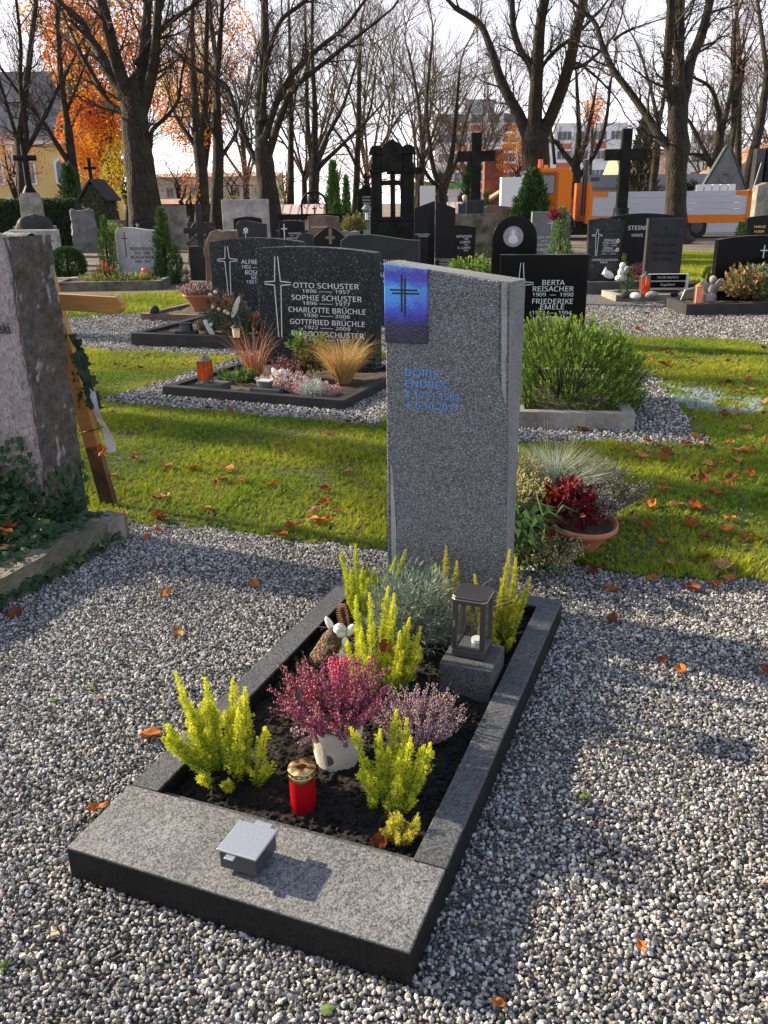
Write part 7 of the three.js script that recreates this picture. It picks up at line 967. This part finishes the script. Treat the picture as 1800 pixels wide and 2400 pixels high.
leafTree('shrubbery', 'yellow-olive shrubs right of the arching tree', [-7.2, 0, -60], 0.6, [[0, 1.8, 0, 1.4, 1.5, 0.8, 0.4]], 0.12, [[0.35, 0.33, 0.07], [0.25, 0.26, 0.06]], 413, 6000);
// ---------- buildings behind the cemetery
const B = { yellow: std({ map: blotch(51, [0.62, 0.46, 0.16], [0.7, 0.54, 0.22], undefined, undefined, 4) }), white: std({ map: blotch(52, [0.7, 0.7, 0.7], [0.84, 0.84, 0.84], undefined, undefined, 5) }), slate: std({ map: blotch(53, [0.07, 0.08, 0.1], [0.14, 0.15, 0.18], undefined, undefined, 2) }), pane: phys({ color: col(0.06, 0.09, 0.13), roughness: 0.08, specularIntensity: 1 }), orange: std({ color: col(0.52, 0.16, 0.08) }), grey: std({ color: col(0.3, 0.31, 0.33) }), tile: std({ map: blotch(54, [0.36, 0.2, 0.13], [0.52, 0.36, 0.26], undefined, undefined, 2) }), brick: std({ map: blotch(55, [0.16, 0.05, 0.03], [0.28, 0.1, 0.06], undefined, undefined, 1) }), pinkw: std({ color: col(0.62, 0.5, 0.46) }), green: std({ color: col(0.03, 0.3, 0.09) }), frame: std({ color: col(0.7, 0.7, 0.7) }) };
function building(name, label, x0, x1, h, z, depth, wall, o = {}) {
  const t = thing(name, label, 'building', [(x0 + x1) / 2, 0, z], o.turn ?? 0), W = x1 - x0; part('wall', box(W, h, depth, 0, h / 2, -depth / 2), wall, t);
  if (o.roof) { const g = extr([[-W / 2 - 0.4, 0], [W / 2 + 0.4, 0], [W / 2 + 0.4, 0.15], [W / 2 - (o.hip ?? 0), o.roof], [-W / 2 + (o.hip ?? 0), o.roof], [-W / 2 - 0.4, 0.15]], 0.3); if (o.gableFront) part('roof', extr([[-W / 2 - 0.4, 0], [W / 2 + 0.4, 0], [0, o.roof]], depth + 0.8).translate(0, h, -depth - 0.4), o.roofM, t); else { const p = [[0.4, 0], [-depth - 0.4, 0], [-depth / 2, o.roof]], q = extr(p, W - 2 * (o.hip ?? 0) * 0).rotateY(Math.PI / 2).translate(-W / 2, h, 0); part('roof', extr([[-0.5, 0], [depth + 0.5, 0], [depth / 2, o.roof]], W + 0.8).rotateY(Math.PI / 2).translate(-W / 2 - 0.4, h, 0), o.roofM, t); } }
  const wn = (cx, cy, w, hh, band) => { const f = part(band ? 'panel' : 'window', box(w, hh, 0.1, cx, cy, 0.03), band ?? B.frame, t); if (!band) { const k = w > 2 ? 3 : 2; for (let i = 0; i < k; i++) part('pane', box(w / k - 0.08, hh - 0.12, 0.05, cx - w / 2 + w / k * (i + 0.5), cy, 0.07), B.pane, f); } };
  (o.windows ?? []).forEach((a) => wn(...a)); return t;
}
{
  const ch = building('church', 'yellow church with slate roof and white arched windows, far left', -41, -26.3, 6.8, -80, 14, B.yellow, {});
  part('roof', extr([[-0.6, 0], [14.6, 0], [7, 6.2]], 13.6).rotateY(Math.PI / 2).translate(-7.8, 6.8, 0), B.slate, ch); part('hip_roof', new THREE.ConeGeometry(8.2, 5.2, 4).rotateY(Math.PI / 4).scale(0.55, 1, 1).translate(5.4, 9.3, -7), B.slate, ch); part('cornice', box(15.2, 0.35, 0.4, 0, 6.65, 0.15), B.white, ch);
  for (const x of [-5.5, -2.6, 0.4, 3.2, 6.0]) { part('arched_window', extr(outline.round(1.2, 2.2), 0.12).translate(x, 3.2, 0.01), B.white, ch); part('pane', extr(outline.round(0.8, 1.8), 0.06).translate(x, 3.35, 0.1), B.pane, ch); part('low_window', extr(outline.round(0.8, 1.3), 0.12).translate(x + 0.6, 0.9, 0.01), B.white, ch); }
  for (const x of [-4.2, 1.8, 7.0]) part('pilaster', box(0.5, 6.4, 0.2, x, 3.2, 0.1), B.white, ch);
  const ws = []; for (let i = 0; i < 5; i++) ws.push([-4.6 + i * 2.3, 2.6, 0.7, 1.0]); building('white_house', 'long low white house behind the left trees', -23.5, -11, 4.1, -95, 8, B.white, { windows: ws, roof: 0.5, roofM: B.tile });
  building('shed', 'brown-roofed open shed right of the thickest tree', -17, -12.5, 1.5, -66, 3, M.woodDark, { roof: 0.35, roofM: B.tile });
  for (const [l, x0, x1, z] of [['low building with ribbed tan roof behind the iron arch', -6.2, -2.6, -48], ['low building with ribbed tan roof behind the split stele', 3.9, 8.7, -62]]) { const c = building('cold_frame_house', l, x0, x1, 0.7, z, 3, B.pinkw, { roof: 0.7, roofM: B.pinkw }), n = Math.round((x1 - x0) / 0.45); for (let i = 0; i <= n; i++) part('roof_rib', box(0.05, 0.06, 2.1, 0, 0, 0).rotateX(0.34).translate(-(x1 - x0) / 2 + i * (x1 - x0) / n, 1.05, -0.55), B.tile, c); }
  const fl = (W, x0, n, floors, y0, dy, w, h) => { const a = []; for (let j = 0; j < floors; j++) for (let i = 0; i < n; i++) a.push([x0 + i * (W / n), y0 + j * dy, w, h]); return a; };
  const panels = (W, x0, n, floors, y0, dy, w, h) => fl(W, x0, n, floors, y0, dy, w, h).filter((_, i) => (i * 7 + 3) % 5 < 3).map((a) => [...a, B.orange]);
  building('apartment_block', 'white and orange apartment block left of the big forked tree', 8.9, 22.6, 14.6, -150, 12, B.white, { windows: [...fl(13, -5.2, 5, 5, 2.2, 2.9, 2.0, 1.35), ...panels(13, -5.2, 5, 5, 0.8, 2.9, 2.2, 0.9)] });
  building('apartment_block', 'lower orange apartment wing behind the big forked tree', 22.6, 28.6, 13, -152, 12, B.white, { windows: [...fl(6, -1.8, 2, 5, 2.2, 2.7, 2.2, 1.3), ...panels(6, -1.8, 2, 5, 0.9, 2.7, 2.4, 0.9)] });
  building('apartment_block', 'white apartment block with dark window bands right of the forked tree', 27.2, 38.6, 12.6, -145, 12, B.white, { windows: [...fl(11, -4, 4, 4, 2.4, 2.8, 2.1, 1.3), ...panels(11, -4, 2, 4, 0.9, 2.8, 2.2, 0.8)] });
  building('apartment_block', 'white balcony block behind the spreading tree, right', 47, 54, 11, -140, 12, B.white, { windows: fl(7, -2.2, 3, 4, 2, 2.6, 1.8, 1.3) });
  building('stair_tower', 'grey stair tower on top of the apartment block', 14, 19, 17, -154, 6, B.grey);
  building('low_hall', 'long low white hall with grey fascia behind the truck', 15.5, 34, 2.3, -70, 8, B.pinkw, {}); const h = thing('hall_fascia', 'grey flat-roof fascia of the long low hall', 'roof edge', [24.7, 2.3, -69.6]); part('fascia', box(18.8, 0.9, 8.6, 0, 0.45, -4.2), B.grey, h);
  building('tiled_house', 'white house with tan tiled roof left of the burly tree', 24, 30, 3.6, -90, 7, B.white, { roof: 2.6, roofM: B.tile }); building('gabled_house', 'white gabled house at the right picture edge', 29.2, 35, 3.4, -76, 7, B.white, { roof: 2.2, roofM: B.tile, gableFront: true, windows: [[-1.5, 1.6, 0.9, 1.1]] });
  const bc = thing('brick_chimney', 'dark red brick chimney building right of the tall plain cross', 'chimney', [7.7, 0, -62]); part('stack', box(1.25, 4.7, 1.2, 0, 2.35, -0.6), B.brick, bc); part('annex', extr([[-1.6, 0], [1.4, 0], [1.4, 1.0], [-0.1, 1.9], [-1.6, 1.0]], 3).translate(0.4, 0, 0), B.brick, bc); part('annex_roof', extr([[-1.75, 0.95], [-0.1, 1.95], [1.55, 0.95], [1.55, 1.1], [-0.1, 2.12], [-1.75, 1.1]], 3.3).translate(0.4, 0, -0.1), B.tile, bc);
  const st = building('shop', 'shop front with bright green fascia far behind the monument', 2.6, 11.2, 2.9, -105, 6, B.white, { windows: [[-3, 1.4, 2, 1.4], [0, 1.4, 2, 1.4], [3, 1.4, 2, 1.4]] }); part('green_fascia', box(9, 0.75, 0.3, 0, 3.2, 0.1), B.green, st);
  one('white_board', 'blank white board behind the split stele', 'board', box(0.75, 2.2, 0.1, 0, 1.1, 0), M.white, [2.35, 0, -45]);
}
{ // a visitor far off, mostly hidden between the stones
  const t = thing('person', 'small distant person in dark jacket behind the plain cross block', 'person', [3.05, 0, -33], 0.4), g = (x, y, z, a, b, c) => new THREE.SphereGeometry(1, 14, 12).scale(a, b, c).translate(x, y, z), cap = (r, l, x, y, z, rz = 0, rx = 0) => new THREE.CapsuleGeometry(r, l, 4, 10).rotateZ(rz).rotateX(rx).translate(x, y, z);
  part('body', merge([cap(0.075, 0.75, -0.09, 0.43, 0), cap(0.075, 0.75, 0.09, 0.43, 0.02), g(0, 0.95, 0, 0.17, 0.16, 0.13), g(0, 1.18, 0.01, 0.2, 0.27, 0.14), cap(0.05, 0.5, -0.22, 1.12, 0.03, -0.1, -0.2), cap(0.05, 0.5, 0.22, 1.12, 0.03, 0.1, -0.2), cap(0.045, 0.1, 0, 1.44, 0.02)]), std({ color: col(0.03, 0.04, 0.08) }), t); part('head', merge([g(0, 1.56, 0.05, 0.08, 0.11, 0.1), g(0, 1.55, 0.15, 0.015, 0.02, 0.02)]), std({ color: col(0.45, 0.26, 0.2) }), t); part('hair', g(0, 1.6, 0.03, 0.09, 0.095, 0.1), std({ color: col(0.5, 0.45, 0.4) }), t);
}
// ---------- fallen leaves
{
  const R = rng(501), geos = [], mats = [[0.36, 0.085, 0.015], [0.44, 0.15, 0.03], [0.22, 0.06, 0.02], [0.5, 0.23, 0.075], [0.13, 0.045, 0.02], [0.38, 0.2, 0.09]].map((c, i) => phys({ map: blotch(60 + i, c.map((v) => v * 0.62), c.map((v) => v * 1.3), [4, 12, 40, 120], [0.3, 0.3, 0.25, 0.15], 0.09), roughness: 0.75, specularIntensity: 0.25, transmission: 0.15, thickness: 0, side: THREE.DoubleSide }));
  const tone = ['rust-red', 'orange-brown', 'dark reddish', 'light tan', 'dark brown', 'pale brown'];
  for (let k = 0; k < 7; k++) {   // curled oval leaves with midrib fold and stalk
    const P = [], U = [], I = [], n = 10, m = 6, L = 0.072, W = 0.024 * (0.85 + 0.3 * R()), curl = 4 + 10 * R(), tw = (R() - 0.5) * 1.2, ph = R() * 6;
    for (let j = 0; j <= n; j++) for (let i = 0; i <= m; i++) { const u = j / n, v = i / m * 2 - 1, w = W * Math.pow(Math.sin(Math.PI * Math.pow(u, 0.85)), 0.7) * (1 + 0.09 * Math.sin(u * 26 + ph)), x = (u - 0.5) * L, z = v * w, y = 0.5 * Math.abs(z) * (0.5 + 0.8 * u) + curl * (x * x) * (0.5 + 0.5 * u) + tw * x * z * 16 + 0.004 * Math.sin(u * 9 + v * 3 + ph); P.push(x, y + 0.002, z); U.push(x, z); }
    for (let j = 0; j < n; j++) for (let i = 0; i < m; i++) { const a = j * (m + 1) + i, b = a + m + 1; I.push(a, a + 1, b, a + 1, b + 1, b); }
    const g = new THREE.BufferGeometry(); g.setAttribute('position', new THREE.Float32BufferAttribute(P, 3)); g.setAttribute('uv', new THREE.Float32BufferAttribute(U, 2)); g.setIndex(I); g.computeVertexNormals();
    const st = tube([[-0.036, 0.003 + curl * 0.0007, 0], [-0.05, 0.008, 0.002], [-0.062, 0.006, 0.004]], 0.0008, 4, 4); geos.push(merge([g, st]));
  }
  const put = (x, z, y, k, mt, s, label, group) => { const o = one('fallen_leaf', label, 'leaf', geos[k % geos.length], mats[mt], [x, y, z], 0, group); o.rotation.set((R() - 0.5) * 0.6, R() * 6.3, (R() - 0.5) * 0.6); o.scale.setScalar(s); };
  [[-1.11, -4.02, 'red leaf where the gravel meets the lawn on the left', 0], [-1.08, -3.84, 'small red leaf just below the lawn edge on the left', 0], [-1.12, -3.75, 'flat reddish leaf nearest the ivy kerb end', 1], [-0.88, -3.13, 'curled brown leaf in mid-gravel left of the grave', 1], [-0.54, -3.21, 'brown leaf on the gravel near the left kerb back', 1], [-1.43, -2.97, 'dark leaf on the gravel near the left picture edge', 2], [-0.76, -2.79, 'tiny tan leaf flat on the sunny gravel left', 5], [-0.70, -2.15, 'large oval brown leaf beside the golden heather', 1], [-0.755, -1.83, 'upright reddish leaf at the slab left corner', 1], [0.94, -2.55, 'curled rust leaf in the shaded gravel right', 2], [0.98, -2.49, 'flat tan-brown leaf just below the curled rust one', 1], [1.27, -2.47, 'brown leaf in the shaded gravel far right', 2], [0.85, -2.86, 'dark leaf near the right kerb back corner', 4], [0.91, -3.12, 'small red leaf behind the right kerb corner', 0], [1.11, -3.22, 'brown leaf at the lawn edge right of the bowl', 1], [1.34, -3.15, 'red-brown leaf at the lawn edge, right', 0], [1.42, -3.21, 'long orange leaf at the lawn edge, far right', 1], [1.24, -3.12, 'dark leaf on gravel below the lawn edge', 2], [0.88, -3.31, 'shaded leaf pair nearest the bowl foot', 4], [0.21, -1.24, 'orange leaf at the very bottom edge of the gravel', 1], [0.53, -1.37, 'small orange leaf in the gravel bottom right', 1]].forEach(([x, z, l, mt], i) => put(x, z, 0.02, i, mt, i === 7 ? 1.1 : i > 18 ? 0.45 : 0.7 + 0.3 * R(), l));
  const spots = [[2.04, -5.4], [2.2, -5.24], [2.19, -5.07], [2.06, -4.58], [1.77, -4.5], [1.5, -4.33], [1.36, -4.09], [1.49, -4.08], [1.57, -4.06], [1.59, -4.02], [1.67, -3.87], [1.61, -3.73], [1.56, -4.98], [1.68, -4.92], [1.74, -5.04], [1.71, -5.29], [1.51, -5.13], [1.89, -4.77], [1.75, -4.26], [1.48, -3.64], [1.13, -3.85], [1.26, -3.57], [1.97, -4.79]];
  const where = (x, z) => x < 0.2 ? (x < -1.2 && z > -5.2 ? 'near the leaning wooden cross' : z > -4.5 ? 'along the gravel edge left of the headstone' : x > -0.5 ? 'close to the headstone left edge' : z < -7.6 ? 'beside the high dark surround' : z < -5.6 ? 'just before the wide grave' : 'mid-lawn, left of the headstone') : z > -3.75 ? 'along the lawn edge right of the bowl' : x < 1.25 ? 'close to the terracotta bowl' : z < -7.4 ? 'behind the big green shrub' : x > 2.2 ? 'toward the right picture edge' : z < -5.2 ? 'beside the shrub surround' : 'mid-lawn, right of the bowl';
  const lawnLeaf = (x, z, k, s, i) => put(x, z, 0.03, i, k, s, (s > 1.15 ? 'large ' : s < 0.95 ? 'small ' : '') + tone[k] + ' fallen leaf ' + where(x, z), 'fallen leaves on the lawn');
  spots.forEach(([x, z], i) => lawnLeaf(x, z, [1, 1, 3, 0, 2][i % 5], 1.0 + 0.35 * R(), i));
  let n = 0; while (n < 175) { const x = -4 + 8.4 * R(), z = -3.3 - 5.6 * Math.pow(R(), 1.3); if (!view(x, z, 0.1) || !inLawn(x, z) || nz(x * 1.6, z * 1.6, 9) < 0.08 * R()) continue; lawnLeaf(x, z, Math.floor(R() * 6), 0.6 + 0.7 * R(), n); n++; }
  n = 0; while (n < 45) { const x = -2.6 + 6.5 * R(), z = -5.2 - 8 * R(); if (!view(x, z, 0) || inLawn(x, z) || solids.some((p) => inPoly(p, x, z)) || (z > -9 && z < -7.6)) continue; const k = Math.floor(R() * 6); put(x, z, 0.02, n, k, 0.9 + 0.5 * R(), tone[k] + ' fallen leaf on gravel ' + (x < 0.6 ? 'round the wide grave' : z > -8 ? 'round the shrub surround' : x < 2.4 ? 'by the polished black headstone' : 'before the strewn grave'), 'fallen leaves on the farther gravel'); n++; }
  [[-1.5, -1.2], [-1.56, -1.05], [-1.72, -1.25], [-1.46, -1.38], [-1.62, -1.5], [-1.38, -1.28], [-1.8, -1.1]].forEach(([x, z], i) => { const [X, Z] = GL(x, z); put(X, Z, 0.21 + 0.012 * (i % 3), i, [1, 0, 1, 2][i % 4], 0.85, tone[[1, 0, 1, 2][i % 4]] + ' fallen leaf caught on the ivy of the left grave', 'leaves caught in the ivy'); });
  { const o = one('fallen_leaf', 'big orange leaf stuck on the leaning wooden cross foot', 'leaf', geos[2], mats[1], [-1.42, 0.33, -4.2]); o.rotation.set(1.3, 0.2, 0.8); o.scale.setScalar(1.5); }
  for (const [x, z, h, l] of [[0.42, -0.98, 0.2, 'dark brown leaf caught in the middle golden heather'], [0.66, -0.31, 0.065, 'reddish leaf on the soil beside the small heather sprig'], [0.56, -0.68, 0.13, 'pale curled leaf lying between the two flowering heathers']]) { const [X, Z] = GL(x, z), o = one('fallen_leaf', l, 'leaf', geos[4], mats[l[0] === 'p' ? 5 : 2], [X, h, Z]); o.rotation.set(0.7, 1, 0.2); o.scale.setScalar(0.7); }
  const w = thing('green_leaf_scrap', 'small green leaf on the gravel at the bottom edge', 'leaf', [-0.12, 0.018, -1.235], 0.5), tb = new TB(); ivyLeaf(tb, [0, 0.004, 0], [0.1, 1, 0.1], [1, 0, 0.2], 0.03, [0.2, 0.32, 0.08]); part('blade', tb.build(), leafMat(), w, 'stuff');
  for (const [l, x, z] of [['tiny weed with green leaves in the gravel left', -1.06, -2.36], ['tiny yellowish weed in the sunny gravel left', -0.96, -2.42], ['tiny green weed right of the right kerb', 0.52, -1.86], ['tiny weed at the left picture edge bottom', -0.8, -1.34]]) { const t = thing('weed', l, 'weed', [x, 0.012, z]), b = new TB(); for (let i = 0; i < 7; i++) ivyLeaf(b, [(R() - 0.5) * 0.03, 0.005 + 0.01 * R(), (R() - 0.5) * 0.03], V.norm([R() - 0.5, 1, R() - 0.5]), [R() - 0.5, 0, R() - 0.5], 0.014, jit(R, [0.14, 0.22, 0.04], 0.3)); part('leaves', b.build(), leafMat(), t, 'stuff'); }
}
{ // crumbs of leaf and stalk lying about
  const R = rng(601), list = [], g = [0, 1, 2].map((k) => { const tb = new TB(); for (let i = 0; i < 3; i++) tb.tri([R() - 0.5, 0.1 * R(), R() - 0.5], [R() - 0.5, 0.25 * R(), R() - 0.5], [R() - 0.5, 0.1, R() - 0.5], [1, 1, 1]); return tb.build(); });
  for (let i = 0; i < 2600; i++) { const x = -4.5 + 9 * R(), z = -1.1 - 9 * R(), lawn = inLawn(x, z), gq = toG(x, z); if (!view(x, z, 0.2) || (gq[0] > 0 && gq[0] < 0.85 && gq[1] < 0 && gq[1] > -1.7) || (!lawn && R() < 0.72) || nz(x * 1.6, z * 1.6, 9) < -0.2) continue; const s = 0.008 + 0.02 * R() * R(), k = R(); list.push([x, lawn ? 0.028 : 0.02, z, (R() - 0.5) * 0.8, R() * 6, (R() - 0.5) * 0.8, s, s, s * 1.6, ...jit(R, k < 0.5 ? [0.28, 0.1, 0.03] : k < 0.8 ? [0.16, 0.08, 0.04] : [0.4, 0.26, 0.12], 0.3)]); }
  scatter('leaf_litter', g, std({ roughness: 0.9, side: THREE.DoubleSide }), list, 'crumbs of brown leaves scattered over lawn and gravel', 'leaf litter');
}
{ let n = 0; scene.traverse((o) => { if (o.isMesh && !o.isInstancedMesh) n += (o.geometry.index ? o.geometry.index.count : o.geometry.attributes.position.count) / 3; }); console.log('triangles', Math.round(n)); }
renderer.render(scene, camera);
